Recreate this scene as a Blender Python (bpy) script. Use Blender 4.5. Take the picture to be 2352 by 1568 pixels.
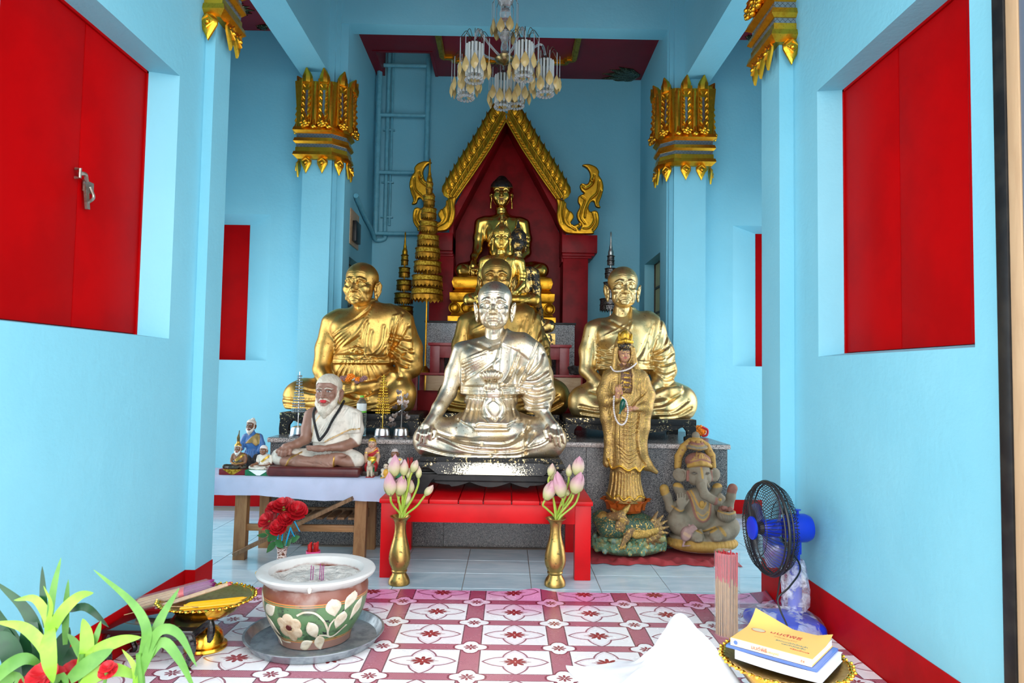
import bpy, bmesh, math, random
import numpy as np
from mathutils import Vector, Matrix, Euler, Quaternion

for o in list(bpy.data.objects):
 bpy.data.objects.remove(o)
SC = bpy.context.scene
COL = SC.collection
random.seed(7)
RNG = np.random.default_rng(7)

# ------------------------------------------------------------------ camera
F = 1568.0
CAM = np.array([0.0, 0.0, 1.2])
TH, PSI, ROLL = math.atan(78 / F), math.atan(8.7 / F), 0.0165
ROT = Matrix.Rotation(-PSI, 3, 'Z') @ Matrix.Rotation(math.pi / 2 + TH, 3, 'X') @ Matrix.Rotation(ROLL, 3, 'Z')
cd = bpy.data.cameras.new('camera')
cd.lens, cd.sensor_width, cd.clip_start, cd.clip_end = 24.0, 36.0, 0.05, 200
cd.dof.use_dof, cd.dof.focus_distance, cd.dof.aperture_fstop = True, 4.7, 6.5
co = bpy.data.objects.new('camera', cd)
COL.objects.link(co)
co.matrix_world = Matrix.Translation(CAM) @ ROT.to_4x4()
SC.camera = co
RN = np.array(ROT)

def P(u, v, Y):
 """world point that the lens sees at (u, v) of the 2352x1568 frame at depth Y"""
 d = RN @ np.array([(u - 1176) / F, -(v - 784) / F, -1.0])
 return CAM + d * (Y / d[1])

# ------------------------------------------------------------------ world and light
w = bpy.data.worlds.new('world')
SC.world = w
w.use_nodes = True
bg = w.node_tree.nodes['Background']
bg.inputs[0].default_value = (0.94, 0.97, 1.0, 1)
bg.inputs[1].default_value = 4.0
SC.view_settings.view_transform = 'Standard'
SC.view_settings.look = 'None'
SC.view_settings.gamma = 1
SC.view_settings.use_curve_mapping = False
SC.view_settings.exposure = 0.22
SC.cycles.max_bounces = 10
SC.cycles.diffuse_bounces = 6
SC.cycles.glossy_bounces = 5
SC.cycles.transmission_bounces = 8
SC.cycles.transparent_max_bounces = 12
SC.cycles.sample_clamp_indirect = 6
SC.cycles.caustics_reflective = False
SC.cycles.caustics_refractive = False
SC.cycles.use_denoising = True

# ------------------------------------------------------------------ node helper
class X:
 """a tiny expression builder over Math nodes"""
 nt = None
 def __init__(s, sock): s.s = sock
 @staticmethod
 def m(op, *a):
  n = X.nt.nodes.new('ShaderNodeMath'); n.operation = op
  for i, v in enumerate(a):
   if isinstance(v, X): X.nt.links.new(v.s, n.inputs[i])
   else: n.inputs[i].default_value = float(v)
  return X(n.outputs[0])
 def __add__(s, o): return X.m('ADD', s, o)
 def __radd__(s, o): return X.m('ADD', o, s)
 def __sub__(s, o): return X.m('SUBTRACT', s, o)
 def __rsub__(s, o): return X.m('SUBTRACT', o, s)
 def __mul__(s, o): return X.m('MULTIPLY', s, o)
 def __rmul__(s, o): return X.m('MULTIPLY', o, s)
 def __truediv__(s, o): return X.m('DIVIDE', s, o)
 def __rtruediv__(s, o): return X.m('DIVIDE', o, s)
 def __lt__(s, o): return X.m('LESS_THAN', s, o)
 def __gt__(s, o): return X.m('GREATER_THAN', s, o)
 def __pow__(s, o): return X.m('POWER', s, o)
def xabs(a): return X.m('ABSOLUTE', a)
def xsin(a): return X.m('SINE', a)
def xcos(a): return X.m('COSINE', a)
def xsqrt(a): return X.m('SQRT', a)
def xmin(a, b): return X.m('MINIMUM', a, b)
def xmax(a, b): return X.m('MAXIMUM', a, b)
def xfract(a): return X.m('FRACT', a)
def xatan2(a, b): return X.m('ARCTAN2', a, b)
def xfloor(a): return X.m('FLOOR', a)
def xss(a, lo, hi):
 n = X.nt.nodes.new('ShaderNodeMapRange'); n.interpolation_type = 'SMOOTHSTEP'
 X.nt.links.new(a.s, n.inputs[0]); n.inputs[1].default_value = lo; n.inputs[2].default_value = hi
 return X(n.outputs[0])
def xmix(f, a, b):
 """colour mix: f expression, a/b colour sockets or tuples"""
 n = X.nt.nodes.new('ShaderNodeMix'); n.data_type = 'RGBA'
 if isinstance(f, X): X.nt.links.new(f.s, n.inputs[0])
 else: n.inputs[0].default_value = f
 for i, v in ((6, a), (7, b)):
  if isinstance(v, tuple): n.inputs[i].default_value = (*v[:3], 1)
  else: X.nt.links.new(v, n.inputs[i])
 return n.outputs[2]
def xcoord(kind='Object'):
 n = X.nt.nodes.new('ShaderNodeTexCoord'); return n.outputs[kind]
def xsep(vec):
 n = X.nt.nodes.new('ShaderNodeSeparateXYZ'); X.nt.links.new(vec, n.inputs[0])
 return [X(n.outputs[i]) for i in range(3)]
def xnoise(vec, scale, detail=3, rough=.55, dist=0):
 n = X.nt.nodes.new('ShaderNodeTexNoise')
 X.nt.links.new(vec, n.inputs['Vector'])
 n.inputs['Scale'].default_value = scale; n.inputs['Detail'].default_value = detail
 n.inputs['Roughness'].default_value = rough; n.inputs['Distortion'].default_value = dist
 return X(n.outputs['Fac'])
def xvor(vec, scale, feat='F1', out='Distance'):
 n = X.nt.nodes.new('ShaderNodeTexVoronoi'); n.feature = feat
 X.nt.links.new(vec, n.inputs['Vector']); n.inputs['Scale'].default_value = scale
 return X(n.outputs[out]) if out != 'Color' else n.outputs[out]
def xbump(h, strength=.3, dist=.01):
 n = X.nt.nodes.new('ShaderNodeBump'); n.inputs['Strength'].default_value = strength
 n.inputs['Distance'].default_value = dist; X.nt.links.new(h.s, n.inputs['Height'])
 return n.outputs[0]
def xattr(name='Col'):
 n = X.nt.nodes.new('ShaderNodeAttribute'); n.attribute_name = name
 return n.outputs['Color']
def xscale(vec, s):
 n = X.nt.nodes.new('ShaderNodeMapping'); X.nt.links.new(vec, n.inputs[0]); n.inputs[3].default_value = s
 return n.outputs[0]

MATS = {}
def mat(name, color=(.5, .5, .5), rough=.5, metal=0.0, **kw):
 m = bpy.data.materials.new(name); m.use_nodes = True
 X.nt = m.node_tree
 b = m.node_tree.nodes['Principled BSDF']
 b.inputs['Base Color'].default_value = (*color[:3], 1)
 b.inputs['Roughness'].default_value = rough
 b.inputs['Metallic'].default_value = metal
 for k, v in kw.items():
  k = {'coat': 'Coat Weight', 'trans': 'Transmission Weight', 'spec': 'Specular IOR Level', 'alpha': 'Alpha',
    'ior': 'IOR', 'sss': 'Subsurface Weight', 'sheen': 'Sheen Weight', 'emit': 'Emission Strength', 'ecol': 'Emission Color'}[k]
  b.inputs[k].default_value = v if not isinstance(v, tuple) else (*v, 1)
 MATS[name] = m
 return m, b
def link(b, name, sock):
 if isinstance(sock, (int, float)): b.inputs[name].default_value = sock; return
 X.nt.links.new(sock.s if isinstance(sock, X) else sock, b.inputs[name])

def noisy(name, c1, c2, rough=.5, metal=0.0, scale=8, lo=.4, hi=.65, bump=0, bscale=60, bdist=.004, rvar=0, det=4, **kw):
 m, b = mat(name, c1, rough, metal, **kw)
 v = xcoord()
 n = xnoise(v, scale, det)
 f = xss(n, lo, hi)
 link(b, 'Base Color', xmix(f, c1, c2))
 if rvar: link(b, 'Roughness', f * rvar + rough)
 if bump: link(b, 'Normal', xbump(xnoise(v, bscale, 3), bump, bdist))
 return m

# plaster, paint
BLUE = (.195, .53, .655)
m, b = mat('blue_plaster', BLUE, .55)
v = xcoord(); n1 = xnoise(v, 1.3, 4); n2 = xnoise(v, 45, 4); n3 = xnoise(v, 9, 3)
link(b, 'Base Color', xmix(xss(n1, .35, .7), BLUE, (.22, .56, .68)))
link(b, 'Normal', xbump(n2 * .5 + n3, .45, .006))
noisy('blue_pipe', (.16, .46, .57), (.13, .40, .50), .4, scale=20)
noisy('red_paint', (.42, .0, .001), (.36, .0, .001), .55, scale=3, bump=.06, bscale=30, spec=.06)
noisy('red_bench', (.58, .003, .006), (.48, .002, .004), .34, scale=4, bump=.12, bscale=25, spec=.25)
noisy('red_throne', (.26, .003, .006), (.17, .001, .002), .4, scale=6, bump=.25, bscale=18, spec=.15)
noisy('red_altar', (.22, .012, .018), (.30, .05, .05), .35, scale=9, bump=.12)
noisy('red_base', (.40, .001, .003), (.33, .001, .002), .5, scale=5, bump=.1, spec=.1)
noisy('ceiling_red', (.20, .004, .014), (.16, .003, .010), .35, scale=2, spec=.2)
noisy('aisle_red', (.28, .006, .018), (.24, .004, .014), .4, scale=2)
# gold family
def gold(name, c1, c2, c3, r1=.22, r2=.5, scale=14, lo=.45, hi=.7, bump=.12, spots=.0, sscale=60, fine=0):
 m, b = mat(name, c1, r1, 1.0)
 v = xcoord()
 n = xnoise(v, scale, 6, .6); n2 = xnoise(v, scale * 5, 4, .7)
 f = xss(n, lo, hi)
 c = xmix(f, c1, c2)
 g = xss(n2, .60, .72)
 c = xmix(g, c, c3)
 if spots:
  s = xss(xnoise(v, sscale, 3, .6), .68 - spots, .72 - spots * .6)
  c = xmix(s, c, c3)
  g = xmax(g, s)
 link(b, 'Base Color', c)
 link(b, 'Roughness', f * (r2 - r1) + r1 + g * .18)
 if fine: n2 = n2 + xnoise(v, 210, 3, .6) * fine
 link(b, 'Normal', xbump(n2 + n * .6, bump, .004))
 return m
gold('gold_leaf', (.60, .365, .10), (.40, .22, .055), (.17, .075, .022), .37, .52, 7, spots=.035, sscale=110, bump=.25, fine=.9)
gold('gold_pale', (.70, .53, .25), (.56, .38, .14), (.25, .12, .04), .36, .50, 7, spots=.035, sscale=110, bump=.25, fine=.9)
gold('gold_silver', (.70, .62, .49), (.60, .47, .28), (.22, .14, .07), .35, .48, 7, .42, .68, spots=.045, sscale=100, bump=.25, fine=.9)
gold('gold_dark', (.42, .24, .045), (.28, .14, .02), (.10, .05, .01), .3, .5, 10)
gold('gold_paint', (.60, .30, .022), (.42, .19, .012), (.16, .06, .006), .34, .5, 20, bump=.2)
gold('gold_paint_bright', (.85, .45, .035), (.65, .30, .02), (.25, .10, .008), .3, .45, 20, bump=.2)
gold('gold_glitter', (.50, .32, .04), (.25, .14, .01), (.06, .03, .004), .35, .6, 60, .4, .6, bump=.6)
gold('gold_trim', (.36, .17, .02), (.2, .09, .01), (.08, .03, .005), .35, .5, 30, bump=.4)
gold('gold_tray', (.95, .55, .06), (.85, .42, .03), (.45, .18, .01), .16, .3, 12, bump=.1)
gold('brass_old', (.50, .33, .10), (.34, .21, .06), (.16, .13, .05), .32, .5, 12, bump=.15, spots=.06, sscale=35)
gold('silver_leaf', (.62, .60, .55), (.45, .42, .38), (.2, .18, .16), .3, .5, 30)
noisy('silver_glitter', (.22, .20, .19), (.05, .05, .05), .4, .8, scale=90, lo=.45, hi=.55, bump=.5, bscale=90)
noisy('steel', (.62, .63, .65), (.5, .5, .52), .28, 1.0, scale=15)
noisy('galvanised', (.36, .41, .44), (.22, .26, .29), .36, .75, scale=16, bump=.2, bscale=40, rvar=.2)
noisy('black_lacquer', (.008, .008, .009), (.018, .017, .016), .35, scale=12, bump=.15, bscale=40, spec=.3)
m, b = mat('black_speckled', (.012, .012, .013), .45, spec=.25)
v = xcoord(); s = xss(xnoise(v, 75, 3, .7), .57, .62); s2 = xss(xnoise(v, 9, 3), .40, .58)
k = s * s2
link(b, 'Base Color', xmix(k, (.010, .010, .011), (.85, .66, .33))); link(b, 'Metallic', k); link(b, 'Roughness', .42 - k * .15)
m, b = mat('black_gilt', (.02, .02, .021), .3)
v = xcoord(); c = xsep(v); s = xnoise(v, 110, 3, .7); z_ = c[2] - .135; g = 1 - xss(xsqrt(c[0] * c[0] * 7 + z_ * z_ * 60), .0, 1.0)
k = xss(s + g * .40, .66, .72)
link(b, 'Base Color', xmix(k, (.03, .03, .031), (.95, .85, .60))); link(b, 'Metallic', k * .9 + .1); link(b, 'Roughness', .3)
# stone
m, b = mat('granite', (.2, .2, .2), .22)
v = xcoord(); vc = xvor(v, 320, 'F1', 'Color'); q = xsep(vc); n = xnoise(v, 240, 2)
c = xmix(xss(q[0], .45, .55), (.06, .06, .065), (.16, .15, .145)); c = xmix(xss(q[1], .66, .72), c, (.29, .27, .255)); c = xmix(xss(q[2], .8, .85), c, (.018, .018, .02))
link(b, 'Base Color', c); link(b, 'Roughness', n * .2 + .15)
m, b = mat('granite_pink', (.4, .34, .31), .2)
v = xcoord(); q = xsep(xvor(v, 300, 'F1', 'Color'))
c = xmix(xss(q[0], .45, .55), (.36, .29, .26), (.55, .47, .43)); c = xmix(xss(q[2], .76, .82), c, (.05, .045, .045))
link(b, 'Base Color', c)
m, b = mat('granite_box', (.3, .3, .3), .12)
v = xcoord(); q = xsep(xvor(v, 320, 'F1', 'Color'))
c = xmix(xss(q[0], .45, .55), (.16, .16, .17), (.38, .37, .37)); c = xmix(xss(q[2], .8, .85), c, (.02, .02, .02))
link(b, 'Base Color', c)
m, b = mat('floor_tile', (.5, .62, .68), .12)
v = xcoord('Generated'); oi = X.nt.nodes.new('ShaderNodeObjectInfo'); mp = X.nt.nodes.new('ShaderNodeVectorMath'); mp.operation = 'ADD'
X.nt.links.new(xcoord(), mp.inputs[0]); X.nt.links.new(oi.outputs['Location'], mp.inputs[1])
n = xnoise(xscale(mp.outputs[0], (2.2, 7, 1)), 1.6, 5, .6, .6); rnd = X(oi.outputs['Random'])
c = xmix(xss(n, .35, .68), (.38, .53, .61), (.52, .65, .71)); c = xmix(xss(rnd, .0, 1.) * .2, c, (.62, .64, .70))
link(b, 'Base Color', c)
mat('grout', (.30, .27, .22), .8)
mat('concrete', (.42, .42, .41), .8)
# wood
def wood(name, c1, c2, axis=(1, 12, 12), rough=.45, bump=.15):
 m, b = mat(name, c1, rough)
 v = xscale(xcoord(), axis)
 n = xnoise(v, 3.0, 6, .65, 1.2)
 link(b, 'Base Color', xmix(xss(n, .3, .7), c1, c2)); link(b, 'Normal', xbump(n, bump, .004))
 return m
wood('wood_table', (.34, .17, .065), (.22, .095, .03), (10, 10, 1.2))
wood('wood_rail', (.36, .18, .07), (.24, .11, .035), (1.2, 10, 10))
wood('wood_old', (.24, .13, .06), (.11, .055, .022), (14, 14, 3), .7, .5)
wood('wood_dark', (.05, .028, .016), (.025, .013, .008), (2, 10, 10))
wood('wood_pale', (.52, .36, .21), (.40, .25, .13), (1.5, 9, 9))
wood('wood_grey', (.22, .19, .16), (.14, .12, .10), (8, 1, 8))
mat('white', (.82, .82, .84), .6)


# ------------------------------------------------------------------ mesh helpers
def origin(o):
 p = Vector((0, 0, 0))
 while o is not None:
  p = p + o.location; o = o.parent
 return p

def tag(o, label=None, cat=None, group=None, kind=None):
 if label: o['label'] = label
 if cat: o['category'] = cat
 if group: o['group'] = group
 if kind: o['kind'] = kind
 return o

def thing(name, label, cat, loc=(0, 0, 0), group=None, rotz=0):
 o = bpy.data.objects.new(name, None)
 o.empty_display_size = .05
 COL.objects.link(o); o.location = Vector(loc); o.rotation_euler = (0, 0, rotz)
 return tag(o, label, cat, group)

def raw(name, v, f, m, parent=None, smooth=True, loc=None, cols=None, kind=None):
 """link one mesh object from vertex/face arrays given in world metres"""
 off = origin(parent) if parent is not None else Vector(loc if loc is not None else (0, 0, 0))
 me = bpy.data.meshes.new(name)
 v = np.asarray(v, dtype=np.float32) - np.array(off, dtype=np.float32)
 if isinstance(f, np.ndarray):
  k = f.shape[1]
  me.vertices.add(len(v)); me.vertices.foreach_set('co', v.ravel())
  me.loops.add(f.size); me.loops.foreach_set('vertex_index', f.astype(np.int32).ravel())
  me.polygons.add(len(f)); me.polygons.foreach_set('loop_start', np.arange(0, f.size, k, dtype=np.int32))
  me.update(calc_edges=True)
 else:
  me.from_pydata(v.tolist(), [], f); me.update()
 if smooth is True:
  me.polygons.foreach_set('use_smooth', np.ones(len(me.polygons), dtype=bool))
 elif smooth:
  me.polygons.foreach_set('use_smooth', np.ones(len(me.polygons), dtype=bool))
  me.set_sharp_from_angle(angle=math.radians(smooth))
 if cols is not None:
  a = me.color_attributes.new('Col', 'FLOAT_COLOR', 'POINT')
  c = np.zeros((len(v), 4), dtype=np.float32); cols = np.asarray(cols); c[:, :cols.shape[1]] = cols
  a.data.foreach_set('color', c.ravel())
 me.materials.append(MATS[m])
 o = bpy.data.objects.new(name, me); COL.objects.link(o)
 if parent is not None: o.parent = parent
 else: o.location = off
 if kind: o['kind'] = kind
 return o

class MB:
 """collects shapes, then links them as ONE mesh object"""
 def __init__(s): s.v = []; s.f = []
 def add(s, vs, fs):
  n = len(s.v); s.v.extend([tuple(map(float, p)) for p in vs]); s.f.extend([[i + n for i in q] for q in fs]); return s
 def box(s, x0, y0, z0, x1, y1, z1):
  v = [(x, y, z) for z in (z0, z1) for y in (y0, y1) for x in (x0, x1)]
  return s.add(v, [(0, 2, 3, 1), (4, 5, 7, 6), (0, 1, 5, 4), (2, 6, 7, 3), (0, 4, 6, 2), (1, 3, 7, 5)])
 def bbox(s, x0, y0, z0, x1, y1, z1, r=.004):
  """box with chamfered edges"""
  bm = bmesh.new(); bmesh.ops.create_cube(bm, size=1)
  for q in bm.verts: q.co = Vector(((x0 + x1) / 2 + q.co.x * (x1 - x0), (y0 + y1) / 2 + q.co.y * (y1 - y0), (z0 + z1) / 2 + q.co.z * (z1 - z0)))
  bmesh.ops.bevel(bm, geom=bm.edges[:], offset=r, segments=2, affect='EDGES', profile=.6)
  bm.verts.ensure_lookup_table()
  s.add([q.co for q in bm.verts], [[q.index for q in f.verts] for f in bm.faces]); bm.free(); return s
 def obox(s, a, b, w, h, up=(0, 0, 1)):
  """beam of section w x h from a to b"""
  a, b = Vector(a), Vector(b); d = (b - a).normalized(); x = d.cross(Vector(up)).normalized(); y = x.cross(d)
  v = [p + x * i * w / 2 + y * j * h / 2 for p in (a, b) for j in (-1, 1) for i in (-1, 1)]
  return s.add(v, [(0, 2, 3, 1), (4, 5, 7, 6), (0, 1, 5, 4), (2, 6, 7, 3), (0, 4, 6, 2), (1, 3, 7, 5)])
 def tube(s, pts, r, seg=8, cap=True, closed=False):
  pts = [Vector(p) for p in pts]; n = len(pts)
  rs = [r] * n if not hasattr(r, '__len__') else list(r)
  prev = None; rings = []
  for i, p in enumerate(pts):
   a = pts[(i - 1) % n] if (closed or i > 0) else p; c = pts[(i + 1) % n] if (closed or i < n - 1) else p
   t = (c - a).normalized()
   if t.length < 1e-6: t = Vector((0, 0, 1))
   if prev is None:
    x = t.cross(Vector((0, 0, 1)) if abs(t.z) < .9 else Vector((1, 0, 0))).normalized()
   else:
    x = prev - t * prev.dot(t)
    x = x.normalized() if x.length > 1e-6 else t.orthogonal().normalized()
   prev = x; y = t.cross(x)
   rings.append([p + (x * math.cos(q) + y * math.sin(q)) * rs[i] for q in [2 * math.pi * k / seg for k in range(seg)]])
  v = [q for rg in rings for q in rg]; f = []
  m = n if closed else n - 1
  for i in range(m):
   j = (i + 1) % n
   for k in range(seg): f.append((i * seg + k, i * seg + (k + 1) % seg, j * seg + (k + 1) % seg, j * seg + k))
  if cap and not closed: f.append(tuple(range(seg))[::-1]); f.append(tuple((n - 1) * seg + k for k in range(seg)))
  return s.add(v, f)
 def lathe(s, prof, c=(0, 0, 0), seg=32, sx=1, sy=1, cap0=True, cap1=True, jit=None):
  """prof: list of (radius, z)"""
  v = []; f = []
  for i, (r, z) in enumerate(prof):
   for k in range(seg):
    a = 2 * math.pi * k / seg; q = r * (jit(a, i) if jit else 1)
    v.append((c[0] + q * math.cos(a) * sx, c[1] + q * math.sin(a) * sy, c[2] + z))
  for i in range(len(prof) - 1):
   for k in range(seg): f.append((i * seg + k, i * seg + (k + 1) % seg, (i + 1) * seg + (k + 1) % seg, (i + 1) * seg + k))
  if cap0: f.append(tuple(range(seg))[::-1])
  if cap1: f.append(tuple((len(prof) - 1) * seg + k for k in range(seg)))
  return s.add(v, f)
 def sweep_rect(s, prof, hx, hy, c=(0, 0, 0)):
  """stack of rectangles: prof list of (inset, z) on half sizes hx, hy"""
  v = []; f = []
  for (i, z) in prof:
   for a, b in ((-1, -1), (1, -1), (1, 1), (-1, 1)): v.append((c[0] + a * (hx + i), c[1] + b * (hy + i), c[2] + z))
  for i in range(len(prof) - 1):
   for k in range(4): f.append((i * 4 + k, i * 4 + (k + 1) % 4, i * 4 + 4 + (k + 1) % 4, i * 4 + 4 + k))
  f.append((3, 2, 1, 0)); n = len(prof) * 4 - 4; f.append((n, n + 1, n + 2, n + 3))
  return s.add(v, f)
 def ball(s, c, r, seg=12, rings=8, sx=1, sy=1, sz=1):
  prof = [(math.sin(math.pi * i / rings) * r + 1e-5, -math.cos(math.pi * i / rings) * r * sz) for i in range(rings + 1)]
  return s.lathe(prof, c, seg, sx, sy)
 def prism(s, poly, y0, y1, fn=None):
  """extrude an outline in the x-z plane from y0 (front) to y1"""
  n = len(poly); v = [(x, y0, z) for x, z in poly] + [(x, y1, z) for x, z in poly]
  f = [tuple(range(n)), tuple(range(n, 2 * n))[::-1]] + [(i, n + i, n + (i + 1) % n, (i + 1) % n) for i in range(n)]
  if fn: v = [fn(*q) for q in v]
  return s.add(v, f)
 def pillow(s, poly, thick, bulge, frame, inset=.35):
  """raised leaf-like relief: outline (a, b), in frame (o, ax, ay, n): flat back, bulging front"""
  o, ax, ay, nn = [Vector(q) for q in frame]; n = len(poly)
  cx = sum(p[0] for p in poly) / n; cy = sum(p[1] for p in poly) / n
  lv = [(1, 0), (1, thick), (1 - inset, thick + bulge * .75), (.25, thick + bulge)]
  v = [o + ax * (cx + (a - cx) * k) + ay * (cy + (b - cy) * k) + nn * h for k, h in lv for a, b in poly]
  v.append(o + ax * cx + ay * cy + nn * (thick + bulge)); f = []
  for i in range(3):
   for k in range(n): f.append((i * n + k, i * n + (k + 1) % n, (i + 1) * n + (k + 1) % n, (i + 1) * n + k))
  for k in range(n): f.append((3 * n + k, 3 * n + (k + 1) % n, 4 * n))
  f.append(tuple(range(n))[::-1])
  return s.add(v, f)
 def build(s, name, m, parent=None, smooth=35, loc=None, kind=None):
  o = raw(name, s.v, s.f, m, parent, smooth, loc, None, kind)
  bm = bmesh.new(); bm.from_mesh(o.data); bmesh.ops.recalc_face_normals(bm, faces=bm.faces[:]); bm.to_mesh(o.data); bm.free()
  return o

def copy_tree(o, parent=None, loc=None, rotz=None, scale=None, label=None, group=None):
 c = o.copy(); COL.objects.link(c); c.parent = parent
 if loc is not None: c.location = Vector(loc)
 if rotz is not None: c.rotation_euler = (0, 0, rotz)
 if scale is not None: c.scale = (scale,) * 3
 if label: c['label'] = label
 if group: c['group'] = group
 for ch in o.children: copy_tree(ch, c)
 return c

def share(o, name, parent, loc, rot=(0, 0, 0), scale=None, m=None):
 """another object on the same mesh data, placed in its parent's space"""
 c = bpy.data.objects.new(name, o.data if hasattr(o, 'data') else o); COL.objects.link(c); c.parent = parent
 c.location = Vector(loc); c.rotation_euler = rot
 if scale is not None: c.scale = scale if hasattr(scale, '__len__') else (scale,) * 3
 return c

def struct(name, mb, m, smooth=35): return tag(mb.build(name, m, None, smooth), kind='structure')

def bez(p, n=12):
 """smooth Catmull-Rom curve through points"""
 p = [np.array(q, float) for q in p]; q = [2 * p[0] - p[1]] + p + [2 * p[-1] - p[-2]]; out = []
 for i in range(1, len(q) - 2):
  for k in range(n):
   t = k / n; a, b, c, d = q[i - 1:i + 3]
   out.append(.5 * ((2 * b) + (-a + c) * t + (2 * a - 5 * b + 4 * c - d) * t * t + (-a + 3 * b - 3 * c + d) * t ** 3))
 out.append(p[-1]); return out


# ================================================================== the building
YB, YA, YC = 7.29, 6.15, 5.92        # alcove back wall, aisle end walls, column fronts
XL, XR = -1.61, 1.54                 # front side walls
AL, AR = -1.48, 1.40                 # alcove side walls
ZC, ZN, ZA = 4.44, 5.0, 4.33         # alcove / nave / aisle ceilings
GY0, GY1 = 2.08, 3.52                # front wall from the door to the pilasters

# floor slab and tiles
fl = struct('floor', MB().box(-3.4, 1.95, -.3, 3.4, 7.6, -.004), 'grout')
TX, TY = .392, .2915
tile = None
nt = 0
for i in range(-8, 8):
 for j in range(0, 9):
  x0 = -.235 + TX * i; y0 = 3.62 + TY * j
  if x0 > 2.75 or x0 + TX < -2.8 or y0 + TY > YA + .02: continue
  if y0 > 4.72 and x0 > -1.66 and x0 + TX < 1.56: continue
  if tile is None:
   tile = MB().bbox(0, 0, -.008, TX - .004, TY - .004, 0, .0015).build('tile', 'floor_tile', fl, smooth=False)
   tile.location = (x0, y0, 0)
  else:
   share(tile, 'tile', fl, (x0, y0, 0))
# ground outside the door
struct('ground', MB().box(-14, -16, -.62, 14, 1.95, -.3), 'concrete')
struct('trim_1', MB().box(-1.9, 1.75, -.31, 1.9, 2.02, -.005), 'concrete')      # door sill

def wall_x(name, xin, xout, y0, y1, z0, z1, hole=None, m='blue_plaster'):
 """side wall; hole = (hy0, hy1, hz0, hz1)"""
 b = MB()
 if hole is None: b.box(min(xin, xout), y0, z0, max(xin, xout), y1, z1)
 else:
  a, c = min(xin, xout), max(xin, xout); h0, h1, k0, k1 = hole
  b.box(a, y0, z0, c, h0, z1); b.box(a, h1, z0, c, y1, z1); b.box(a, h0, z0, c, h1, k0); b.box(a, h0, k1, c, h1, z1)
 return struct(name, b, m, False)

def front_wall(side):
 s = -1 if side == 'left' else 1
 xi = XL if s < 0 else XR
 xo = xi + s * .30
 if s < 0: h = (2.12, 3.17, 1.36, 2.605); hs = (2.09, 3.245, 1.347, 2.62)
 else: h = (2.30, 3.338, 1.335, 2.652); hs = (2.24, 3.375, 1.318, 2.66)
 b = MB()
 a, c = xi, xi + s * .11                     # splayed part up to the shutters
 y0, y1 = GY0, GY1
 # wall face around the splayed opening, then the splay itself, then the outer thickness
 def quad(*p): b.add(p, [(0, 1, 2, 3)])
 F0 = [(a, hs[0], hs[2]), (a, hs[1], hs[2]), (a, hs[1], hs[3]), (a, hs[0], hs[3])]
 F1 = [(c, h[0], h[2]), (c, h[1], h[2]), (c, h[1], h[3]), (c, h[0], h[3])]
 O = [(a, y0, -.05), (a, y1, -.05), (a, y1, ZN), (a, y0, ZN)]
 for i in range(4):
  j = (i + 1) % 4
  quad(O[i], O[j], F0[j], F0[i]); quad(F0[i], F0[j], F1[j], F1[i])
  quad(F1[i], F1[j], (xo, *F1[j][1:]), (xo, *F1[i][1:]))
  quad((xo, *O[i][1:]), (xo, *O[j][1:]), (xo, *F1[j][1:]), (xo, *F1[i][1:]))
  quad(O[i], O[j], (xo, *O[j][1:]), (xo, *O[i][1:]))
 struct('wall_' + side, b, 'blue_plaster', False)
 # shutters
 win = thing('window_1' if s < 0 else 'window_2', None, None, (c, h[0], h[2])); tag(win, kind='structure')
 mid = 2.70 if s < 0 else 2.86
 fr = MB(); t = .05
 fr.box(min(c, c + s * .05), h[0], h[2], max(c, c + s * .05), h[0] + .03, h[3]); fr.box(min(c, c + s * .05), h[1] - .012, h[2], max(c, c + s * .05), h[1], h[3])
 fr.box(min(c, c + s * .05), h[0], h[3] - .012, max(c, c + s * .05), h[1], h[3])
 fr.build('window_frame', 'red_paint', win)
 for (p0, p1) in ((h[0] + .032, mid - .0025), (mid + .0025, h[1] - .014)):
  MB().bbox(min(c + s * .006, c + s * .045), p0, h[2] + .004, max(c + s * .006, c + s * .045), p1, h[3] - .014, .003).build('shutter', 'red_paint', win)
 if s > 0:   # rounded edge moulding on the door side
  MB().tube([(c - .012, h[0] + .045, h[2] + .004), (c - .012, h[0] + .045, h[3] - .016)], .03, 12).build('edge_moulding', 'red_paint', win)
 else:       # hasp, staple and bolt
  y = 2.70; z = 1.955
  la = MB(); la.tube([(c + .002, y - .035, z + .03), (c + .022, y - .035, z + .03), (c + .022, y - .035, z - .005), (c + .002, y - .035, z - .005)], .006, 8)
  la.tube(bez([(c + .014, y - .03, z + .012), (c + .026, y - .01, z + .016), (c + .018, y + .015, z - .004)], 6), .008, 8)
  la.build('staple', 'steel_old', win)
  hp = MB(); hp.bbox(c + .004, y + .01, z - .045, c + .012, y + .075, z + .002, .003); hp.obox((c + .012, y + .02, z - .015), (c + .016, y + .032, z - .115), .02, .01, (1, 0, 0))
  hp.tube(bez([(c + .014, y + .045, z - .02), (c + .024, y + .055, z - .06), (c + .016, y + .03, z - .09)], 6), .006, 8)
  hp.build('hasp', 'steel_old', win)
 return xo
noisy('steel_old', (.42, .38, .33), (.28, .22, .17), .35, .8, scale=40, bump=.3)
front_wall('left'); front_wall('right')

# pilasters between front bay and aisles
struct('pilaster_left', MB().box(XL - .28, 3.505, -.05, -1.56, 3.70, 3.86), 'blue_plaster', False)
struct('pilaster_right', MB().box(1.462, 3.66, -.05, XR + .28, 3.92, 3.86), 'blue_plaster', False)
struct('wall_right_return', MB().box(XR, 3.5195, -.05, XR + .28, 3.665, ZN), 'blue_plaster', False)
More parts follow.
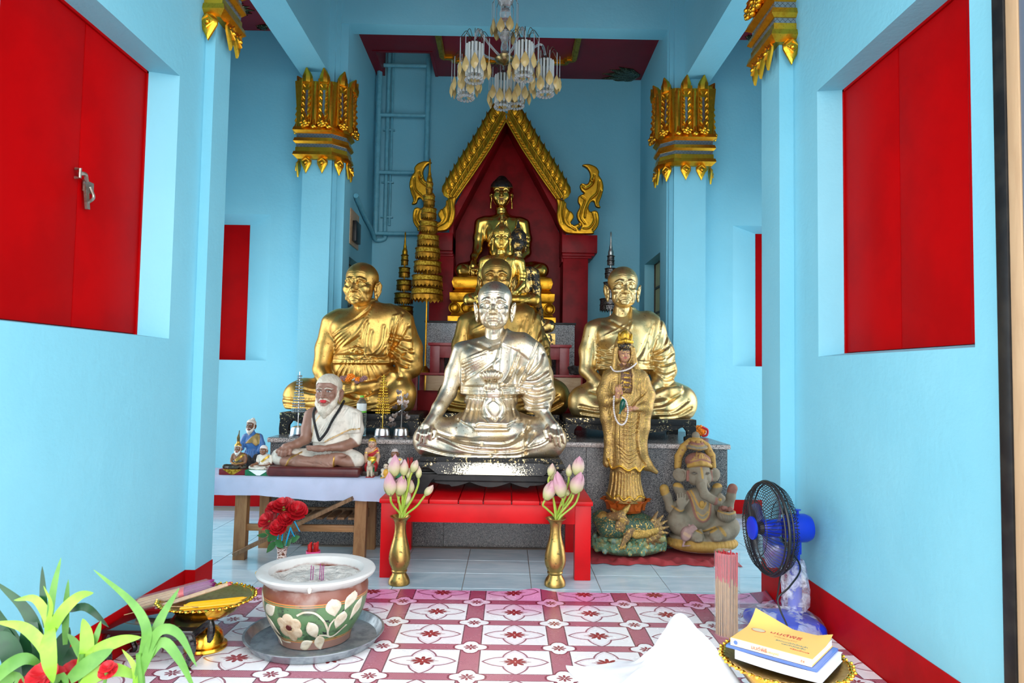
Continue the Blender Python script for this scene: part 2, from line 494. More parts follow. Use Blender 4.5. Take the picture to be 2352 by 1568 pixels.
# baseboards
BH = .195
struct('baseboard_left', MB().box(XL, GY0, 0, XL + .004, 3.505, BH).box(XL, 3.500, 0, -1.5555, 3.506, BH).box(-1.561, 3.5005, 0, -1.556, 3.704, BH), 'red_base', False)
struct('baseboard_right', MB().box(XR - .004, GY0, 0, XR, 3.66, BH).box(1.4575, 3.655, 0, XR, 3.661, BH).box(1.458, 3.6555, 0, 1.463, 3.924, BH), 'red_base', False)
struct('baseboard_back', MB().box(-3.0, YA - .005, 0, -1.66, YA, .125).box(1.56, YA - .005, 0, 3.0, YA, .125), 'red_base', False)

# aisle end walls with splayed window niches
def aisle_wall(side):
 s = -1 if side == 'left' else 1
 xin = 1.55 * s; xo = 3.0 * s
 if s < 0: e, er, zt, zb, ztr = -2.168, -2.408, 2.622, 1.298, 2.55
 else: e, er, zt, zb, ztr = 2.029, 2.282, 2.598, 1.318, 2.552
 far, farr = s * 2.95, s * 2.90
 b = MB(); yr = YA + .13
 def q(*p): b.add(p, [(0, 1, 2, 3)])
 O = [(xin, YA, -.05), (xo, YA, -.05), (xo, YA, ZN), (xin, YA, ZN)]
 A = [(e, YA, zb), (far, YA, zb), (far, YA, zt), (e, YA, zt)]
 B = [(er, yr, zb), (farr, yr, zb), (farr, yr, ztr), (er, yr, ztr)]
 for i in range(4):
  j = (i + 1) % 4
  q(O[i], O[j], A[j], A[i]); q(A[i], A[j], B[j], B[i])
 b.box(min(xin, xo), yr + .06, -.05, max(xin, xo), yr + .12, ZN)
 struct('wall_aisle_' + side, b, 'blue_plaster', False)
 win = thing('window_3' if s < 0 else 'window_4', None, None, (er, yr, zb)); tag(win, kind='structure')
 mid = (er + farr) / 2
 for p0, p1 in ((er, mid - s * .003), (mid + s * .003, farr)):
  MB().bbox(min(p0, p1), yr - .004, zb, max(p0, p1), yr + .04, ztr, .003).build('shutter', 'red_paint', win)
aisle_wall('left'); aisle_wall('right')
# side walls of the aisles (out of view), each with an opening added to let daylight in
wall_x('wall_far_left', -3.0, -3.15, 3.5, YA, -.05, ZN, (3.8, 5.7, -.05, 2.55))
wall_x('wall_far_right', 3.0, 3.15, 3.5, YA, -.05, ZN, (3.75, 5.75, -.05, 2.75))
struct('wall_front_left', MB().box(-3.15, 3.40, -.05, XL - .28, 3.52, ZN), 'blue_plaster', False)
struct('wall_front_right', MB().box(XR + .28, 3.40, -.05, 3.15, 3.52, ZN), 'blue_plaster', False)

# columns and beams
def column(side):
 s = -1 if side == 'left' else 1
 b = MB()
 if s < 0:
  b.box(-1.83, YC, -.05, -1.575, YA + .05, ZN); b.box(-1.576, YC + .035, -.05, -1.54, YA + .06, ZN); b.box(-1.541, YC + .07, -.05, AL + .006, YA + .08, ZN)
 else:
  b.box(1.435, YC, -.05, 1.715, YA + .05, ZN); b.box(1.40, YC + .035, -.05, 1.436, YA + .06, ZN); b.box(1.385, YC + .07, -.05, 1.401, YA + .08, ZN)
 struct('column_' + side, b, 'blue_plaster', False)
column('left'); column('right')
struct('beam_left', MB().box(-1.89, 2.0, 3.85, -1.63, YC + .1, ZN), 'blue_plaster', False)
struct('beam_right', MB().box(1.525, 2.0, 3.85, 1.765, YC + .1, ZN), 'blue_plaster', False)
struct('beam_cross', MB().box(-1.6, 5.98, 4.325, 1.5, 6.17, ZN), 'blue_plaster', False)
# alcove with a glazed window in each side wall
def alcove_wall(side):
 s = -1 if side == 'left' else 1
 xi = AL if s < 0 else AR
 h = (6.25, 6.84, 1.45, 2.27) if s < 0 else (6.20, 7.02, 1.35, 2.37)
 wall_x('wall_alcove_' + side, xi, xi + s * .14, YA - .02, YB + .2, -.05, ZC + .2, h)
 win = thing('window_5' if s < 0 else 'window_6', None, None, (xi + s * .1, h[0], h[2])); tag(win, kind='structure')
 x0 = xi + s * .10; x1 = xi + s * .13; n = 3; rows = 4
 fr = MB(); a, c = min(x0, x1), max(x0, x1)
 for i in range(n + 1):
  y = h[0] + (h[1] - h[0]) * i / n; fr.box(a, y - .012, h[2], c, y + .012, h[3])
 for j in range(rows + 1):
  z = h[2] + (h[3] - h[2]) * j / rows; fr.box(a, h[0], z - .010, c, h[1], z + .010)
 fr.build('window_frame', 'wood_dark', win)
 for i in range(n):
  for j in range(rows):
   y0, y1 = h[0] + (h[1] - h[0]) * i / n + .010, h[0] + (h[1] - h[0]) * (i + 1) / n - .010
   z0, z1 = h[2] + (h[3] - h[2]) * j / rows + .008, h[2] + (h[3] - h[2]) * (j + 1) / rows - .008
   MB().box(a + .012, y0, z0, a + .018, y1, z1).build('pane', 'ribbed_glass', win, False)
m, b = mat('ribbed_glass', (.78, .80, .66), .35, trans=.0)
v = xcoord(); n = xnoise(xscale(v, (1, 30, 4)), 2.0, 3)
nd = X.nt.nodes; tr = nd.new('ShaderNodeBsdfTranslucent'); tr.inputs[0].default_value = (.16, .17, .115, 1)
mx = nd.new('ShaderNodeMixShader'); X.nt.links.new((n * .3 + .6).s, mx.inputs[0])
X.nt.links.new(b.outputs[0], mx.inputs[1]); X.nt.links.new(tr.outputs[0], mx.inputs[2]); X.nt.links.new(mx.outputs[0], nd['Material Output'].inputs[0])
link(b, 'Normal', xbump(n, .5, .01))
alcove_wall('left'); alcove_wall('right')
struct('wall_back', MB().box(AL - .2, YB, -.05, AR + .2, YB + .15, 5.2), 'blue_plaster', False)
# ceilings; the alcove's has a hatch over the ladder
hx0, hx1, hy0, hy1 = -1.40, -.83, 6.74, YB
cl = MB(); cl.box(AL - .1, 6.1, ZC, AR + .1, hy0, ZC + .12); cl.box(hx1, hy0, ZC, AR + .1, YB + .05, ZC + .12); cl.box(AL - .1, hy0, ZC, hx0, YB + .05, ZC + .12)
struct('ceiling_alcove', cl, 'ceiling_red', False)
struct('trim_2', MB().box(hx0 - .02, hy0 - .02, ZC - .006, hx1 + .02, hy0 + .012, ZC + .5).box(hx1 - .012, hy0, ZC - .006, hx1 + .02, YB, ZC + .5).box(hx0 - .02, hy0, ZC - .006, hx0 + .012, YB, ZC + .5), 'ceiling_red', False)
struct('ceiling', MB().box(-1.9, 1.9, ZN, 1.8, 6.2, ZN + .12), 'aisle_red', False)
struct('ceiling_aisle_left', MB().box(-3.15, 3.4, ZA, -1.85, YA + .1, ZA + .1), 'aisle_red', False)
struct('ceiling_aisle_right', MB().box(1.74, 3.4, ZA, 3.15, YA + .1, ZA + .1), 'aisle_red', False)
struct('roof', MB().box(-3.4, 1.9, 5.13, 3.4, 7.7, 5.25), 'concrete', False)
# the front: wall piers beside the door, lintel, and the dark and tan door jamb on the right
struct('sky_blocker', MB().box(-3.6, 1.2, 3.85, 3.6, 2.1, 4.0), 'concrete', False)  # unseen slab added above the entrance to hold back high sky light
struct('wall_front', MB().box(-3.15, 1.98, -.3, XL - .02, 2.12, ZN).box(1.80, 1.98, -.3, 3.15, 2.12, ZN).box(-3.15, 1.98, 3.65, 3.15, 2.12, ZN + .2), 'blue_plaster', False)
mat('blue_grey', (.12,.15,.20), .3)
dj = thing('door_1', None, None, (1.53, 2.0, 0)); tag(dj, kind='structure')
MB().bbox(1.502, 2.035, -.3, 1.70, 2.085, 3.65, .004).build('door_stop', 'black_lacquer', dj)
wood('jamb_wood', (.52, .35, .20), (.45, .29, .16), (8, 8, .8))
MB().bbox(1.508, 1.985, -.3, 1.70, 2.034, 3.65, .003).build('jamb', 'jamb_wood', dj)
MB().bbox(1.512, 1.94, -.3, 1.74, 1.984, 3.65, .003).build('door_edge', 'blue_grey', dj)


# ================================================================== sculpting: signed distance forms meshed with surface nets
def seg_dist2(px, pz, pts):
 """distance in a plane from grid (px, pz) to a polyline"""
 best = np.full(np.broadcast(px, pz).shape, 1e9, dtype=np.float32)
 for (ax, az), (bx, bz) in zip(pts[:-1], pts[1:]):
  dx, dz = bx - ax, bz - az; L = dx * dx + dz * dz + 1e-12
  t = np.clip(((px - ax) * dx + (pz - az) * dz) / L, 0, 1)
  best = np.minimum(best, (px - ax - t * dx) ** 2 + (pz - az - t * dz) ** 2)
 return np.sqrt(best)

def poly_sd(px, pz, pts):
 """signed distance to a closed polygon, negative inside"""
 d = seg_dist2(px, pz, list(pts) + [pts[0]])
 ins = np.zeros(d.shape, dtype=bool); n = len(pts)
 for i in range(n):
  (ax, az), (bx, bz) = pts[i], pts[(i + 1) % n]
  if az == bz: continue
  c = ((az > pz) != (bz > pz)) & (px < (bx - ax) * (pz - az) / (bz - az) + ax)
  ins ^= c
 return np.where(ins, -d, d)

class Sculpt:
 """points are (a, d, c): right, away from the viewer, up - in any unit; box lo..hi, cell size h"""
 def __init__(s, lo, hi, h):
  s.lo = np.array(lo, float); s.h = h
  n = np.ceil((np.array(hi, float) - s.lo) / h).astype(int) + 1
  s.ax = [(s.lo[i] + np.arange(n[i]) * h).astype(np.float32) for i in range(3)]
  s.D = np.full(n, 1e3, dtype=np.float32); s.K = np.zeros(n, dtype=np.uint8)
  s.neg = False; s.far = 1e3
 def blk(s, lo, hi):
  sl = []
  for i in range(3):
   a = int(np.floor((lo[i] - s.lo[i]) / s.h)); b = int(np.ceil((hi[i] - s.lo[i]) / s.h)) + 1
   a = max(a, 0); b = min(b, s.D.shape[i])
   if b - a < 1: return None
   sl.append(slice(a, b))
  return tuple(sl)
 def grid(s, sl):
  return s.ax[0][sl[0]][:, None, None], s.ax[1][sl[1]][None, :, None], s.ax[2][sl[2]][None, None, :]
 def put(s, fn, lo, hi, k, col, cut=False):
  m = k + 3 * s.h
  sl = s.blk(np.minimum(lo, hi) - m, np.maximum(lo, hi) + m)
  if sl is None: return s
  d = fn(*s.grid(sl)).astype(np.float32); D = s.D[sl]
  if cut:
   d = -d; h = np.clip(.5 - .5 * (D - d) / k, 0, 1)
   s.D[sl] = D * (1 - h) + d * h + k * h * (1 - h)
  else:
   h = np.clip(.5 + .5 * (D - d) / k, 0, 1)
   if col is not None: s.K[sl] = np.where(d < D, col, s.K[sl])
   s.D[sl] = D * (1 - h) + d * h - k * h * (1 - h)
  return s
 def cone(s, a, b, ra, rb, k=.1, col=0, cut=False):
  a = np.array(a, np.float32); b = np.array(b, np.float32); v = b - a; L = float(v @ v) + 1e-9
  def fn(x, y, z):
   t = np.clip(((x - a[0]) * v[0] + (y - a[1]) * v[1] + (z - a[2]) * v[2]) / L, 0, 1)
   return np.sqrt((x - a[0] - t * v[0]) ** 2 + (y - a[1] - t * v[1]) ** 2 + (z - a[2] - t * v[2]) ** 2) - (ra + (rb - ra) * t)
  r = max(ra, rb); return s.put(fn, np.minimum(a, b) - r, np.maximum(a, b) + r, k, col, cut)
 def chain(s, pts, rs, k=.1, col=0, cut=False):
  if not hasattr(rs, '__len__'): rs = [rs] * len(pts)
  for i in range(len(pts) - 1): s.cone(pts[i], pts[i + 1], rs[i], rs[i + 1], k, col, cut)
  return s
 def ell(s, c, r, k=.1, col=0, cut=False, rot=None):
  c = np.array(c, np.float32); r = np.array([r] * 3 if not hasattr(r, '__len__') else r, np.float32)
  M = np.array(Euler([math.radians(q) for q in rot]).to_matrix().transposed(), dtype=np.float32) if rot is not None else None
  def fn(x, y, z):
   x, y, z = x - c[0], y - c[1], z - c[2]
   if M is not None: x, y, z = M[0, 0] * x + M[0, 1] * y + M[0, 2] * z, M[1, 0] * x + M[1, 1] * y + M[1, 2] * z, M[2, 0] * x + M[2, 1] * y + M[2, 2] * z
   k0 = np.sqrt((x / r[0]) ** 2 + (y / r[1]) ** 2 + (z / r[2]) ** 2)
   k1 = np.sqrt((x / r[0] ** 2) ** 2 + (y / r[1] ** 2) ** 2 + (z / r[2] ** 2) ** 2) + 1e-9
   return k0 * (k0 - 1) / k1
  q = r if rot is None else np.full(3, r.max())
  return s.put(fn, c - q, c + q, k, col, cut)
 def box(s, c, hs, rd=.05, k=.05, col=0, cut=False, rot=None):
  c = np.array(c, np.float32); hs = np.array(hs, np.float32)
  M = np.array(Euler([math.radians(q) for q in rot]).to_matrix().transposed(), dtype=np.float32) if rot is not None else None
  def fn(x, y, z):
   x, y, z = x - c[0], y - c[1], z - c[2]
   if M is not None: x, y, z = M[0, 0] * x + M[0, 1] * y + M[0, 2] * z, M[1, 0] * x + M[1, 1] * y + M[1, 2] * z, M[2, 0] * x + M[2, 1] * y + M[2, 2] * z
   q = [np.abs(t) - (hs[i] - rd) for i, t in enumerate((x, y, z))]
   o = np.sqrt(sum(np.maximum(t, 0) ** 2 for t in q)); i = np.minimum(np.maximum(np.maximum(q[0], q[1]), q[2]), 0)
   return o + i - rd
  q = hs if rot is None else np.full(3, np.linalg.norm(hs))
  return s.put(fn, c - q, c + q, k, col, cut)
 def plane(s, z, above=True):
  """keep only what lies above height z"""
  zz = s.ax[2][None, None, :]; s.D = np.maximum(s.D, (z - zz) if above else (zz - z)).astype(np.float32); return s
 def _cols(s, dr):
  a, b = dr if dr else (-1e9, 1e9)
  y = s.ax[1]; i = np.where((y >= a) & (y <= b))[0]
  return slice(i[0], i[-1] + 1) if len(i) else slice(0, 0)
 def stroke(s, pts, amp, w, dr=None, col=None, smooth=True):
  """front-view line pts [(a, c)...]: amp > 0 raises a ridge, amp < 0 cuts a groove; only depths in dr"""
  if smooth and len(pts) > 2: pts = [tuple(q) for q in bez(pts, 5)]
  p = np.array(pts); lo, hi = p.min(0) - 2.6 * w, p.max(0) + 2.6 * w
  sl = s.blk([lo[0], s.ax[1][0], lo[1]], [hi[0], s.ax[1][-1], hi[1]])
  if sl is None: return s
  d = seg_dist2(s.ax[0][sl[0]][:, None], s.ax[2][sl[2]][None, :], [tuple(q) for q in pts])
  g = (amp * np.exp(-(d / w) ** 2)).astype(np.float32); cy = s._cols(dr)
  s.D[sl[0], cy, sl[2]] -= g[:, None, :]
  if col is not None:
   m = (d < w * .8)[:, None, :]; s.K[sl[0], cy, sl[2]] = np.where(m, col, s.K[sl[0], cy, sl[2]])
  return s
 def patch(s, pts, amp, soft, dr=None, col=None, smooth=False):
  """front-view outline: raises (amp > 0) the region inside, edge width soft"""
  if smooth: pts = [tuple(q) for q in bez(list(pts) + [pts[0]], 5)][:-1]
  p = np.array(pts); lo, hi = p.min(0) - 3 * soft, p.max(0) + 3 * soft
  sl = s.blk([lo[0], s.ax[1][0], lo[1]], [hi[0], s.ax[1][-1], hi[1]])
  if sl is None: return s
  d = poly_sd(s.ax[0][sl[0]][:, None], s.ax[2][sl[2]][None, :], [tuple(q) for q in pts])
  t = np.clip(.5 - d / (2 * soft), 0, 1); g = (amp * t * t * (3 - 2 * t)).astype(np.float32); cy = s._cols(dr)
  s.D[sl[0], cy, sl[2]] -= g[:, None, :]
  if col is not None:
   m = (d < 0)[:, None, :]; s.K[sl[0], cy, sl[2]] = np.where(m, col, s.K[sl[0], cy, sl[2]])
  return s
 def warp(s, fn):
  """add fn(x, y, z) to the field"""
  s.D = (s.D + fn(s.ax[0][:, None, None], s.ax[1][None, :, None], s.ax[2][None, None, :])).astype(np.float32); return s
 def net(s, smooth=1):
  D = s.D; D[0], D[-1], D[:, 0], D[:, -1], D[:, :, 0], D[:, :, -1] = (np.maximum(q, s.h * .1) for q in (D[0], D[-1], D[:, 0], D[:, -1], D[:, :, 0], D[:, :, -1]))
  S = D < 0
  cnt = np.zeros(np.array(S.shape) - 1, dtype=np.uint8)
  for i in (0, 1):
   for j in (0, 1):
    for k in (0, 1): cnt += S[i:S.shape[0] - 1 + i, j:S.shape[1] - 1 + j, k:S.shape[2] - 1 + k]
  act = (cnt > 0) & (cnt < 8)
  idx = np.argwhere(act); n = len(idx); ids = np.full(act.shape, -1, dtype=np.int64); ids[act] = np.arange(n)
  acc = np.zeros((n, 3)); num = np.zeros(n)
  for ax in range(3):
   o1, o2 = [q for q in range(3) if q != ax]
   for p in (0, 1):
    for q in (0, 1):
     a = idx.copy(); a[:, o1] += p; a[:, o2] += q; b = a.copy(); b[:, ax] += 1
     da = D[a[:, 0], a[:, 1], a[:, 2]]; db = D[b[:, 0], b[:, 1], b[:, 2]]
     m = (da < 0) != (db < 0); t = np.where(m, da / np.where(m, da - db, 1), 0)
     pt = a.astype(float); pt[:, ax] += np.clip(t, 0, 1); acc[m] += pt[m]; num[m] += 1
  v = s.lo + acc / num[:, None] * s.h
  col = s.K[idx[:, 0], idx[:, 1], idx[:, 2]]
  fs = []
  for ax in range(3):
   o1, o2 = [(1, 2), (2, 0), (0, 1)][ax]
   sl0 = [slice(None)] * 3; sl1 = [slice(None)] * 3; sl0[ax] = slice(0, -1); sl1[ax] = slice(1, None)
   a, b = S[tuple(sl0)], S[tuple(sl1)]
   e = np.argwhere(a != b)
   ok = (e[:, o1] > 0) & (e[:, o2] > 0) & (e[:, o1] < act.shape[o1]) & (e[:, o2] < act.shape[o2]); e = e[ok]
   flip = b[e[:, 0], e[:, 1], e[:, 2]]
   q = []
   for da, db in ((0, 0), (-1, 0), (-1, -1), (0, -1)):
    c = e.copy(); c[:, o1] += da; c[:, o2] += db; q.append(ids[c[:, 0], c[:, 1], c[:, 2]])
   q = np.stack(q, 1); q[flip] = q[flip][:, ::-1]; fs.append(q)
  f = np.concatenate(fs); f = f[(f >= 0).all(1)]
  for _ in range(smooth):
   acc = np.zeros_like(v); num = np.zeros(len(v))
   for i in range(4):
    a, b = f[:, i], f[:, (i + 1) % 4]
    np.add.at(acc, a, v[b]); np.add.at(num, a, 1)
   v = v * .5 + acc / np.maximum(num, 1)[:, None] * .5
  return v, f, col

def join(parts):
 """concatenate (v, f, col) triples"""
 vs, fs, cs, n = [], [], [], 0
 for v, f, c in parts: vs.append(v); fs.append(f + n); cs.append(c); n += len(v)
 return np.concatenate(vs), np.concatenate(fs), np.concatenate(cs)

def place(g, scale, at, rot=(0, 0, 0), pivot=(0, 0, 0)):
 v, f, c = g; M = np.array(Euler([math.radians(q) for q in rot]).to_matrix())
 return ((v - np.array(pivot)) @ M.T * scale + np.array(at), f, c)

# ------------------------------------------------------------------ heads (unit = half the head's width; eyes at height 0, face towards -d)
def head_monk(seed=0, thin=0.0, lips=1.0, brow=1.0, h=.036, cheek=0.0, wrinkle=1.0, post=None):
 s = Sculpt((-1.5, -1.35, -2.3), (1.5, 1.45, 1.6), h)
 s.ell((0, .12, .42), (.99, 1.16, .98), .1)                      # cranium
 s.ell((0, -.28, -.32), (.86 - thin * .08, .78, .98), .25)       # face
 s.ell((0, -.52, -1.03), (.40 - thin * .04, .44, .33), .25)      # chin
 for q in (-1, 1):
  s.ell((q * .49, -.40, -.82), (.25, .42, .36), .25)          # jaw corner
  s.ell((q * (.57 + cheek * .04), -.70, -.33), (.27, .26, .23 + cheek * .05), .2)     # cheekbone
  s.ell((q * .40, -.99, .0), (.25, .20, .15), .09, cut=True)  # socket
  s.ell((q * .39, -.80, .0), (.20, .17, .135), .03)           # eyeball
  s.chain([(q * .13, -.98, .20), (q * .38, -1.0, .27), (q * .66, -.83, .17)], [.085 * brow, .10 * brow, .06], .12)   # brow ridge
  # ears
  s.ell((q * 1.06, .10, -.33), (.10, .30, .52), .06, rot=(0, q * 10, q * -22))
  s.ell((q * 1.14, -.02, -.22), (.07, .17, .30), .05, cut=True, rot=(0, q * 10, q * -22))
  s.ell((q * 1.0, .0, -.80), (.09, .14, .20), .06)
  s.chain([(q * 1.08, -.14, .0), (q * 1.17, .08, .13), (q * 1.20, .30, -.05), (q * 1.15, .30, -.45), (q * 1.04, .08, -.86)], [.045, .06, .06, .055, .05], .03)
  s.chain([(q * .98, -.14, -.25), (q * 1.02, -.16, -.42)], [.07, .06], .05)
 # nose
 s.chain([(0, -.92, .10), (0, -1.06, -.16), (0, -1.20, -.42)], [.09, .12, .165], .12)
 for q in (-1, 1):
  s.ell((q * .185, -1.02, -.46), (.125, .16, .105), .06)
  s.ell((q * .095, -1.20, -.55), (.05, .06, .035), .02, cut=True)
 # muzzle, lips
 s.ell((0, -.86, -.80), (.44, .24, .28), .18)
 s.ell((0, -1.04, -.752), (.24, .06, .038 * lips), .05)
 s.ell((0, -1.03, -.862), (.18, .065, .045 * lips), .05)
 s.ell((0, -.96, -1.16), (.22, .12, .13), .15)
 fr = (-2, -.2)
 s.stroke([(-.31, -.87), (-.15, -.805), (0, -.815), (.15, -.805), (.31, -.87)], -.055, .028, fr)      # mouth line
 s.stroke([(-.03, -.60), (-.03, -.70)], .02, .03, fr); s.stroke([(0, -.58), (0, -.70)], -.03, .03, fr)
 s.stroke([(-.16, -.98), (0, -.99), (.16, -.98)], -.03, .08, fr)
 for q in (-1, 1):
  s.stroke([(q * .20, -.36), (q * .36, -.55), (q * .47, -.80), (q * .44, -.98)], -.055 * wrinkle, .045, fr)   # nasolabial
  s.stroke([(q * .30, -.42), (q * .46, -.62), (q * .55, -.84)], .030 * wrinkle, .07, fr)
  s.stroke([(q * .20, -.03), (q * .30, .075), (q * .42, .09), (q * .56, .02), (q * .66, -.04)], .035, .030, fr)   # upper lid
  s.stroke([(q * .20, -.04), (q * .34, -.105), (q * .50, -.09), (q * .60, -.02)], .030, .028, fr)                 # lower lid
  s.stroke([(q * .24, -.015), (q * .40, .015), (q * .56, -.015)], -.02, .04, fr)
  s.stroke([(q * .24, .15), (q * .42, .19), (q * .62, .10)], -.03, .035, fr)
  s.stroke([(q * .22, -.16), (q * .38, -.24), (q * .56, -.18)], -.028 * wrinkle, .030, fr)                        # bag
  s.stroke([(q * .24, -.23), (q * .40, -.31), (q * .60, -.25)], .018 * wrinkle, .04, fr)
  for t in (-.02, .06, -.10): s.stroke([(q * .68, t), (q * .84, t * 2.2 + .02)], -.018 * wrinkle, .022, fr)
  s.stroke([(q * .07, .16), (q * .055, .36)], -.035 * wrinkle, .030, fr)
  s.stroke([(q * .62, -.58), (q * .66, -.95)], -.03 * wrinkle, .06, fr)
 for i, t in enumerate((.44, .56, .68)): s.stroke([(-.55, t - .04), (-.2, t + .02), (0, t - .01), (.2, t + .02), (.55, t - .04)], -.016 * wrinkle, .03, fr)
 # neck
 s.chain([(0, .12, -.75), (0, .20, -1.5), (0, .22, -2.3)], [.56, .50, .62], .2)
 for q in (-1, 1): s.chain([(q * .42, .12, -.95), (q * .27, -.12, -1.55), (q * .10, -.05, -2.25)], [.09, .10, .10], .10)
 s.ell((0, -.28, -1.48), (.12, .15, .16), .10)
 if post: post(s)
 return s.net()

def head_buddha(curls=True, flame=1.0, h=.036, post=None):
 """smooth face, long ear lobes; colour 1 = hair"""
 s = Sculpt((-1.4, -1.4, -2.3), (1.4, 1.5, 2.6), h)
 s.ell((0, .12, .40), (1.0, 1.12, .98), .1, 1)
 s.ell((0, .10, 1.22), (.46, .50, .42), .22, 1)                  # ushnisha
 if flame: s.chain([(0, .1, 1.45), (0, .1, 1.9), (0, .1, 1.55 + flame)], [.27, .17, .04], .08, 1)
 s.ell((0, -.26, -.26), (.80, .80, .98), .1, 0)
 s.ell((0, -.42, -.86), (.50, .50, .42), .25, 0)
 s.ell((0, -.68, -1.10), (.20, .20, .16), .16, 0)
 for q in (-1, 1):
  s.ell((q * .44, -.62, -.42), (.30, .26, .32), .25, 0)
  s.ell((q * .37, -1.04, .0), (.24, .14, .12), .10, cut=True)
  s.ell((q * .36, -.86, .0), (.22, .14, .12), .06, 0)
  s.ell((q * .96, .12, -.30), (.09, .24, .50), .06, 0, rot=(0, q * 6, q * -18))
  s.ell((q * 1.03, .04, -.2), (.06, .13, .27), .04, 0, cut=True)
  s.chain([(q * .94, .05, -.75), (q * .95, .05, -1.28)], [.09, .08], .06, 0)
 s.chain([(0, -.94, .14), (0, -1.08, -.14), (0, -1.16, -.40)], [.065, .085, .125], .1, 0)
 for q in (-1, 1): s.ell((q * .13, -1.03, -.45), (.085, .10, .07), .05, 0)
 s.ell((0, -.86, -.72), (.34, .16, .16), .12, 0)
 s.ell((0, -1.01, -.66), (.25, .06, .042), .03, 2); s.ell((0, -1.0, -.755), (.20, .07, .052), .03, 2)
 fr = (-2, -.2)
 s.stroke([(-.30, -.68), (-.14, -.715), (0, -.70), (.14, -.715), (.30, -.68)], -.04, .025, fr)
 for q in (-1, 1):
  s.stroke([(q * .08, .10), (q * .28, .28), (q * .50, .28), (q * .70, .12)], .035, .035, fr)
  s.stroke([(q * .16, -.03), (q * .36, -.075), (q * .58, .0)], .03, .028, fr)
  s.stroke([(q * .16, -.02), (q * .36, .03), (q * .60, .02)], -.02, .022, fr)
  s.stroke([(q * .16, .06), (q * .36, .13), (q * .60, .07)], -.018, .025, fr)
 s.chain([(0, .12, -.75), (0, .16, -1.5), (0, .18, -2.3)], [.52, .50, .62], .15, 0)
 for t in (-1.35, -1.55, -1.75): s.warp(lambda x, y, z, t=t: .02 * np.exp(-((z - t) / .03) ** 2) + 0 * x + 0 * y)
 # hair: everything above and behind the hairline
 x, y, z = (q for q in s.grid((slice(None),) * 3))
 hair = (z > .62 - .25 * x * x + .55 * np.clip(y + .55, -1, .3)) & (z > -.25 + 0 * x) | ((y > .25) & (z > -.75) & (np.abs(x) < .92)) | (z > 1.0)
 s.K = np.where(hair & (s.K != 2), 1, np.where(s.K == 1, 0, s.K)).astype(np.uint8)
 if curls:
  b = .035 * np.sin(x * 19 + 0 * y) * np.sin(z * 19) * np.cos(y * 19)
  s.D = np.where(s.K == 1, s.D - np.abs(b) - .03, s.D).astype(np.float32)
 if post: post(s)
 return s.net()


# ================================================================== figures laid out in photo units at their own depth, then scaled to metres
class Fig:
 def __init__(s, box, Y, d, h, M=None):
  u0, v0, u1, v1 = box; s.Y = Y; s.px = Y / F; s.M = M or (lambda u, v: (u, v))
  uc, vb = s.M((u0 + u1) / 2, v1); w = P(uc, vb, Y); s.x0, s.z0 = w[0], w[2]
  a = [s.L(u0, v0), s.L(u1, v1), s.L(u0, v1), s.L(u1, v0)]; xs = [q[0] for q in a]; zs = [q[1] for q in a]
  s.S = Sculpt((min(xs), d[0], min(zs)), (max(xs), d[1], max(zs)), h)
  s.parts = []
  u1_, v1_ = s.M(1, 1); u0_, v0_ = s.M(0, 0); s.k = abs(u1_ - u0_)
 def L(s, u, v):
  w = P(*s.M(u, v), s.Y); return ((w[0] - s.x0) / s.px, (w[2] - s.z0) / s.px)
 def t(s, p): a, c = s.L(p[0], p[1]); return (a, p[2] * s.k, c)
 def cone(s, a, b, ra, rb, k=6, col=0, cut=False): s.S.cone(s.t(a), s.t(b), ra * s.k, rb * s.k, k * s.k, col, cut)
 def chain(s, pts, rs, k=6, col=0, cut=False):
  rs = [rs] * len(pts) if not hasattr(rs, '__len__') else rs
  for i in range(len(pts) - 1): s.cone(pts[i], pts[i + 1], rs[i], rs[i + 1], k, col, cut)
 def ell(s, c, r, k=6, col=0, cut=False, rot=None): s.S.ell(s.t(c), [q * s.k for q in r], k * s.k, col, cut, rot)
 def box(s, c, hs, rd=2, k=3, col=0, cut=False, rot=None): s.S.box(s.t(c), [q * s.k for q in hs], rd * s.k, k * s.k, col, cut, rot)
 def st(s, pts, amp, w, dr=None, col=None, smooth=True):
  s.S.stroke([s.L(*q) for q in pts], amp * s.k, w * s.k, dr and (dr[0] * s.k, dr[1] * s.k), col, smooth)
 def pa(s, pts, amp, soft, dr=None, col=None, smooth=False):
  s.S.patch([s.L(*q) for q in pts], amp * s.k, soft * s.k, dr and (dr[0] * s.k, dr[1] * s.k), col, smooth)
 def fold(s, pts, amp=3.2, w=2.6, dr=(-999, 30)):
  """a crease with a soft crest beside it"""
  s.st(pts, -amp, w, dr); s.st([(a + w * .6, b + w * 1.9) for a, b in pts], amp * .6, w * 1.4, dr)
 def floor(s, v):
  u, w = s.L(1000, v); s.S.plane(s.L((0 if s.k == 0 else 1140), v)[1])
 def head(s, g, W, eye, rot=(0, 0, 0), d=0, cmap=None):
  """g: head arrays; eye: (u, v) between the eyes; W: half width in layout units"""
  a, c = s.L(*eye); M = np.array(Euler([math.radians(q) for q in rot]).to_matrix())
  piv = np.array([0, .2, -1.2])
  v = ((g[0] - piv) @ M.T + piv) * W * s.k + np.array([a, d * s.k, c]); s.parts.append((v, g[1], g[2] if cmap is None else np.array(cmap, dtype=np.uint8)[g[2]]))
 def out(s, smooth=1):
  g = s.S.net(smooth); g = join([g] + s.parts) if s.parts else g
  v = g[0] * s.px + np.array([s.x0, s.Y, s.z0]); return v, g[1], g[2]
 def arrays(s, m=None):
  return s.out()

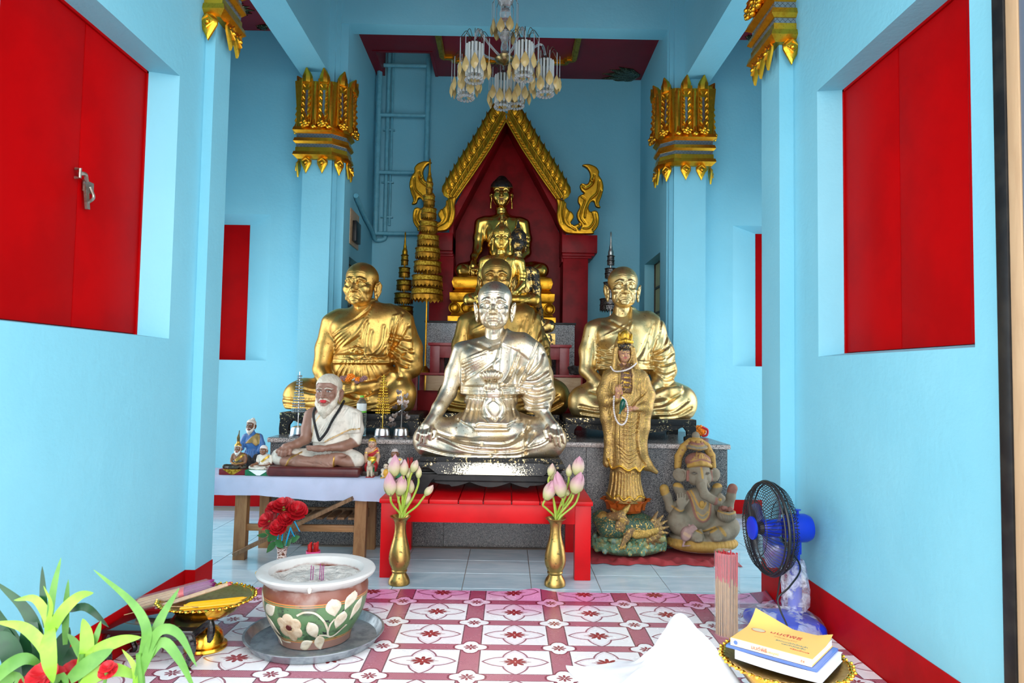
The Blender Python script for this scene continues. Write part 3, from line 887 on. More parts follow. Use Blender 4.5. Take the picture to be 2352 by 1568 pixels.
def hand_down(f, wrist, palm, tips, r, thumb, knuck=.42, col=0, sink=0):
 """palm lump, four fingers that arch over and reach the given tips, and a thumb from the palm's side"""
 f.chain([wrist, palm], [r * 1.25, r * 1.55], r, col)
 n = len(tips)
 for i, tp in enumerate(tips):
  w = (i - (n - 1) / 2)
  b = (palm[0] + w * r * .95, palm[1] + r * .4 - abs(w) * .6, palm[2] - r * .55)
  m = (b[0] * (1 - knuck) + tp[0] * knuck, b[1] * (1 - knuck) + tp[1] * knuck, min(b[2], tp[2]) - r * .55)
  f.chain([b, m, tp], [r * .60, r * .56, r * .44], r * .18, col)
  f.S.ell(f.t((b[0], b[1], b[2] - r * .1)), [r * .62 * f.k] * 3, r * .3 * f.k, col)
 f.chain([(palm[0] + thumb[0][0], palm[1] + thumb[0][1], palm[2] + thumb[0][2])] + list(thumb[1:]), [r * .75, r * .62, r * .48][:len(thumb)], r * .3, col)

# ------------------------------------------------------------------ silvered monk in front, hands on the knees
def silver_monk():
 f = Fig((938, 742, 1312, 1046), 4.52, (-100, 84), 2.0)
 f.ell((1128, 838, 22), (66, 42, 66), 8); f.ell((1128, 905, 10), (63, 46, 52), 20); f.ell((1130, 985, 14), (98, 54, 46), 20)
 f.cone((1080, 806, 24), (1198, 800, 24), 27, 31, 18); f.cone((1140, 768, 26), (1140, 806, 24), 24, 40, 12)
 f.ell((1092, 822, -4), (30, 22, 24), 16)
 # bare right arm
 f.chain([(1060, 806, 20), (1043, 856, 16), (1029, 902, 8)], [23, 21, 18.5], 10); f.chain([(1029, 902, 8), (1010, 936, -18), (994, 964, -42)], [19, 16, 11], 6)
 # sleeve arm
 f.chain([(1222, 812, 22), (1238, 862, 16), (1242, 904, 4)], [28, 31, 33], 12); f.chain([(1242, 904, 4), (1243, 934, -12)], [32, 22], 8)
 f.chain([(1214, 880, 0), (1216, 930, -10)], [26, 13], 12); f.chain([(1240, 930, -8), (1258, 963, -38)], [16.5, 11.5], 3)
 # legs under the robe
 f.chain([(1090, 992, 22), (1012, 1000, -16), (986, 1003, -34)], [46, 37, 31], 14); f.chain([(1170, 992, 22), (1244, 1000, -16), (1266, 1003, -34)], [46, 37, 31], 14)
 f.chain([(986, 1012, -38), (1060, 1024, -62), (1150, 1026, -68)], [28, 20, 19], 14); f.chain([(1266, 1012, -38), (1190, 1020, -60), (1110, 1020, -62)], [28, 20, 18], 14)
 f.ell((1130, 985, -22), (92, 44, 34), 18); f.ell((1128, 1030, -30), (150, 52, 22), 16)
 # robe: chest cover, shoulder panel, sash, skirt front
 fr = (-999, 34)
 f.pa([(1163, 752), (1150, 790), (1108, 808), (1060, 828), (1056, 905), (1200, 905), (1262, 860), (1262, 780), (1200, 752)], 4.5, 2.2, fr)
 f.pa([(1164, 750), (1150, 792), (1133, 840), (1130, 880), (1192, 885), (1214, 840), (1240, 790), (1200, 752)], 4.0, 1.6, fr)
 f.pa([(1152, 790), (1166, 756), (1200, 764), (1236, 786), (1214, 826), (1190, 806)], 3.0, 1.4, fr)
 for k in range(7):
  t = k / 6
  f.fold([(1149 - 4 * t, 791 + 30 * t), (1112 - 2 * t, 812 + 34 * t), (1064, 830 + 46 * t)], 3.4, 2.4, fr)
 for u in (1153, 1176): f.st([(u, 796), (u - 2, 830), (u - 3, 872)], -1.6, 1.2, fr)
 for k in range(5): f.fold([(1192 - 5 * k, 806 + 14 * k), (1178 - 5 * k, 850 + 8 * k), (1160 - 5 * k, 884)], 1.8, 3, fr)
 f.st([(1130, 844), (1128, 880)], -2.5, 2, fr)
 f.pa([(1058, 886), (1196, 886), (1198, 906), (1056, 907)], 5, 2, fr)
 for v in (890, 895, 900): f.st([(1060, v), (1100, v + 2), (1160, v + 2), (1196, v)], -2.2, 1.1, fr)
 f.st([(1057, 908), (1130, 912), (1198, 908)], -4, 2.4, fr)
 f.pa([(1072, 905), (1048, 958), (1090, 978), (1102, 968), (1164, 972), (1192, 958), (1188, 905)], 4, 1.6, (-999, 0))
 for a, b in ((1078, 1056), (1086, 1070), (1094, 1086), (1104, 1098), (1160, 1166), (1170, 1182), (1180, 1196)): f.fold([(a, 908), ((a + b) / 2, 935), (b, 962)], 3.2, 2.6, (-999, 10))
 f.pa([(1090, 976), (1172, 976), (1166, 984), (1092, 984)], 6, 1.6, (-999, 0))
 for (a, b, c) in (((1000, 985), (1060, 1006), (1110, 1012)), ((1014, 998), (1080, 1022), (1140, 1027)), ((1110, 1012), (1170, 1010), (1216, 978)), ((1140, 1027), (1196, 1022), (1226, 990)), ((970, 1018), (1040, 1034), (1130, 1036)), ((1130, 1034), (1180, 1036), (1206, 1030))):
  f.fold([a, b, c], 3.6, 3.2, (-999, -10))
 f.st([(1216, 966), (1206, 1000), (1206, 1038)], -4, 1.8, (-999, 0)); f.st([(1209, 966), (1200, 1000), (1200, 1038)], 3, 2.2, (-999, 0)); f.fold([(1210, 1018), (1240, 1010), (1262, 996)], 2.6, 2.4, (-999, -10))
 # sleeve drape
 for p in (((1236, 790), (1220, 830), (1196, 878)), ((1246, 812), (1236, 838), (1204, 868)), ((1200, 872), (1228, 868), (1256, 850)), ((1198, 882), (1232, 884), (1262, 872)), ((1196, 894), (1230, 902), (1266, 892)), ((1194, 904), (1222, 920), (1262, 912)), ((1196, 918), (1212, 934), (1254, 930))):
  f.fold(list(p), 3.8, 3.4, (-999, 40))
 # cloth bag tied at the waist
 f.ell((1135, 936, -40), (29, 16, 32), 3); f.cone((1124, 901, -44), (1144, 901, -44), 11, 11, 3); f.ell((1130, 886, -44), (17, 13, 13), 3); f.ell((1129, 861, -40), (27, 14, 14), 3)
 for u in (1108, 1116, 1124, 1133, 1142, 1150): f.st([(u, 850), ((u + 1129) / 2, 874)], -3, 1.6, (-999, -30))
 for u in (1121, 1128, 1136): f.st([(u, 877), (u - 2, 896)], -3, 1.6, (-999, -30))
 for v in (897, 902, 906): f.st([(1114, v), (1146, v)], -2, 1, (-999, -30))
 f.st([(1134, 914), (1118, 932), (1138, 962)], -3, 1.6, (-999, -36)); f.st([(1134, 914), (1153, 934), (1138, 962)], -3, 1.6, (-999, -36)); f.st([(1112, 920), (1105, 945), (1122, 964)], -2.5, 1.5, (-999, -30)); f.st([(1156, 918), (1166, 940), (1150, 962)], -2.5, 1.5, (-999, -30))
 # collar bones, elbow
 f.st([(1078, 790), (1104, 800), (1128, 808)], 2.5, 4, fr); f.st([(1100, 788), (1122, 800)], -3, 4, fr)
 f.floor(1042)
 # hands
 hand_down(f, (994, 962, -42), (985, 976, -56), [(966, 1002, -66), (975, 1009, -72), (985, 1010, -76), (996, 1002, -76)], 8.2, [(9, -2, 2), (1006, 985, -66), (1003, 998, -72)])
 hand_down(f, (1258, 962, -40), (1269, 976, -54), [(1260, 1004, -72), (1271, 1014, -76), (1281, 1017, -74), (1290, 1010, -66)], 8.2, [(-11, -2, 2), (1249, 984, -66), (1251, 998, -74)])
 f.head(HEADS['old'], 40, (1136.5, 700), (3, 0, -3), 6)
 return f.out()

def lap_monk(Y, M=None, head=None, W=35, rot=(0, 0, 0), bw=1.0):
 """seated with both hands in the lap (right-hand and rear monks)"""
 f = Fig((1296, 704, 1600, 962), Y, (-92, 84), 2.0, M)
 cx = 1434
 f.ell((cx, 792, 20), (62, 40, 66), 8); f.ell((cx, 850, 10), (58, 44, 50), 20); f.ell((1446, 915, 16), (88, 52, 44), 20)
 f.cone((1382, 752, 22), (1490, 748, 22), 24, 28, 16); f.cone((cx, 712, 24), (cx, 752, 22), 22, 38, 12)
 f.ell((1398, 770, -6), (28, 22, 24), 14)
 f.chain([(1364, 756, 18), (1352, 806, 16), (1348, 850, 6)], [21, 19.5, 17.5], 10); f.chain([(1348, 850, 6), (1374, 884, -30), (1412, 902, -52)], [17, 14, 10], 6)
 f.chain([(1508, 760, 20), (1522, 808, 16), (1526, 850, 6)], [25, 28, 29], 12); f.chain([(1526, 850, 6), (1508, 884, -26)], [28, 17], 8); f.chain([(1512, 876, -20), (1470, 906, -54)], [15, 10], 4)
 f.chain([(1400, 922, 20), (1345, 918, -14), (1334, 918, -24)], [40, 34, 30], 14); f.chain([(1490, 920, 20), (1548, 916, -12), (1562, 918, -22)], [40, 35, 31], 14)
 f.chain([(1334, 930, -28), (1390, 942, -56), (1460, 942, -62)], [26, 20, 18], 14); f.chain([(1562, 930, -26), (1510, 936, -56), (1440, 934, -58)], [28, 22, 18], 14)
 f.ell((1446, 915, -16), (84, 40, 30), 18); f.ell((1448, 946, -26), (132, 48, 20), 16)
 fr = (-999, 34)
 f.pa([(1448, 704), (1442, 740), (1412, 758), (1368, 780), (1366, 850), (1500, 850), (1538, 810), (1530, 730), (1490, 704)], 4.5, 2.0, fr)
 f.pa([(1450, 700), (1445, 742), (1438, 800), (1436, 832), (1488, 836), (1506, 790), (1518, 728), (1490, 702)], 4.5, 1.5, fr)
 for k in range(9):
  t = k / 8
  f.fold([(1444 - 6 * t, 741 + 26 * t), (1412 - 2 * t, 762 + 30 * t), (1369, 782 + 40 * t)], 3.2, 2.0, fr)
 for k in range(5): f.fold([(1498 - 6 * k, 742 + 14 * k), (1488 - 6 * k, 790 + 6 * k), (1470 - 6 * k, 832)], 1.8, 3, fr)
 f.pa([(1366, 828), (1496, 830), (1498, 850), (1366, 848)], 4, 2, fr)
 for v in (832, 838, 844): f.st([(1370, v), (1410, v + 3), (1450, v + 2), (1494, v)], -2.2, 1.2, fr)
 for k in range(5): f.fold([(1372, 800 + 8 * k), (1400, 806 + 9 * k), (1432, 806 + 8 * k)], 2.2, 2.2, fr)
 for a, b in ((1390, 1378), (1402, 1396), (1416, 1412), (1430, 1430), (1446, 1450), (1462, 1470), (1476, 1490)): f.fold([(a, 852), ((a + b) / 2, 870), (b, 890)], 3, 2.4, (-999, 10))
 for p in (((1520, 732), (1508, 770), (1494, 810)), ((1532, 770), (1518, 800), (1496, 818)), ((1496, 812), (1516, 806), (1538, 790)), ((1494, 822), (1520, 822), (1545, 810)), ((1492, 834), (1518, 838), (1546, 830)), ((1496, 846), (1520, 856), (1546, 848)), ((1500, 858), (1520, 872), (1540, 866))):
  f.fold(list(p), 3.6, 3.2, (-999, 40))
 for (a, b, c) in (((1326, 930), (1370, 936), (1420, 920)), ((1330, 944), (1380, 950), (1440, 948)), ((1490, 942), (1530, 940), (1566, 918)), ((1500, 952), (1540, 950), (1574, 934)), ((1480, 930), (1510, 924), (1546, 902)), ((1350, 898), (1380, 906), (1410, 912))):
  f.fold([a, b, c], 3.4, 3, (-999, -6))
 f.st([(1384, 740), (1408, 750), (1430, 760)], 2.5, 4, fr); f.st([(1404, 738), (1424, 752)], -3, 4, fr)
 # upturned foot, lap hands
 f.chain([(1490, 912, -50), (1520, 900, -52), (1544, 894, -46)], [13, 13, 11], 6)
 for k in range(4): f.cone((1538 + k * 3, 898 - k * 2, -52 + k * 5), (1549 + k * 2, 893 - k * 2.4, -54 + k * 6), 5, 4, 1.5)
 hand_lap(f, (1412, 902, -52), (1444, 908, -64), -1, 7); hand_lap(f, (1470, 906, -54), (1438, 900, -70), 1, 7)
 f.floor(957)
 f.head(head if head is not None else HEADS['thin'], W, (1432, 659), rot, 6)
 return f.out()

def hand_lap(f, wrist, palm, side, r):
 """open hand lying in the lap; side = +1 when the fingers point to the viewer's left"""
 f.chain([wrist, palm], [r * 1.2, r * 1.5], r)
 for i in range(4):
  b = (palm[0] - side * r * .8, palm[1] - r * .9 + i * r * .62, palm[2] - r * .3 * i + r * .3)
  f.chain([b, (b[0] - side * r * 2.2, b[1] + r * .5, b[2] - r * .3), (b[0] - side * r * 4.2, b[1] + r * .7, b[2] + r * .2)], [r * .56, r * .5, r * .4], r * .15)
 f.chain([(palm[0] + side * r * .4, palm[1] - r * 1.0, palm[2] - r * .4), (palm[0] - side * r * 1.4, palm[1] - r * 2.0, palm[2] - r * .3), (palm[0] - side * r * 2.9, palm[1] - r * 2.1, palm[2])], [r * .7, r * .55, r * .42], r * .25)

def left_monk(Y):
 f = Fig((648, 686, 972, 952), Y, (-96, 84), 2.0)
 f.ell((838, 778, 20), (76, 44, 72), 8); f.ell((834, 850, 8), (72, 52, 52), 20); f.ell((820, 905, 16), (98, 56, 42), 20)
 f.cone((776, 734, 22), (908, 734, 22), 28, 32, 18); f.cone((836, 694, 26), (838, 738, 24), 28, 44, 14)
 f.ell((796, 756, -6), (36, 24, 28), 16)
 f.chain([(758, 742, 18), (744, 800, 16), (738, 848, 6)], [25, 23, 21], 10); f.chain([(738, 848, 6), (762, 876, -28), (800, 886, -52)], [20, 15, 11], 6)
 f.chain([(922, 746, 20), (936, 800, 16), (938, 838, 6)], [28, 31, 32], 12); f.chain([(938, 838, 6), (922, 862, -22)], [31, 18], 8); f.chain([(926, 858, -18), (868, 884, -56)], [17, 11], 4)
 f.chain([(780, 912, 20), (705, 904, -14), (690, 906, -24)], [40, 33, 29], 14); f.chain([(870, 908, 20), (912, 900, -14), (926, 900, -24)], [42, 36, 32], 14)
 f.chain([(690, 914, -30), (760, 926, -58), (830, 928, -66)], [25, 20, 18], 14); f.chain([(926, 910, -28), (880, 922, -58), (800, 922, -62)], [30, 24, 18], 14)
 f.ell((820, 905, -14), (90, 44, 30), 18); f.ell((808, 932, -26), (142, 50, 20), 16)
 fr = (-999, 36)
 f.pa([(862, 690), (846, 724), (812, 742), (772, 768), (768, 836), (900, 836), (950, 800), (946, 724), (900, 692)], 5, 2.2, fr)
 f.pa([(858, 694), (842, 736), (834, 790), (848, 818), (890, 826), (906, 790), (924, 722), (896, 694)], 4.5, 1.6, fr)
 for k in range(5):
  t = k / 4
  f.fold([(856 - 8 * t, 704 + 26 * t), (814 + 6 * t, 742 + 24 * t), (772, 768 + 38 * t)], 4.0, 2.8, fr)
 for k in range(3): f.fold([(832 - 2 * k, 776 + 8 * k), (806, 792 + 8 * k), (776, 806 + 4 * k)], 3, 3, fr)
 for p in (((850, 742), (842, 780), (846, 806)), ((860, 762), (856, 792), (862, 812)), ((886, 750), (880, 790), (860, 816)), ((908, 732), (900, 780), (872, 816))): f.fold(list(p), 3, 3.4, fr)
 f.pa([(906, 726), (924, 720), (912, 770), (894, 822), (880, 822), (896, 770)], 3, 1.8, fr)
 f.pa([(768, 814), (898, 818), (900, 836), (768, 834)], 4.5, 2, fr)
 for v in (818, 823, 829): f.st([(772, v), (806, v + 2), (860, v + 2), (896, v)], -2.2, 1.2, fr)
 # knot of the sash
 f.ell((828, 803, -30), (17, 12, 9), 3); f.ell((830, 820, -34), (22, 12, 8), 3)
 for p in (((814, 800), (826, 796), (840, 800)), ((818, 808), (830, 803), (842, 808)), ((812, 820), (830, 826), (852, 814)), ((822, 797), (832, 806), (826, 812))): f.st(list(p), -3, 1.4, (-999, -20))
 for a, b in ((800, 770), (808, 786), (816, 802), (826, 818), (838, 838), (846, 856), (856, 876), (868, 892)): f.fold([(a, 832), ((a + b) / 2, 852), (b, 874)], 3.6, 2.6, (-999, 12))
 for p in (((924, 722), (908, 756), (892, 812)), ((938, 748), (922, 780), (902, 800)), ((902, 772), (920, 776), (944, 780)), ((900, 786), (920, 796), (948, 808)), ((898, 800), (918, 814), (946, 828)), ((900, 816), (920, 834), (940, 842)), ((896, 838), (912, 844), (926, 866)), ((902, 846), (916, 852), (922, 868))):
  f.fold(list(p), 4, 3.6, (-999, 40))
 for (a, b, c) in (((664, 912), (730, 916), (790, 906)), ((668, 926), (740, 934), (800, 936)), ((700, 890), (730, 898), (770, 902)), ((780, 914), (810, 926), (860, 914)), ((790, 924), (820, 936), (880, 926)), ((870, 936), (900, 932), (930, 916)), ((812, 902), (840, 912), (868, 900))):
  f.fold([a, b, c], 3.6, 3, (-999, -6))
 hand_lap(f, (800, 886, -52), (824, 890, -66), -1, 7); hand_lap(f, (868, 884, -56), (838, 888, -74), 1, 8.5)
 f.floor(945)
 f.head(HEADS['full'], 37, (832, 653), (2, 0, -14), 4)
 return f.out()

HEADS = dict(old=head_monk(wrinkle=1.1, lips=.8), thin=head_monk(thin=1, wrinkle=1.0, lips=1.2, cheek=-1), full=head_monk(wrinkle=.9, cheek=1, lips=.9))

def statue(name, label, g, m, base_uv=None, mats=None, group=None, parts=None):
 """a thing: Empty at the base with the figure's body as one continuous mesh"""
 v, f, c = g
 lo, hi = v.min(0), v.max(0)
 t = thing(name, label, 'statue', ((lo[0] + hi[0]) / 2, (lo[1] + hi[1]) / 2, lo[2]), group)
 cols = None
 if mats is not None:
  cols = np.array(mats, dtype=np.float32)[c]
  for _ in range(1):
   acc = cols.copy(); num = np.ones(len(v), dtype=np.float32)
   for i in range(4): np.add.at(acc, f[:, i], cols[f[:, (i + 1) % 4]]); np.add.at(num, f[:, i], 1)
   cols = acc / num[:, None]
 raw('body', v, f, m, t, True, None, cols)
 return t
YM = 5.34
statue('monk_statue', 'silvered seated monk statue with hands resting on both knees', silver_monk(), 'gold_silver')
statue('monk_statue', 'gold seated monk statue holding a flower garland in its lap', left_monk(YM), 'gold_leaf')
statue('monk_statue', 'gold seated monk statue behind the standing robed goddess figure', lap_monk(YM), 'gold_pale')
statue('monk_statue', 'gold seated monk statue mostly hidden behind the silvered monk', lap_monk(5.60, lambda u, v: (1140 + (u - 1432) * 1.03, 640 + (v - 659) * 1.03), HEADS['full'], 35), 'gold_leaf')


# ================================================================== altar platform, stands, bench
def W3(u, v, Y): return Vector(P(u, v, Y))
ZP = .74
pf = thing('altar_platform', 'long grey granite altar platform with a polished top slab', 'platform', (-.05, 4.84, 0))
x0, x1 = -1.66, 1.56
MB().box(x0 + .01, 4.86, 0, x1 - .01, YC - .002, ZP - .03).build('core', 'granite', pf, False)
xs = [x0, P(1019, 1200, 4.84)[0] - 1.0, P(1019, 1200, 4.84)[0], P(1346, 1100, 4.84)[0], x1]
for a, b_ in zip(xs[:-1], xs[1:]):
 MB().bbox(a + .001, 4.838, 0, b_ - .001, 4.862, ZP - .028, .0015).build('panel', 'granite', pf, False)
for s_, xx in ((-1, x0), (1, x1)):
 MB().bbox(min(xx, xx - s_ * .02), 4.864, 0, max(xx, xx - s_ * .02), YC, ZP - .028, .0015).build('panel', 'granite', pf, False)
MB().bbox(x0 - .012, 4.815, ZP - .028, x1 + .012, YC - .002, ZP, .004).build('top_slab', 'granite', pf, False)
MB().bbox(x0 - .014, 4.809, ZP - .034, x1 + .014, 4.83, ZP - .004, .006).build('nosing', 'granite_pink', pf)
struct('floor_alcove', MB().box(AL + .008, YC, 0, 1.384, YB - .002, ZP), 'granite', False)

def kang_stand(label, x0, x1, y0, y1, z0, z1, m='black_speckled', cusp=1):
 """low black stand: top slab, bow-fronted apron, four scrolled feet"""
 t = thing('statue_stand', label, 'stand', ((x0 + x1) / 2, (y0 + y1) / 2, z0))
 H = z1 - z0; tb = .30 * H
 MB().bbox(x0, y0, z1 - tb, x1, y1, z1, .006).build('top_slab', m, t)
 fw = .16 * H + .055
 for sx in (0, 1):
  for sy in (0, 1):
   a = x0 + .004 if sx == 0 else x1 - .004; s = 1 if sx == 0 else -1; yy = y0 + .004 if sy == 0 else y1 - .05
   o = [(a, z1 - tb), (a - s * .006, z0 + H * .28), (a - s * .004, z0), (a + s * fw, z0), (a + s * fw * 1.0, z0 + H * .16), (a + s * fw * .78, z0 + H * .2), (a + s * fw * .8, z0 + H * .42), (a + s * fw * 1.2, z1 - tb)]
   MB().prism(o, yy, yy + .046).build('foot', m, t)
 n = 40; xa, xb = x0 + fw * .9, x1 - fw * .9
 bot = []
 for i in range(n + 1):
  q = i / n; q2 = abs(2 * q - 1)
  d = .46 + .22 * (math.cos(q2 * math.pi) * .5 + .5) - .12 * math.exp(-((q2 - .93) / .06) ** 2)
  bot.append((xa + (xb - xa) * q, z1 - tb - H * (d - .28)))
 for yy in (y0 + .008, y1 - .03):
  MB().prism([(xa, z1 - tb + .001), (xb, z1 - tb + .001)] + bot[::-1], yy, yy + .024).build('apron', m, t)
 return t
zl, zr = P(805, 945, YM)[2], P(1448, 957, YM)[2]
kang_stand('black lacquered stand flecked with gold under the garland-holding monk', P(641, 980, 5.06)[0], P(962, 980, 5.06)[0], 5.06, 5.66, ZP, zl + .002)
kang_stand('black lacquered stand flecked with gold under the right-hand gold monk', P(1298, 980, 5.06)[0], P(1600, 980, 5.06)[0], 5.06, 5.66, ZP, zr + .002)
zb3 = P(1155, 640 + (957 - 659) * 1.03, 5.60)[2]
kang_stand('black stand under the rear gold monk, almost hidden', P(1000, 980, 5.32)[0], P(1285, 980, 5.32)[0], 5.32, 5.84, ZP, zb3 + .002)

# red bench
ZB = .462
BX0, BX1, BY0, BY1 = -.735, .508, 4.085, 4.80
bn = thing('red_bench', 'low red painted wooden bench of wide planks under the silvered monk', 'bench', (-.11, 4.4, 0))
pj = [BX0 - .012] + [P(u, 1160, BY0)[0] for u in (985, 1053, 1110, 1175, 1240)] + [BX1 + .012]
for a, c in zip(pj[:-1], pj[1:]):
 MB().bbox(a + .0025, BY0 - .016, ZB - .026, c - .0025, BY1, ZB, .006).build('plank', 'red_bench', bn)
for xa in (BX0, BX1 - .095):
 for ya in (BY0, BY1 - .075): MB().bbox(xa, ya, 0, xa + .095, ya + .07, ZB - .026, .003).build('leg', 'red_bench', bn)
MB().bbox(BX0 + .095, BY0 + .004, ZB - .137, BX1 - .095, BY0 + .03, ZB - .026, .003).build('apron', 'red_bench', bn)
MB().bbox(BX0 + .095, BY1 - .03, ZB - .137, BX1 - .095, BY1 - .006, ZB - .026, .003).build('apron', 'red_bench', bn)
for xa in (BX0 + .01, BX1 - .035): MB().bbox(xa, BY0 + .07, ZB - .137, xa + .025, BY1 - .075, ZB - .026, .003).build('apron', 'red_bench', bn)

# carved stand under the silvered monk
zs = P(1130, 1042, 4.52)[2]
SX0, SX1, SY0, SY1 = P(951, 1085, 4.25)[0], P(1299, 1085, 4.25)[0], 4.25, 4.78
st = thing('statue_stand', 'black carved stand with a gilded front plaque on the red bench', 'stand', ((SX0 + SX1) / 2, 4.5, ZB))
cx, hx, cy, hy = (SX0 + SX1) / 2, (SX1 - SX0) / 2, (SY0 + SY1) / 2, (SY1 - SY0) / 2
HZ = zs - ZB
MB().sweep_rect([(-.025, 0), (-.004, .012), (-.002, .03), (-.010, .045), (-.03, .05), (-.03, .075)], hx, hy, (cx, cy, zs - .073)).build('top_slab', 'black_speckled', st)
MB().sweep_rect([(-.005, -.03), (-.035, .0), (-.04, .02), (-.02, .032), (-.025, .04)], hx, hy, (cx, cy, zs - .113)).build('moulding', 'black_lacquer', st)
n = 60; xa, xb = cx - hx * .80, cx + hx * .80; bot = []
for i in range(n + 1):
 q = i / n * 2 - 1
 d = .040 + .030 * abs(math.sin((q * 1.5 + .5) * math.pi)) ** 1.0 * (1 if abs(q) < .66 else .6) - (.03 if abs(q) > .9 else 0)
 bot.append((cx + q * hx * .80, zs - .105 - d))
for yy in (SY0 + .012, SY1 - .045): MB().prism([(xa, zs - .105), (xb, zs - .105)] + bot[::-1], yy, yy + .03).build('apron', 'black_lacquer', st)
for sx in (-1, 1):
 for yy in (SY0 + .004, SY1 - .07):
  a = cx + sx * (hx - .008)
  o = [(a, zs - .10), (a + sx * .01, ZB + .05), (a - sx * .004, ZB), (a - sx * .08, ZB), (a - sx * .075, ZB + .04), (a - sx * .10, zs - .14), (a - sx * .14, zs - .10)]
  MB().prism(o, yy, yy + .06).build('foot', 'black_lacquer', st)
p = [(985, 1072), (1005, 1060), (1246, 1064), (1264, 1078), (1248, 1092), (1006, 1088)]
q = [P(u, v, SY0) for u, v in p]
MB().prism([(w_[0], w_[2]) for w_ in q], SY0 - .012, SY0 + .03).build('plaque', 'black_gilt', st)

# ================================================================== red throne, arch and altar tables behind
PY = 6.80
th = thing('throne_arch', 'red throne niche with a gilded flame-edged pointed arch', 'throne', (-.01, PY, ZP))
def pillar(u0, u1, c0, c1):
 a, b_ = P(u0, 700, PY)[0], P(u1, 700, PY)[0]; ca, cb = P(c0, 560, PY)[0], P(c1, 560, PY)[0]
 z5, z6 = P(1330, 541, PY)[2], P(1330, 582, PY)[2]
 MB().bbox(a, PY, ZP, b_, 7.2, z6 - .05, .006).build('pillar', 'red_throne', th)
 MB().bbox(ca, PY - .04, z6, cb, 7.2, z5, .006).build('pillar_cap', 'red_throne', th)
 MB().bbox(ca + (a - ca) * .3, PY - .025, z6 - .03, cb + (b_ - cb) * .3, 7.2, z6 + .001, .008).build('moulding', 'red_throne', th)
 MB().bbox(ca + (a - ca) * .6, PY - .012, z6 - .052, cb + (b_ - cb) * .6, 7.2, z6 - .028, .008).build('moulding', 'red_throne', th)
pillar(985, 1040, 962, 1040); pillar(1292, 1350, 1290, 1371)
# red back panel and the thick red reveal of the arch
zc = P(1163, 541, PY)[2]; zap = P(1163, 268, PY)[2]
xl, xr, xm = P(1040, 560, PY)[0], P(1291, 560, PY)[0], P(1164, 300, PY)[0]
MB().prism([(xl - .05, ZP), (xr + .05, ZP), (xr + .05, zc), (xm, zap + .1), (xl - .05, zc)], 7.16, 7.22).build('back_panel', 'red_throne', th)
rv = MB()
for xa, s in ((xl, -1), (xr, 1)):
 rv.prism([(xa, zc - .25), (xa + s * .04, zc - .25), (xa + s * .04, zc + .20), (xm + s * .04, zap + .02), (xm, zap - .04), (xa, zc + .13)], PY + .03, 7.2)
rv.build('reveal', 'red_throne', th)
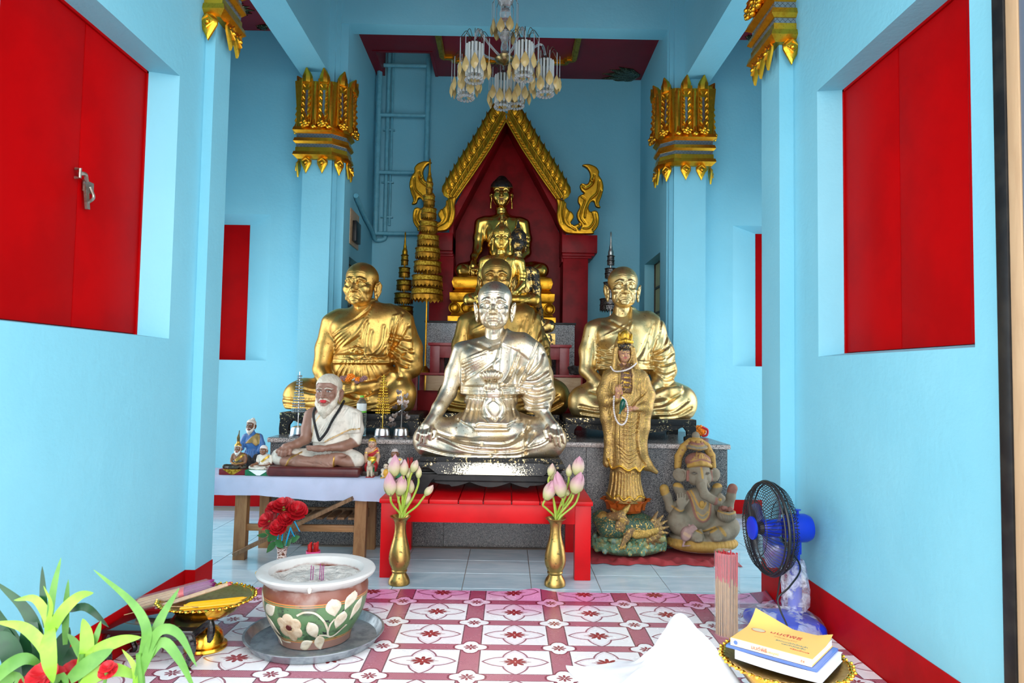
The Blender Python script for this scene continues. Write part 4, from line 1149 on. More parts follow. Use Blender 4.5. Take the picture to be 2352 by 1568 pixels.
# gilded bands with herring-bone carving and flame leaves
def mir(u): return 2 * 1163 - u
AY = PY - .045
for s in (1, -1):
 def G(u, v): w_ = P(u if s > 0 else mir(u), v + (0 if s > 0 else -2), AY); return (w_[0], w_[2])
 io, oo = [(1163, 277), (1200, 342), (1240, 402), (1281, 460)], [(1168, 247), (1212, 322), (1256, 390), (1294, 452)]
 bd = MB(); po = [G(*q) for q in io] + [G(*q) for q in oo[::-1]]
 bd.prism(po, AY, AY + .06)
 ein = [G(*q) for q in io]
 bd.tube([(a, AY - .004, c) for a, c in ein], .012, 8); bd.tube([(a, AY - .004, c) for a, c in [G(*q) for q in oo]], .010, 8)
 bd.tube([(a, AY - .006, c) for a, c in [G((i[0] + o[0]) / 2 - 1, (i[1] + o[1]) / 2) for i, o in zip(io, oo)]], .010, 8)
 bd.build('arch_band', 'gold_paint', th)
 hb = MB(); N = 26
 ic, oc = bez([(*q, 0) for q in io], 20), bez([(*q, 0) for q in oo], 20)
 for i in range(1, N):
  t = i / N * (len(ic) - 1); k = int(t); t2 = min(k + 3, len(ic) - 1)
  a = ic[k][:2] * .9 + oc[k][:2] * .1; b_ = oc[k][:2] * .9 + ic[k][:2] * .1; m_ = (ic[t2][:2] + oc[t2][:2]) / 2
  for e in (a, b_):
   g0, g1 = G(*m_), G(*e); hb.tube([(g0[0], AY - .004, g0[1]), (g1[0], AY - .007, g1[1])], [.009, .005], 6)
 hb.build('herringbone_carving', 'gold_paint', th, kind='stuff')
 # flame leaves along the outer edge
 for i in range(12):
  t = (i + .35) / 12 * (len(oc) - 1); k = int(t); c0 = oc[k][:2]; c1 = oc[min(k + 6, len(oc) - 1)][:2]
  dv = (c1 - c0); dv /= np.linalg.norm(dv) + 1e-9; nv = np.array([dv[1], -dv[0]])
  sc = 1.28
  def Q(a, b): r = c0 + dv * a * sc + nv * b * sc; return G(*r)
  ol = [(-2, -2), (-5, 8), (-11, 15), (-17, 25), (-8, 21), (2, 21), (10, 17), (15, 9), (15, -2)]
  pl = [Q(a, b) for a, b in ol]
  lf = MB(); lf.pillow(pl, .025, .022, ((0, AY + .05, 0), (1, 0, 0), (0, 0, 1), (0, -1, 0)), .35)
  o1 = [Q(*q) for q in ((4, 6), (6, 3), (9, 5), (8, 9), (4, 10), (1, 7), (3, 2), (9, 1))]
  lf.tube([(q[0], AY - .002, q[1]) for q in bez(o1, 3)], .006, 6)
  o2 = [Q(*q) for q in ((-1, 2), (-4, 10), (-11, 20))]
  lf.tube([(q[0], AY + .004, q[1]) for q in bez(o2, 4)], [.007] * 8 + [.003], 6)
  lf.build('flame_leaf', 'gold_paint', th)
 # finial: rising serpent scroll
 def plate(name, pts, d0, th_, strokes, h=1.3):
  f = Fig((1272, 372, 1396, 545), AY, (-12, 14), h)
  a = [f.L(*q) for q in [tuple(r) for r in bez(pts + [pts[0]], 4)][:-1]]
  sl = (slice(None),) * 3; X_, Y_, Z_ = f.S.grid(sl)
  d2 = poly_sd(f.S.ax[0][:, None], f.S.ax[2][None, :], a)[:, None, :]
  dy = np.abs(Y_ - d0) - th_; q0 = np.maximum(d2 + 3, 0); q1 = np.maximum(dy + 3, 0)
  f.S.D = (np.sqrt(q0 ** 2 + q1 ** 2) + np.minimum(np.maximum(d2 + 3, dy + 3), 0) - 3).astype(np.float32)
  for p_, am, w_ in strokes: f.st(p_, am, w_, (-99, 2))
  g = f.out(); v = g[0].copy(); fc = g[1]
  if s < 0:
   xm_ = P(1163, 450, AY)[0]; v[:, 0] = 2 * xm_ - v[:, 0]; fc = fc[:, ::-1]
  raw(name, v, np.ascontiguousarray(fc), 'gold_paint', th)
 C = lambda pts: [(800 + a / 2.8, b / 2.8) for a, b in pts]
 plate('finial_base', C([(1335, 1275), (1370, 1285), (1400, 1300), (1405, 1340), (1440, 1370), (1450, 1400), (1430, 1435), (1455, 1445), (1490, 1430), (1500, 1450), (1480, 1475), (1520, 1480), (1560, 1480), (1580, 1503), (1520, 1508), (1430, 1505), (1385, 1490), (1352, 1440), (1340, 1380), (1345, 1330)]), 0, 7,
    [(C([(1395, 1300), (1385, 1370), (1400, 1440), (1460, 1480)]), -2.5, 1.6), (C([(1420, 1360), (1405, 1410), (1430, 1455)]), -2, 1.4), (C([(1450, 1450), (1475, 1440), (1490, 1452), (1475, 1466)]), -2, 1.3), (C([(1370, 1300), (1362, 1370), (1375, 1440)]), 2, 3)])
 plate('finial_scroll', C([(1480, 1490), (1560, 1500), (1600, 1465), (1612, 1420), (1606, 1370), (1585, 1355), (1555, 1362), (1545, 1335), (1560, 1300), (1580, 1300), (1592, 1330), (1622, 1338), (1612, 1310), (1630, 1260), (1640, 1210), (1630, 1160), (1610, 1130), (1612, 1105), (1590, 1075), (1545, 1058), (1503, 1064), (1535, 1085), (1552, 1115), (1552, 1150), (1535, 1185), (1500, 1182), (1488, 1200), (1500, 1230), (1515, 1245), (1480, 1265), (1476, 1300), (1488, 1330), (1468, 1375), (1478, 1420), (1500, 1450)]), 0, 7,
    [(C([(1580, 1130), (1572, 1180), (1530, 1215), (1505, 1205)]), -2.5, 1.6), (C([(1610, 1170), (1600, 1240), (1560, 1280), (1530, 1340), (1520, 1400)]), -2.5, 1.6), (C([(1625, 1230), (1600, 1290), (1600, 1325)]), -2, 1.4), (C([(1500, 1270), (1520, 1290), (1500, 1350), (1495, 1400), (1520, 1440)]), -2.5, 1.5), (C([(1570, 1370), (1580, 1420), (1550, 1465), (1510, 1470)]), -2.2, 1.5), (C([(1590, 1380), (1598, 1430), (1570, 1480)]), -2, 1.3), (C([(1560, 1160), (1570, 1150), (1580, 1160), (1570, 1172), (1560, 1165)]), -2, 1.2), (C([(1500, 1190), (1515, 1195), (1512, 1210)]), -2, 1.2)])

# granite plinth that carries the great image, red fill behind it
pl = thing('granite_plinth', 'speckled grey granite plinth below the great dark-haired golden image', 'plinth', (-.06, 6.5, ZP))
zpl = P(1290, 741, 6.45)[2]
MB().bbox(P(978, 760, 6.45)[0], 6.45, ZP, P(1320, 760, 6.45)[0], 6.79, zpl - .02, .004).build('block', 'granite_box', pl)
MB().bbox(P(975, 760, 6.45)[0], 6.44, zpl - .02, P(1323, 760, 6.45)[0], 6.79, zpl, .004).build('top_slab', 'black_lacquer', pl)
MB().bbox(xl + .003, 6.80, ZP, xr - .003, 7.16, zpl, .004).build('infill', 'red_throne', th)
# lower red-topped table with pale drawer fronts
def table_thing(name, label, x0, x1, y0, y1, z0, z1, top, leg, lw=.06, tt=.03, over=.015, mtop='red_altar', mleg='red_altar'):
 t = thing(name, label, 'table', ((x0 + x1) / 2, (y0 + y1) / 2, z0))
 MB().bbox(x0 - over, y0 - over, z1 - tt, x1 + over, y1, z1, .004).build('table_top', mtop, t)
 for xa in (x0, x1 - lw):
  for ya in (y0, y1 - lw): MB().bbox(xa, ya, z0, xa + lw, ya + lw, z1 - tt, .003).build('leg', mleg, t)
 return t
zt1 = P(1140, 858, 5.86)[2]
tx0, tx1 = P(946, 860, 5.86)[0], P(1338, 860, 5.86)[0]
t1 = table_thing('altar_table', 'red-topped altar table with pale wooden drawer fronts behind the monks', tx0, tx1, 5.86, 6.42, ZP, zt1, 0, 0, .05, .022)
for u0, u1 in ((978, 1060), (1064, 1150), (1154, 1245), (1249, 1334)):
 MB().bbox(P(u0, 880, 5.86)[0], 5.85, P(1140, 899, 5.86)[2], P(u1, 880, 5.86)[0], 5.88, zt1 - .024, .004).build('drawer_front', 'wood_pale', t1)
for u in (976, 1247): MB().bbox(P(u - 2, 880, 5.86)[0], 5.842, P(1140, 899, 5.86)[2], P(u + 3, 880, 5.86)[0], 5.872, zt1 - .024, .003).build('rail', 'gold_dark', t1)
MB().box(tx0 + .05, 5.9, ZP, tx1 - .05, 5.92, P(1140, 899, 5.86)[2]).build('front_panel', 'red_throne', t1, False)
zt2 = P(1140, 789, 5.90)[2]
t2x0, t2x1 = P(988, 800, 5.90)[0], P(1308, 800, 5.90)[0]
t2 = table_thing('altar_table', 'small red altar table standing on the drawer table', t2x0, t2x1, 5.90, 6.40, zt1, zt2, 0, 0, .085, .025, .018, mleg='red_altar')
MB().bbox(t2x0 + .085, 5.905, zt2 - .13, t2x1 - .085, 5.93, zt2 - .025, .003).build('apron', 'red_altar', t2)
MB().bbox(t2x0 + .01, 5.94, zt2 - .13, t2x0 + .03, 6.38, zt2 - .025, .003).build('apron', 'red_altar', t2)


# ================================================================== gilded capitals
mat('mirror_piece', (.30, .29, .29), .25, .75)
m, b = mat('mosaic', (.3, .3, .3), .25, .6)
v = xcoord(); c = xsep(v); d1 = xfract((c[0] + c[1] * .6 + c[2]) * 34); d2 = xfract((c[0] + c[1] * .6 - c[2]) * 34)
ln = xmax(xmax((d1 < .09), (d2 < .09)), 0)
link(b, 'Base Color', xmix(ln, (.30, .32, .33), (.02, .015, .012))); link(b, 'Metallic', (1 - ln) * .7)
def cap_leaf():
 """tall gilded leaf: x along the face, -y outward, z up from its rosette"""
 b = MB(); H = .40
 for sx in (-1, 1):
  b.prism([(sx * .012, 0), (sx * .040, 0), (sx * .044, H), (sx * .014, H)] if sx > 0 else [(-.040, 0), (-.012, 0), (-.014, H), (-.044, H)], -.012, .02)
  b.tube([(sx * .040, -.010, 0), (sx * .043, -.016, H * .6), (sx * .044, -.028, H)], .008, 6)
  for k in range(6):
   z = .05 + k * .055; b.tube([(sx * .014, -.022, z), (sx * .026, -.030, z + .018), (sx * .040, -.020, z + .044)], [.006, .011, .004], 6)
 b.prism([(-.014, 0), (.014, 0), (.016, H), (-.016, H)], -.006, .02)
 # hooked tip
 b.tube([(0, -.012, H - .03), (0, -.020, H + .02), (0, -.032, H + .05), (0, -.058, H + .085)], [.044, .046, .032, .006], 8)
 b.tube([(-.03, -.03, H - .03), (-.012, -.05, H + .01), (0, -.054, H + .03), (.012, -.05, H + .01), (.03, -.03, H - .03)], .008, 6)
 # rosette at the foot
 b.ball((0, -.022, .0), .034, 12, 8, 1, .8, 1); b.ball((0, -.046, .010), .015, 8, 6); b.tube([(0, -.03, .02), (0, -.026, .09)], [.022, .003], 6)
 for k in range(5):
  a = math.pi + math.pi * k / 4; b.ball((math.cos(a) * .034, -.034, math.sin(a) * .030), .015, 8, 6)
 return b
def plain_leaf():
 b = MB(); H = .38
 b.tube([(0, 0, -.03), (0, -.006, .1), (0, -.014, H - .04), (0, -.022, H)], [.028, .030, .030, .012], 10); b.ball((0, -.03, -.03), .026, 10, 6, 1, .8, .8); b.tube([(0, -.03, -.02), (0, -.022, .06)], [.018, .004], 6)
 return b
def pendant():
 b = MB(); b.pillow([(-.018, .145), (-.046, .115), (-.044, .085), (0, 0), (.044, .085), (.046, .115), (.018, .145)], .012, .014, ((0, 0, -.145), (1, 0, 0), (0, 0, 1), (0, -1, 0)), .3)
 b.tube([(-.03, -.018, -.04), (0, -.028, -.015), (.03, -.018, -.04)], .007, 6); b.tube([(-.028, -.018, -.05), (0, -.030, -.085), (.028, -.018, -.05)], .007, 6); b.ball((0, -.026, -.055), .014, 8, 6)
 return b
PROTO = {}
def proto(key, mb, m):
 if key not in PROTO:
  bm = MB.build(mb, 'tmp', m); me = bm.data; bpy.data.objects.remove(bm); PROTO[key] = me
 return PROTO[key]
def path_pts(path, items):
 """items: list of distances along an outline; returns (x, y, angle) with -y local facing out"""
 out = []
 for d in items:
  for (a, c) in zip(path[:-1], path[1:]):
   a, c = Vector((*a, 0)), Vector((*c, 0)); L = (c - a).length
   if d <= L:
    t = (c - a) / L; p = a + t * d; out.append((p.x, p.y, math.atan2(t.y, t.x))); break
   d -= L
 return out
def ring_prism(b, path, off0, off1, z0, z1):
 """moulding that follows an open plan outline (outward = right-hand side of travel), offset off"""
 def offs(o):
  r = []
  for i, p in enumerate(path):
   n = Vector((0, 0))
   for j in (i - 1, i):
    if 0 <= j < len(path) - 1:
     t = (Vector(path[j + 1]) - Vector(path[j])).normalized(); n += Vector((t.y, -t.x))
   n = n.normalized(); k = 1.0 if i in (0, len(path) - 1) else 1 / max(.6, abs(n.dot(Vector(((Vector(path[i]) - Vector(path[i - 1])).normalized().y, -(Vector(path[i]) - Vector(path[i - 1])).normalized().x)))))
   r.append(Vector(p) + n * o * k)
  return r
 A, B, C0 = offs(off0), offs(off1), offs(-.01); n = len(path)
 vs = [(*p, z0) for p in C0] + [(*p, z0) for p in A] + [(*p, z1) for p in B] + [(*p, z1) for p in C0]; f = []
 for k in range(3):
  for i in range(n - 1): f.append((k * n + i, k * n + i + 1, (k + 1) * n + i + 1, (k + 1) * n + i))
 for i in range(n - 1): f.append((3 * n + i, 3 * n + i + 1, i + 1, i))
 f.append((0, n, 2 * n, 3 * n)); f.append((n - 1, 4 * n - 1, 3 * n - 1, 2 * n - 1)); b.add(vs, f)
def capital(label, path, leaves, plains, pend, group, zb=2.92):
 z = lambda q: zb + q
 t = thing('gilded_capital', label, 'capital', (path[1][0], path[1][1], zb), group)
 b = MB(); ring_prism(b, path, .028, .055, z(.40), z(.82)); b.build('core', 'gold_paint', t)
 b = MB(); ring_prism(b, path, .026, .060, z(.14), z(.17)); ring_prism(b, path, .060, .052, z(.17), z(.20)); ring_prism(b, path, .040, .040, z(.155), z(.24)); b.build('lower_moulding', 'gold_paint_bright', t)
 b = MB(); ring_prism(b, path, .034, .034, z(.235), z(.275)); ring_prism(b, path, .034, .034, z(.32), z(.365)); b.build('mosaic_band', 'mosaic', t)
 b = MB(); ring_prism(b, path, .040, .058, z(.272), z(.290)); ring_prism(b, path, .058, .048, z(.290), z(.322)); b.build('middle_moulding', 'gold_paint_bright', t)
 b = MB(); ring_prism(b, path, .036, .066, z(.362), z(.385)); ring_prism(b, path, .066, .05, z(.385), z(.42)); b.build('upper_moulding', 'gold_paint_bright', t)
 def put(key, mk, m, pos, dz, off, name):
  r = []
  for (x, y, a) in path_pts(path, pos):
   nx, ny = math.sin(a), -math.cos(a)
   r.append(share(proto(key, mk(), m), name, t, Vector((x + nx * off, y + ny * off, z(dz))) - t.location, (math.radians(-3), 0, a)))
  return r
 for lf in put('cap_leaf', cap_leaf, 'gold_paint_bright', leaves, .44, .052, 'leaf'):
  share(proto('mirror_strip', MB().box(-.010, -.014, .07, .010, -.004, .37), 'mirror_piece'), 'mirror_strip', lf, (0, 0, 0))
 put('plain_leaf', plain_leaf, 'gold_paint_bright', plains, .44, .046, 'plain_leaf')
 put('pendant', pendant, 'gold_paint_bright', pend, .15, .032, 'pendant')
 return t
cp = 'gilded column capitals'
def capL(x0, x1, yf, yb, cut):      # left-hand: outer back, outer front, inner front, chamfer, inner back
 return [(x0, yb), (x0, yf), (x1 - cut, yf), (x1, yf + cut * 1.0), (x1, yb + .06)]
pa_ = capL(-1.845, -1.50, YC - .006, 6.10, .085); L0 = 6.10 - YC + .006; LF = pa_[2][0] - pa_[1][0]; LC = math.hypot(.085, .085)
capital('gilded capital of the column beside the pipe ladder', pa_, [L0 * .5, L0 + .05, L0 + .20, L0 + LF + LC * .55, L0 + LF + LC + .07, L0 + LF + LC + .15], [L0 + .125, L0 + LF - .005, L0 + LF + LC + .02], [L0 * .6, L0 + .06, L0 + .20, L0 + LF + LC * .5, L0 + LF + LC + .04, L0 + LF + LC + .13], None)
pa_ = [(1.36, 6.16), (1.36, YC + .08), (1.445, YC - .006), (1.73, YC - .006), (1.73, 6.10)]
S0 = 6.16 - YC - .08; S1 = S0 + math.hypot(.085, .086)
capital('gilded capital of the column beside the silver tiered umbrella', pa_, [S0 - .15, S0 - .07, S0 + .055, S1 + .08, S1 + .23, S1 + .285 + .08], [S0 - .02, S1 + .005, S1 + .155], [S0 - .13, S0 - .04, S0 + .06, S1 + .08, S1 + .215, S1 + .285 + .07], None)
pa_ = [(-1.61, 3.506), (-1.555, 3.506), (-1.555, 3.70), (-1.61, 3.72)]
capital('gilded capital on the pilaster next to the latched red shutters', pa_, [.03, .12, .22], [.075, .17], [.03, .12, .21], None, 2.90)
pa_ = [(1.53, 3.93), (1.457, 3.93), (1.457, 3.656), (1.54, 3.656)]
capital('gilded capital on the pilaster above the blue fan', pa_, [.12, .21, .30, .40], [.165, .255, .36], [.12, .21, .32, .40], None, 2.90)

# ================================================================== tiered ceremonial umbrellas
def umbrella(label, u, Y, tiers, spire, zbase, m, mt, pole_m, base=True):
 """tiers: (half width px, v top, v bottom)"""
 px = Y / F; c = P(u, 700, Y)
 t = thing('tiered_umbrella', label, 'umbrella', (c[0], Y, zbase))
 ztop = P(u, spire[0], Y)[2]
 MB().tube([(c[0], Y, zbase), (c[0], Y, P(u, spire[1], Y)[2])], .008, 10).build('pole', pole_m, t)
 if base: MB().lathe([(.075, 0), (.07, .012), (.045, .03), (.022, .045), (.012, .06)], (c[0], Y, zbase), 24).build('base', pole_m, t)
 zs_ = P(u, spire[1], Y)[2]; L = ztop - zs_
 MB().lathe([(.030, 0), (.026, L * .1), (.028, L * .15), (.02, L * .25), (.016, L * .3), (.017, L * .34), (.010, L * .5), (.011, L * .55), (.007, L * .75), (.008, L * .92), (.004, L * .95), (.001, L)], (c[0], Y, zs_), 16).build('spire', pole_m, t)
 for hw, v0, v1 in tiers:
  z0, z1 = P(u, v0, Y)[2], P(u, v1, Y)[2]; r = hw * px; h = z0 - z1
  b = MB(); b.lathe([(.01, h * .98), (r * .93, h * .96), (r * .96, h), (r * .97, h * .9), (r * 1.0, h * .42)], (c[0], Y, z1), 36, cap0=False, cap1=False)
  o = b.build('tier', m, t)
  n = 24; vs, fs = [], []
  for i in range(n * 2):
   a = math.pi * i / n; zz = z1 if i % 2 else z1 + h * .18
   for rr, z_ in ((r * 1.0, z1 + h * .5), (r * 1.03, zz)): vs.append((c[0] + rr * math.cos(a), Y + rr * math.sin(a), z_))
  for i in range(n * 2):
   j = (i + 1) % (n * 2); fs.append((2 * i, 2 * j, 2 * j + 1, 2 * i + 1))
  MB().add(vs, fs).build('fringe', mt, o, False)
  tr = MB()
  for z_ in (z1 + h * .98, z1 + h * .52): tr.tube([(c[0] + r * 1.0 * math.cos(a), Y + r * 1.0 * math.sin(a), z_) for a in [2 * math.pi * k / 36 for k in range(36)]], .006, 5, closed=True)
  tr.build('braid', mt, o)
 return t
T = lambda o, s, rows: [((b_ - a) / 2 / s, o + c_ / s, o + d / s) for a, b_, c_, d in rows]
big = [(36.5, 664, 692), (35, 634, 661), (31, 602, 627), (28.5, 571, 596), (25, 542, 568), (21, 510, 536), (17.5, 480, 505), (13, 450, 475), (7.5, 421, 447)]
umbrella('tall nine-tiered golden umbrella beside the red throne pillar', 980, 6.16, big, (363, 421), zt1, 'gold_glitter', 'gold_trim', 'gold_paint')
small = [(24, 734, 758), (22, 704, 728), (21, 674, 699), (17, 644, 669), (12.5, 615, 639), (8, 586, 611)]
small = [(25, 766, 790), ] + small
umbrella('smaller golden tiered umbrella behind the garland-holding monk', 927, 6.75, small, (531, 586), ZP, 'gold_glitter', 'gold_trim', 'gold_paint')
sv = [(24, 687, 716), (16, 649, 673), (13, 617, 641), (8, 588, 611)]
umbrella('silver tiered umbrella behind the right-hand gold monk', 1402, 6.75, sv, (531, 588), ZP, 'silver_glitter', 'silver_glitter', 'silver_leaf')

# ================================================================== chandelier
m, b = mat('crystal', (.82, .84, .85), .08, trans=.75, ior=1.45)
m, b = mat('crystal_rod', (.66, .72, .74), .15, trans=.55, ior=1.4)
m, b = mat('frosted_rod', (.72, .76, .74), .35, trans=.25)
m, b = mat('amber_crystal', (.70, .50, .20), .15, trans=.3, ior=1.45)
mat('dark_brass', (.08, .065, .04), .4, .8)
gold('brass_hub', (.32, .25, .12), (.22, .16, .07), (.1, .07, .03), .25, .4, 20)
CY = 4.9; cc = P(1160, 60, CY); CX = cc[0]; zq = lambda v: P(1160, v, CY)[2]; pc = CY / F
ch = thing('chandelier', 'crystal chandelier with amber drops hanging before the cross beam', 'chandelier', (CX, CY, zq(250)))
MB().tube([(CX, CY, zq(-5)), (CX, CY, ZN)], .012, 10).build('stem', 'brass_hub', ch)
cut = lambda a, i: 1 + .02 * math.cos(a * 14)
for nm, v0, prof in (('glass_bowl', 18, [(6, 0), (12, 3), (17, 12), (20, 20), (19, 24), (6, 26)]), ('glass_ball', 48, [(4, 0), (10, 3), (13.5, 12), (14, 18), (11, 26), (5, 30)]), ('glass_ball', 70, [(6, 0), (13, 5), (15, 12), (9, 22)]), ('glass_vase', 122, [(5, 0), (9, 3), (10, 10), (8, 24), (9, 32), (17, 44), (18, 50), (12, 56)])):
 MB().lathe([(r * pc, z * pc) for r, z in prof], (CX, CY, zq(v0)), 28, jit=cut).build(nm, 'crystal', ch)
MB().lathe([(2 * pc, 0), (5 * pc, 2 * pc), (14 * pc, 6 * pc), (22 * pc, 12 * pc), (23 * pc, 15 * pc), (19 * pc, 17 * pc), (20 * pc, 20 * pc), (12 * pc, 24 * pc), (9 * pc, 28 * pc)], (CX, CY, zq(150)), 28).build('hub', 'brass_hub', ch)
_dl = [(0, 0), (.009, -.016), (.019, -.038), (.021, -.050), (.014, -.068), (0, -.082), (-.014, -.068), (-.021, -.050), (-.019, -.038), (-.009, -.016)]
drop_me = proto('drop', MB().add([(x, 0, z) for x, z in _dl] + [(x * .4, y, -.046 + (z + .046) * .4) for y in (-.009, .009) for x, z in _dl],
  [(i, (i + 1) % 10, 10 + (i + 1) % 10, 10 + i) for i in range(10)] + [(i, 20 + i, 20 + (i + 1) % 10, (i + 1) % 10) for i in range(10)] + [tuple(range(10, 20)), tuple(range(20, 30))[::-1]]), 'amber_crystal')
def hang_ring(parent, base, c, r, n, zw, zt, name='crystal_drop', ph=0, rr=.0032):
 """arched wires with glass rods and an amber drop at the end of each"""
 wires, rods = MB(), MB()
 for k in range(n):
  a = 2 * math.pi * (k + ph) / n; dx, dy = math.cos(a), math.sin(a); z1 = zt - random.uniform(0, .05)
  wires.tube(bez([(c[0] + dx * .03, c[1] + dy * .03, zw), (c[0] + dx * r * .6, c[1] + dy * r * .6, zw + .045), (c[0] + dx * r, c[1] + dy * r, zw - .01)], 5), .0022, 5)
  rods.tube([(c[0] + dx * r, c[1] + dy * r, zw - .01), (c[0] + dx * r, c[1] + dy * r, z1)], rr, 6)
  share(drop_me, name, parent, Vector((c[0] + dx * r, c[1] + dy * r, z1 + .002)) - base, (0, 0, a + math.pi / 2 + random.uniform(-.4, .4)), 1.42)
 wires.build('wires', 'dark_brass', parent); rods.build('hanger_rods', 'crystal_rod', parent, kind='stuff')
hang_ring(ch, ch.location, (CX, CY), 31 * pc, 9, zq(3), zq(48), ph=.3)
for (u, v, Yl) in ((1091, 104, 4.62), (1204, 100, 4.62), (1253, 141, 4.9), (1071, 150, 4.95), (1155, 174, 5.15), (1186, 172, 5.2)):
 c = P(u, v, Yl); lx, ly, lz = c[0], c[1], 3.44 if False else c[2]
 d = Vector((CX - lx, CY - ly, 0)); dn = d.normalized()
 lp = MB(); lp.lathe([(.052, 0), (.055, .012), (.04, .028), (.02, .04), (.008, .055)], (lx, ly, lz - .012), 20); lamp = lp.build('lamp', 'dark_brass', ch)
 MB().tube(bez([(CX - dn.x * .05, CY - dn.y * .05, zq(136)), (CX - dn.x * d.length * .45, CY - dn.y * d.length * .45, zq(128)), (lx + dn.x * .09, ly + dn.y * .09, lz + .10), (lx + dn.x * .03, ly + dn.y * .03, lz + .125), (lx, ly, lz + .04)], 6), .009, 8).build('arm', 'crystal', lamp)
 rods = MB(); cr = MB(); L = .215
 for k in range(14):
  a = 2 * math.pi * k / 14; x, y = lx + .056 * math.cos(a), ly + .056 * math.sin(a)
  rods.tube([(x, y, lz), (x, y, lz - L)], .0085, 8)
  cr.ball((x * 1.0, y, lz - L - .032), .013, 8, 5); cr.ball((x, y, lz - L - .012), .004, 5, 4)
 rods.build('glass_rods', 'frosted_rod', lamp, kind='stuff'); cr.build('crystal_ring', 'crystal', lamp, kind='stuff')
 hang_ring(lamp, ch.location, (lx, ly), .105, 10, lz + .045, lz - .095, ph=random.random())

# gilt moulding frame on the alcove ceiling behind the chandelier
fr = thing('ceiling_moulding', 'gilded stepped moulding frame on the alcove ceiling', 'moulding', (-.05, 6.5, ZC))
def onz(u, v, z):
 d = RN @ np.array([(u - 1176) / F, -(v - 784) / F, -1.0]); return CAM + d * ((z - CAM[2]) / d[2])
q = [onz(1005, 84, ZC), onz(1018, 128, ZC), onz(1040, 128, ZC), onz(1040, 141, ZC), onz(1300, 145, ZC), onz(1300, 133, ZC), onz(1318, 133, ZC), onz(1332, 88, ZC)]
fy = (q[1][1] + q[6][1]) / 2; sy_ = .07
pts = [(q[1][0] - .005, 6.22), (q[1][0] - .005, fy), (q[2][0], fy), (q[2][0], fy + sy_), (q[4][0], fy + sy_), (q[4][0], fy), (q[6][0], fy), (q[6][0], 6.22)]
for a, c in zip(pts[:-1], pts[1:]):
 b = MB(); b.obox((*a, ZC - .012), (*c, ZC - .012), .06, .026); b.obox((*a, ZC - .03), (*c, ZC - .03), .035, .02); b.build('moulding_length', 'gold_paint', fr, False)
# dark mirror-glass ornaments stuck on the ceilings
noisy('glass_mosaic', (.05, .04, .02), (.45, .36, .20), .2, .8, scale=90, lo=.55, hi=.62, bump=.8, bscale=120)
def ceil_orn(label, c, z, s, rot, n=7):
 t = thing('ceiling_ornament', label, 'ornament', (c[0], c[1], z))
 for k in range(n):
  a = rot + (k - (n - 1) / 2) * .30; L = s * (1 - .10 * abs(k - (n - 1) / 2))
  d = Vector((math.cos(a), math.sin(a), 0)); p_ = Vector((-d.y, d.x, 0)); o = Vector((c[0], c[1], z))
  ol = [(0, -.02), (L * .5, -.05 * s * 3), (L, 0), (L * .5, .05 * s * 3), (0, .02)]
  MB().pillow([(a_, b_) for a_, b_ in ol], .006, .014, (o, d, p_, (0, 0, -1)), .3).build('flame', 'glass_mosaic', t)
g = onz(1476, 182, ZC); ceil_orn('dark mirror-glass flame ornament on the alcove ceiling corner', (g[0] - .06, g[1] - .10), ZC, .42, math.pi * .97, 6)
g = onz(548, 14, ZA); ceil_orn('mirror-glass flame ornament on the aisle ceiling above the small niche', (g[0] - .1, g[1] + .02), ZA, .22, .2)
g = onz(1768, 40, ZA); ceil_orn('mirror-glass flame ornament on the aisle ceiling near the fan side', (g[0] + .1, g[1] + .02), ZA, .22, math.pi - .3)
g = onz(612, 58, ZA); ceil_orn('small mirror-glass spray at the aisle ceiling edge by the latched side', (g[0], g[1]), ZA, .12, 2.6, 4)
g = onz(1716, 82, ZA); ceil_orn('small mirror-glass spray at the aisle ceiling edge by the fan side', (g[0], g[1]), ZA, .12, .5, 4)

# ================================================================== pipe ladder, conduit and breaker board
LY = 7.20
ld = thing('pipe_ladder', 'blue painted pipe ladder rising into the ceiling hatch', 'ladder', (P(930, 536, LY)[0], LY, P(930, 536, LY)[2]))
def pv(u, v, Y=LY): return tuple(P(u, v, Y))
xa_, xb_ = P(868, 330, LY)[0], P(982, 260, LY)[0]; ztop_ = 5.05; zbot = P(868, 536, LY)[2]
MB().tube([(xa_, LY, zbot), (xa_, LY, ztop_)], .028, 14).build('rail', 'blue_pipe', ld); MB().tube([(xb_, LY, zbot), (xb_, LY, ztop_)], .028, 14).build('rail', 'blue_pipe', ld)
for v_ in (150, 264, 396, 536): MB().tube([(xa_, LY, P(900, v_, LY)[2]), (xb_, LY, P(900, v_, LY)[2])], .021, 12).build('rung', 'blue_pipe', ld)
cdt = thing('conduit', 'thin blue conduit pipes with brackets running down beside the ladder', 'pipe', (P(888, 536, 7.26)[0], 7.26, P(888, 536, 7.26)[2]))
x2 = P(889, 330, 7.26)[0]
MB().tube([(x2, 7.262, zbot - .04), (x2, 7.262, 4.9)], .022, 12).build('pipe', 'blue_pipe', cdt)
MB().tube([(x2 + .045, 7.268, zbot + .1), (x2 + .045, 7.268, 4.9)], .014, 10).build('pipe', 'blue_pipe', cdt)
zj = zbot - .04
MB().tube(bez([(x2, 7.262, zj + .06), (x2, 7.262, zj), (x2 - .06, 7.255, zj - .02), (AL + .04, 7.23, zj - .01), (AL + .026, 7.1, zj + .06), (AL + .026, 6.75, zj + .12), (AL + .026, 6.35, zj + .22)], 6), .024, 12).build('pipe', 'blue_pipe', cdt)
for v_ in (300, 420, 500): MB().bbox(x2 - .05, 7.25, P(889, v_, 7.26)[2], x2 + .08, 7.288, P(889, v_, 7.26)[2] + .016, .003).build('bracket', 'blue_pipe', cdt)
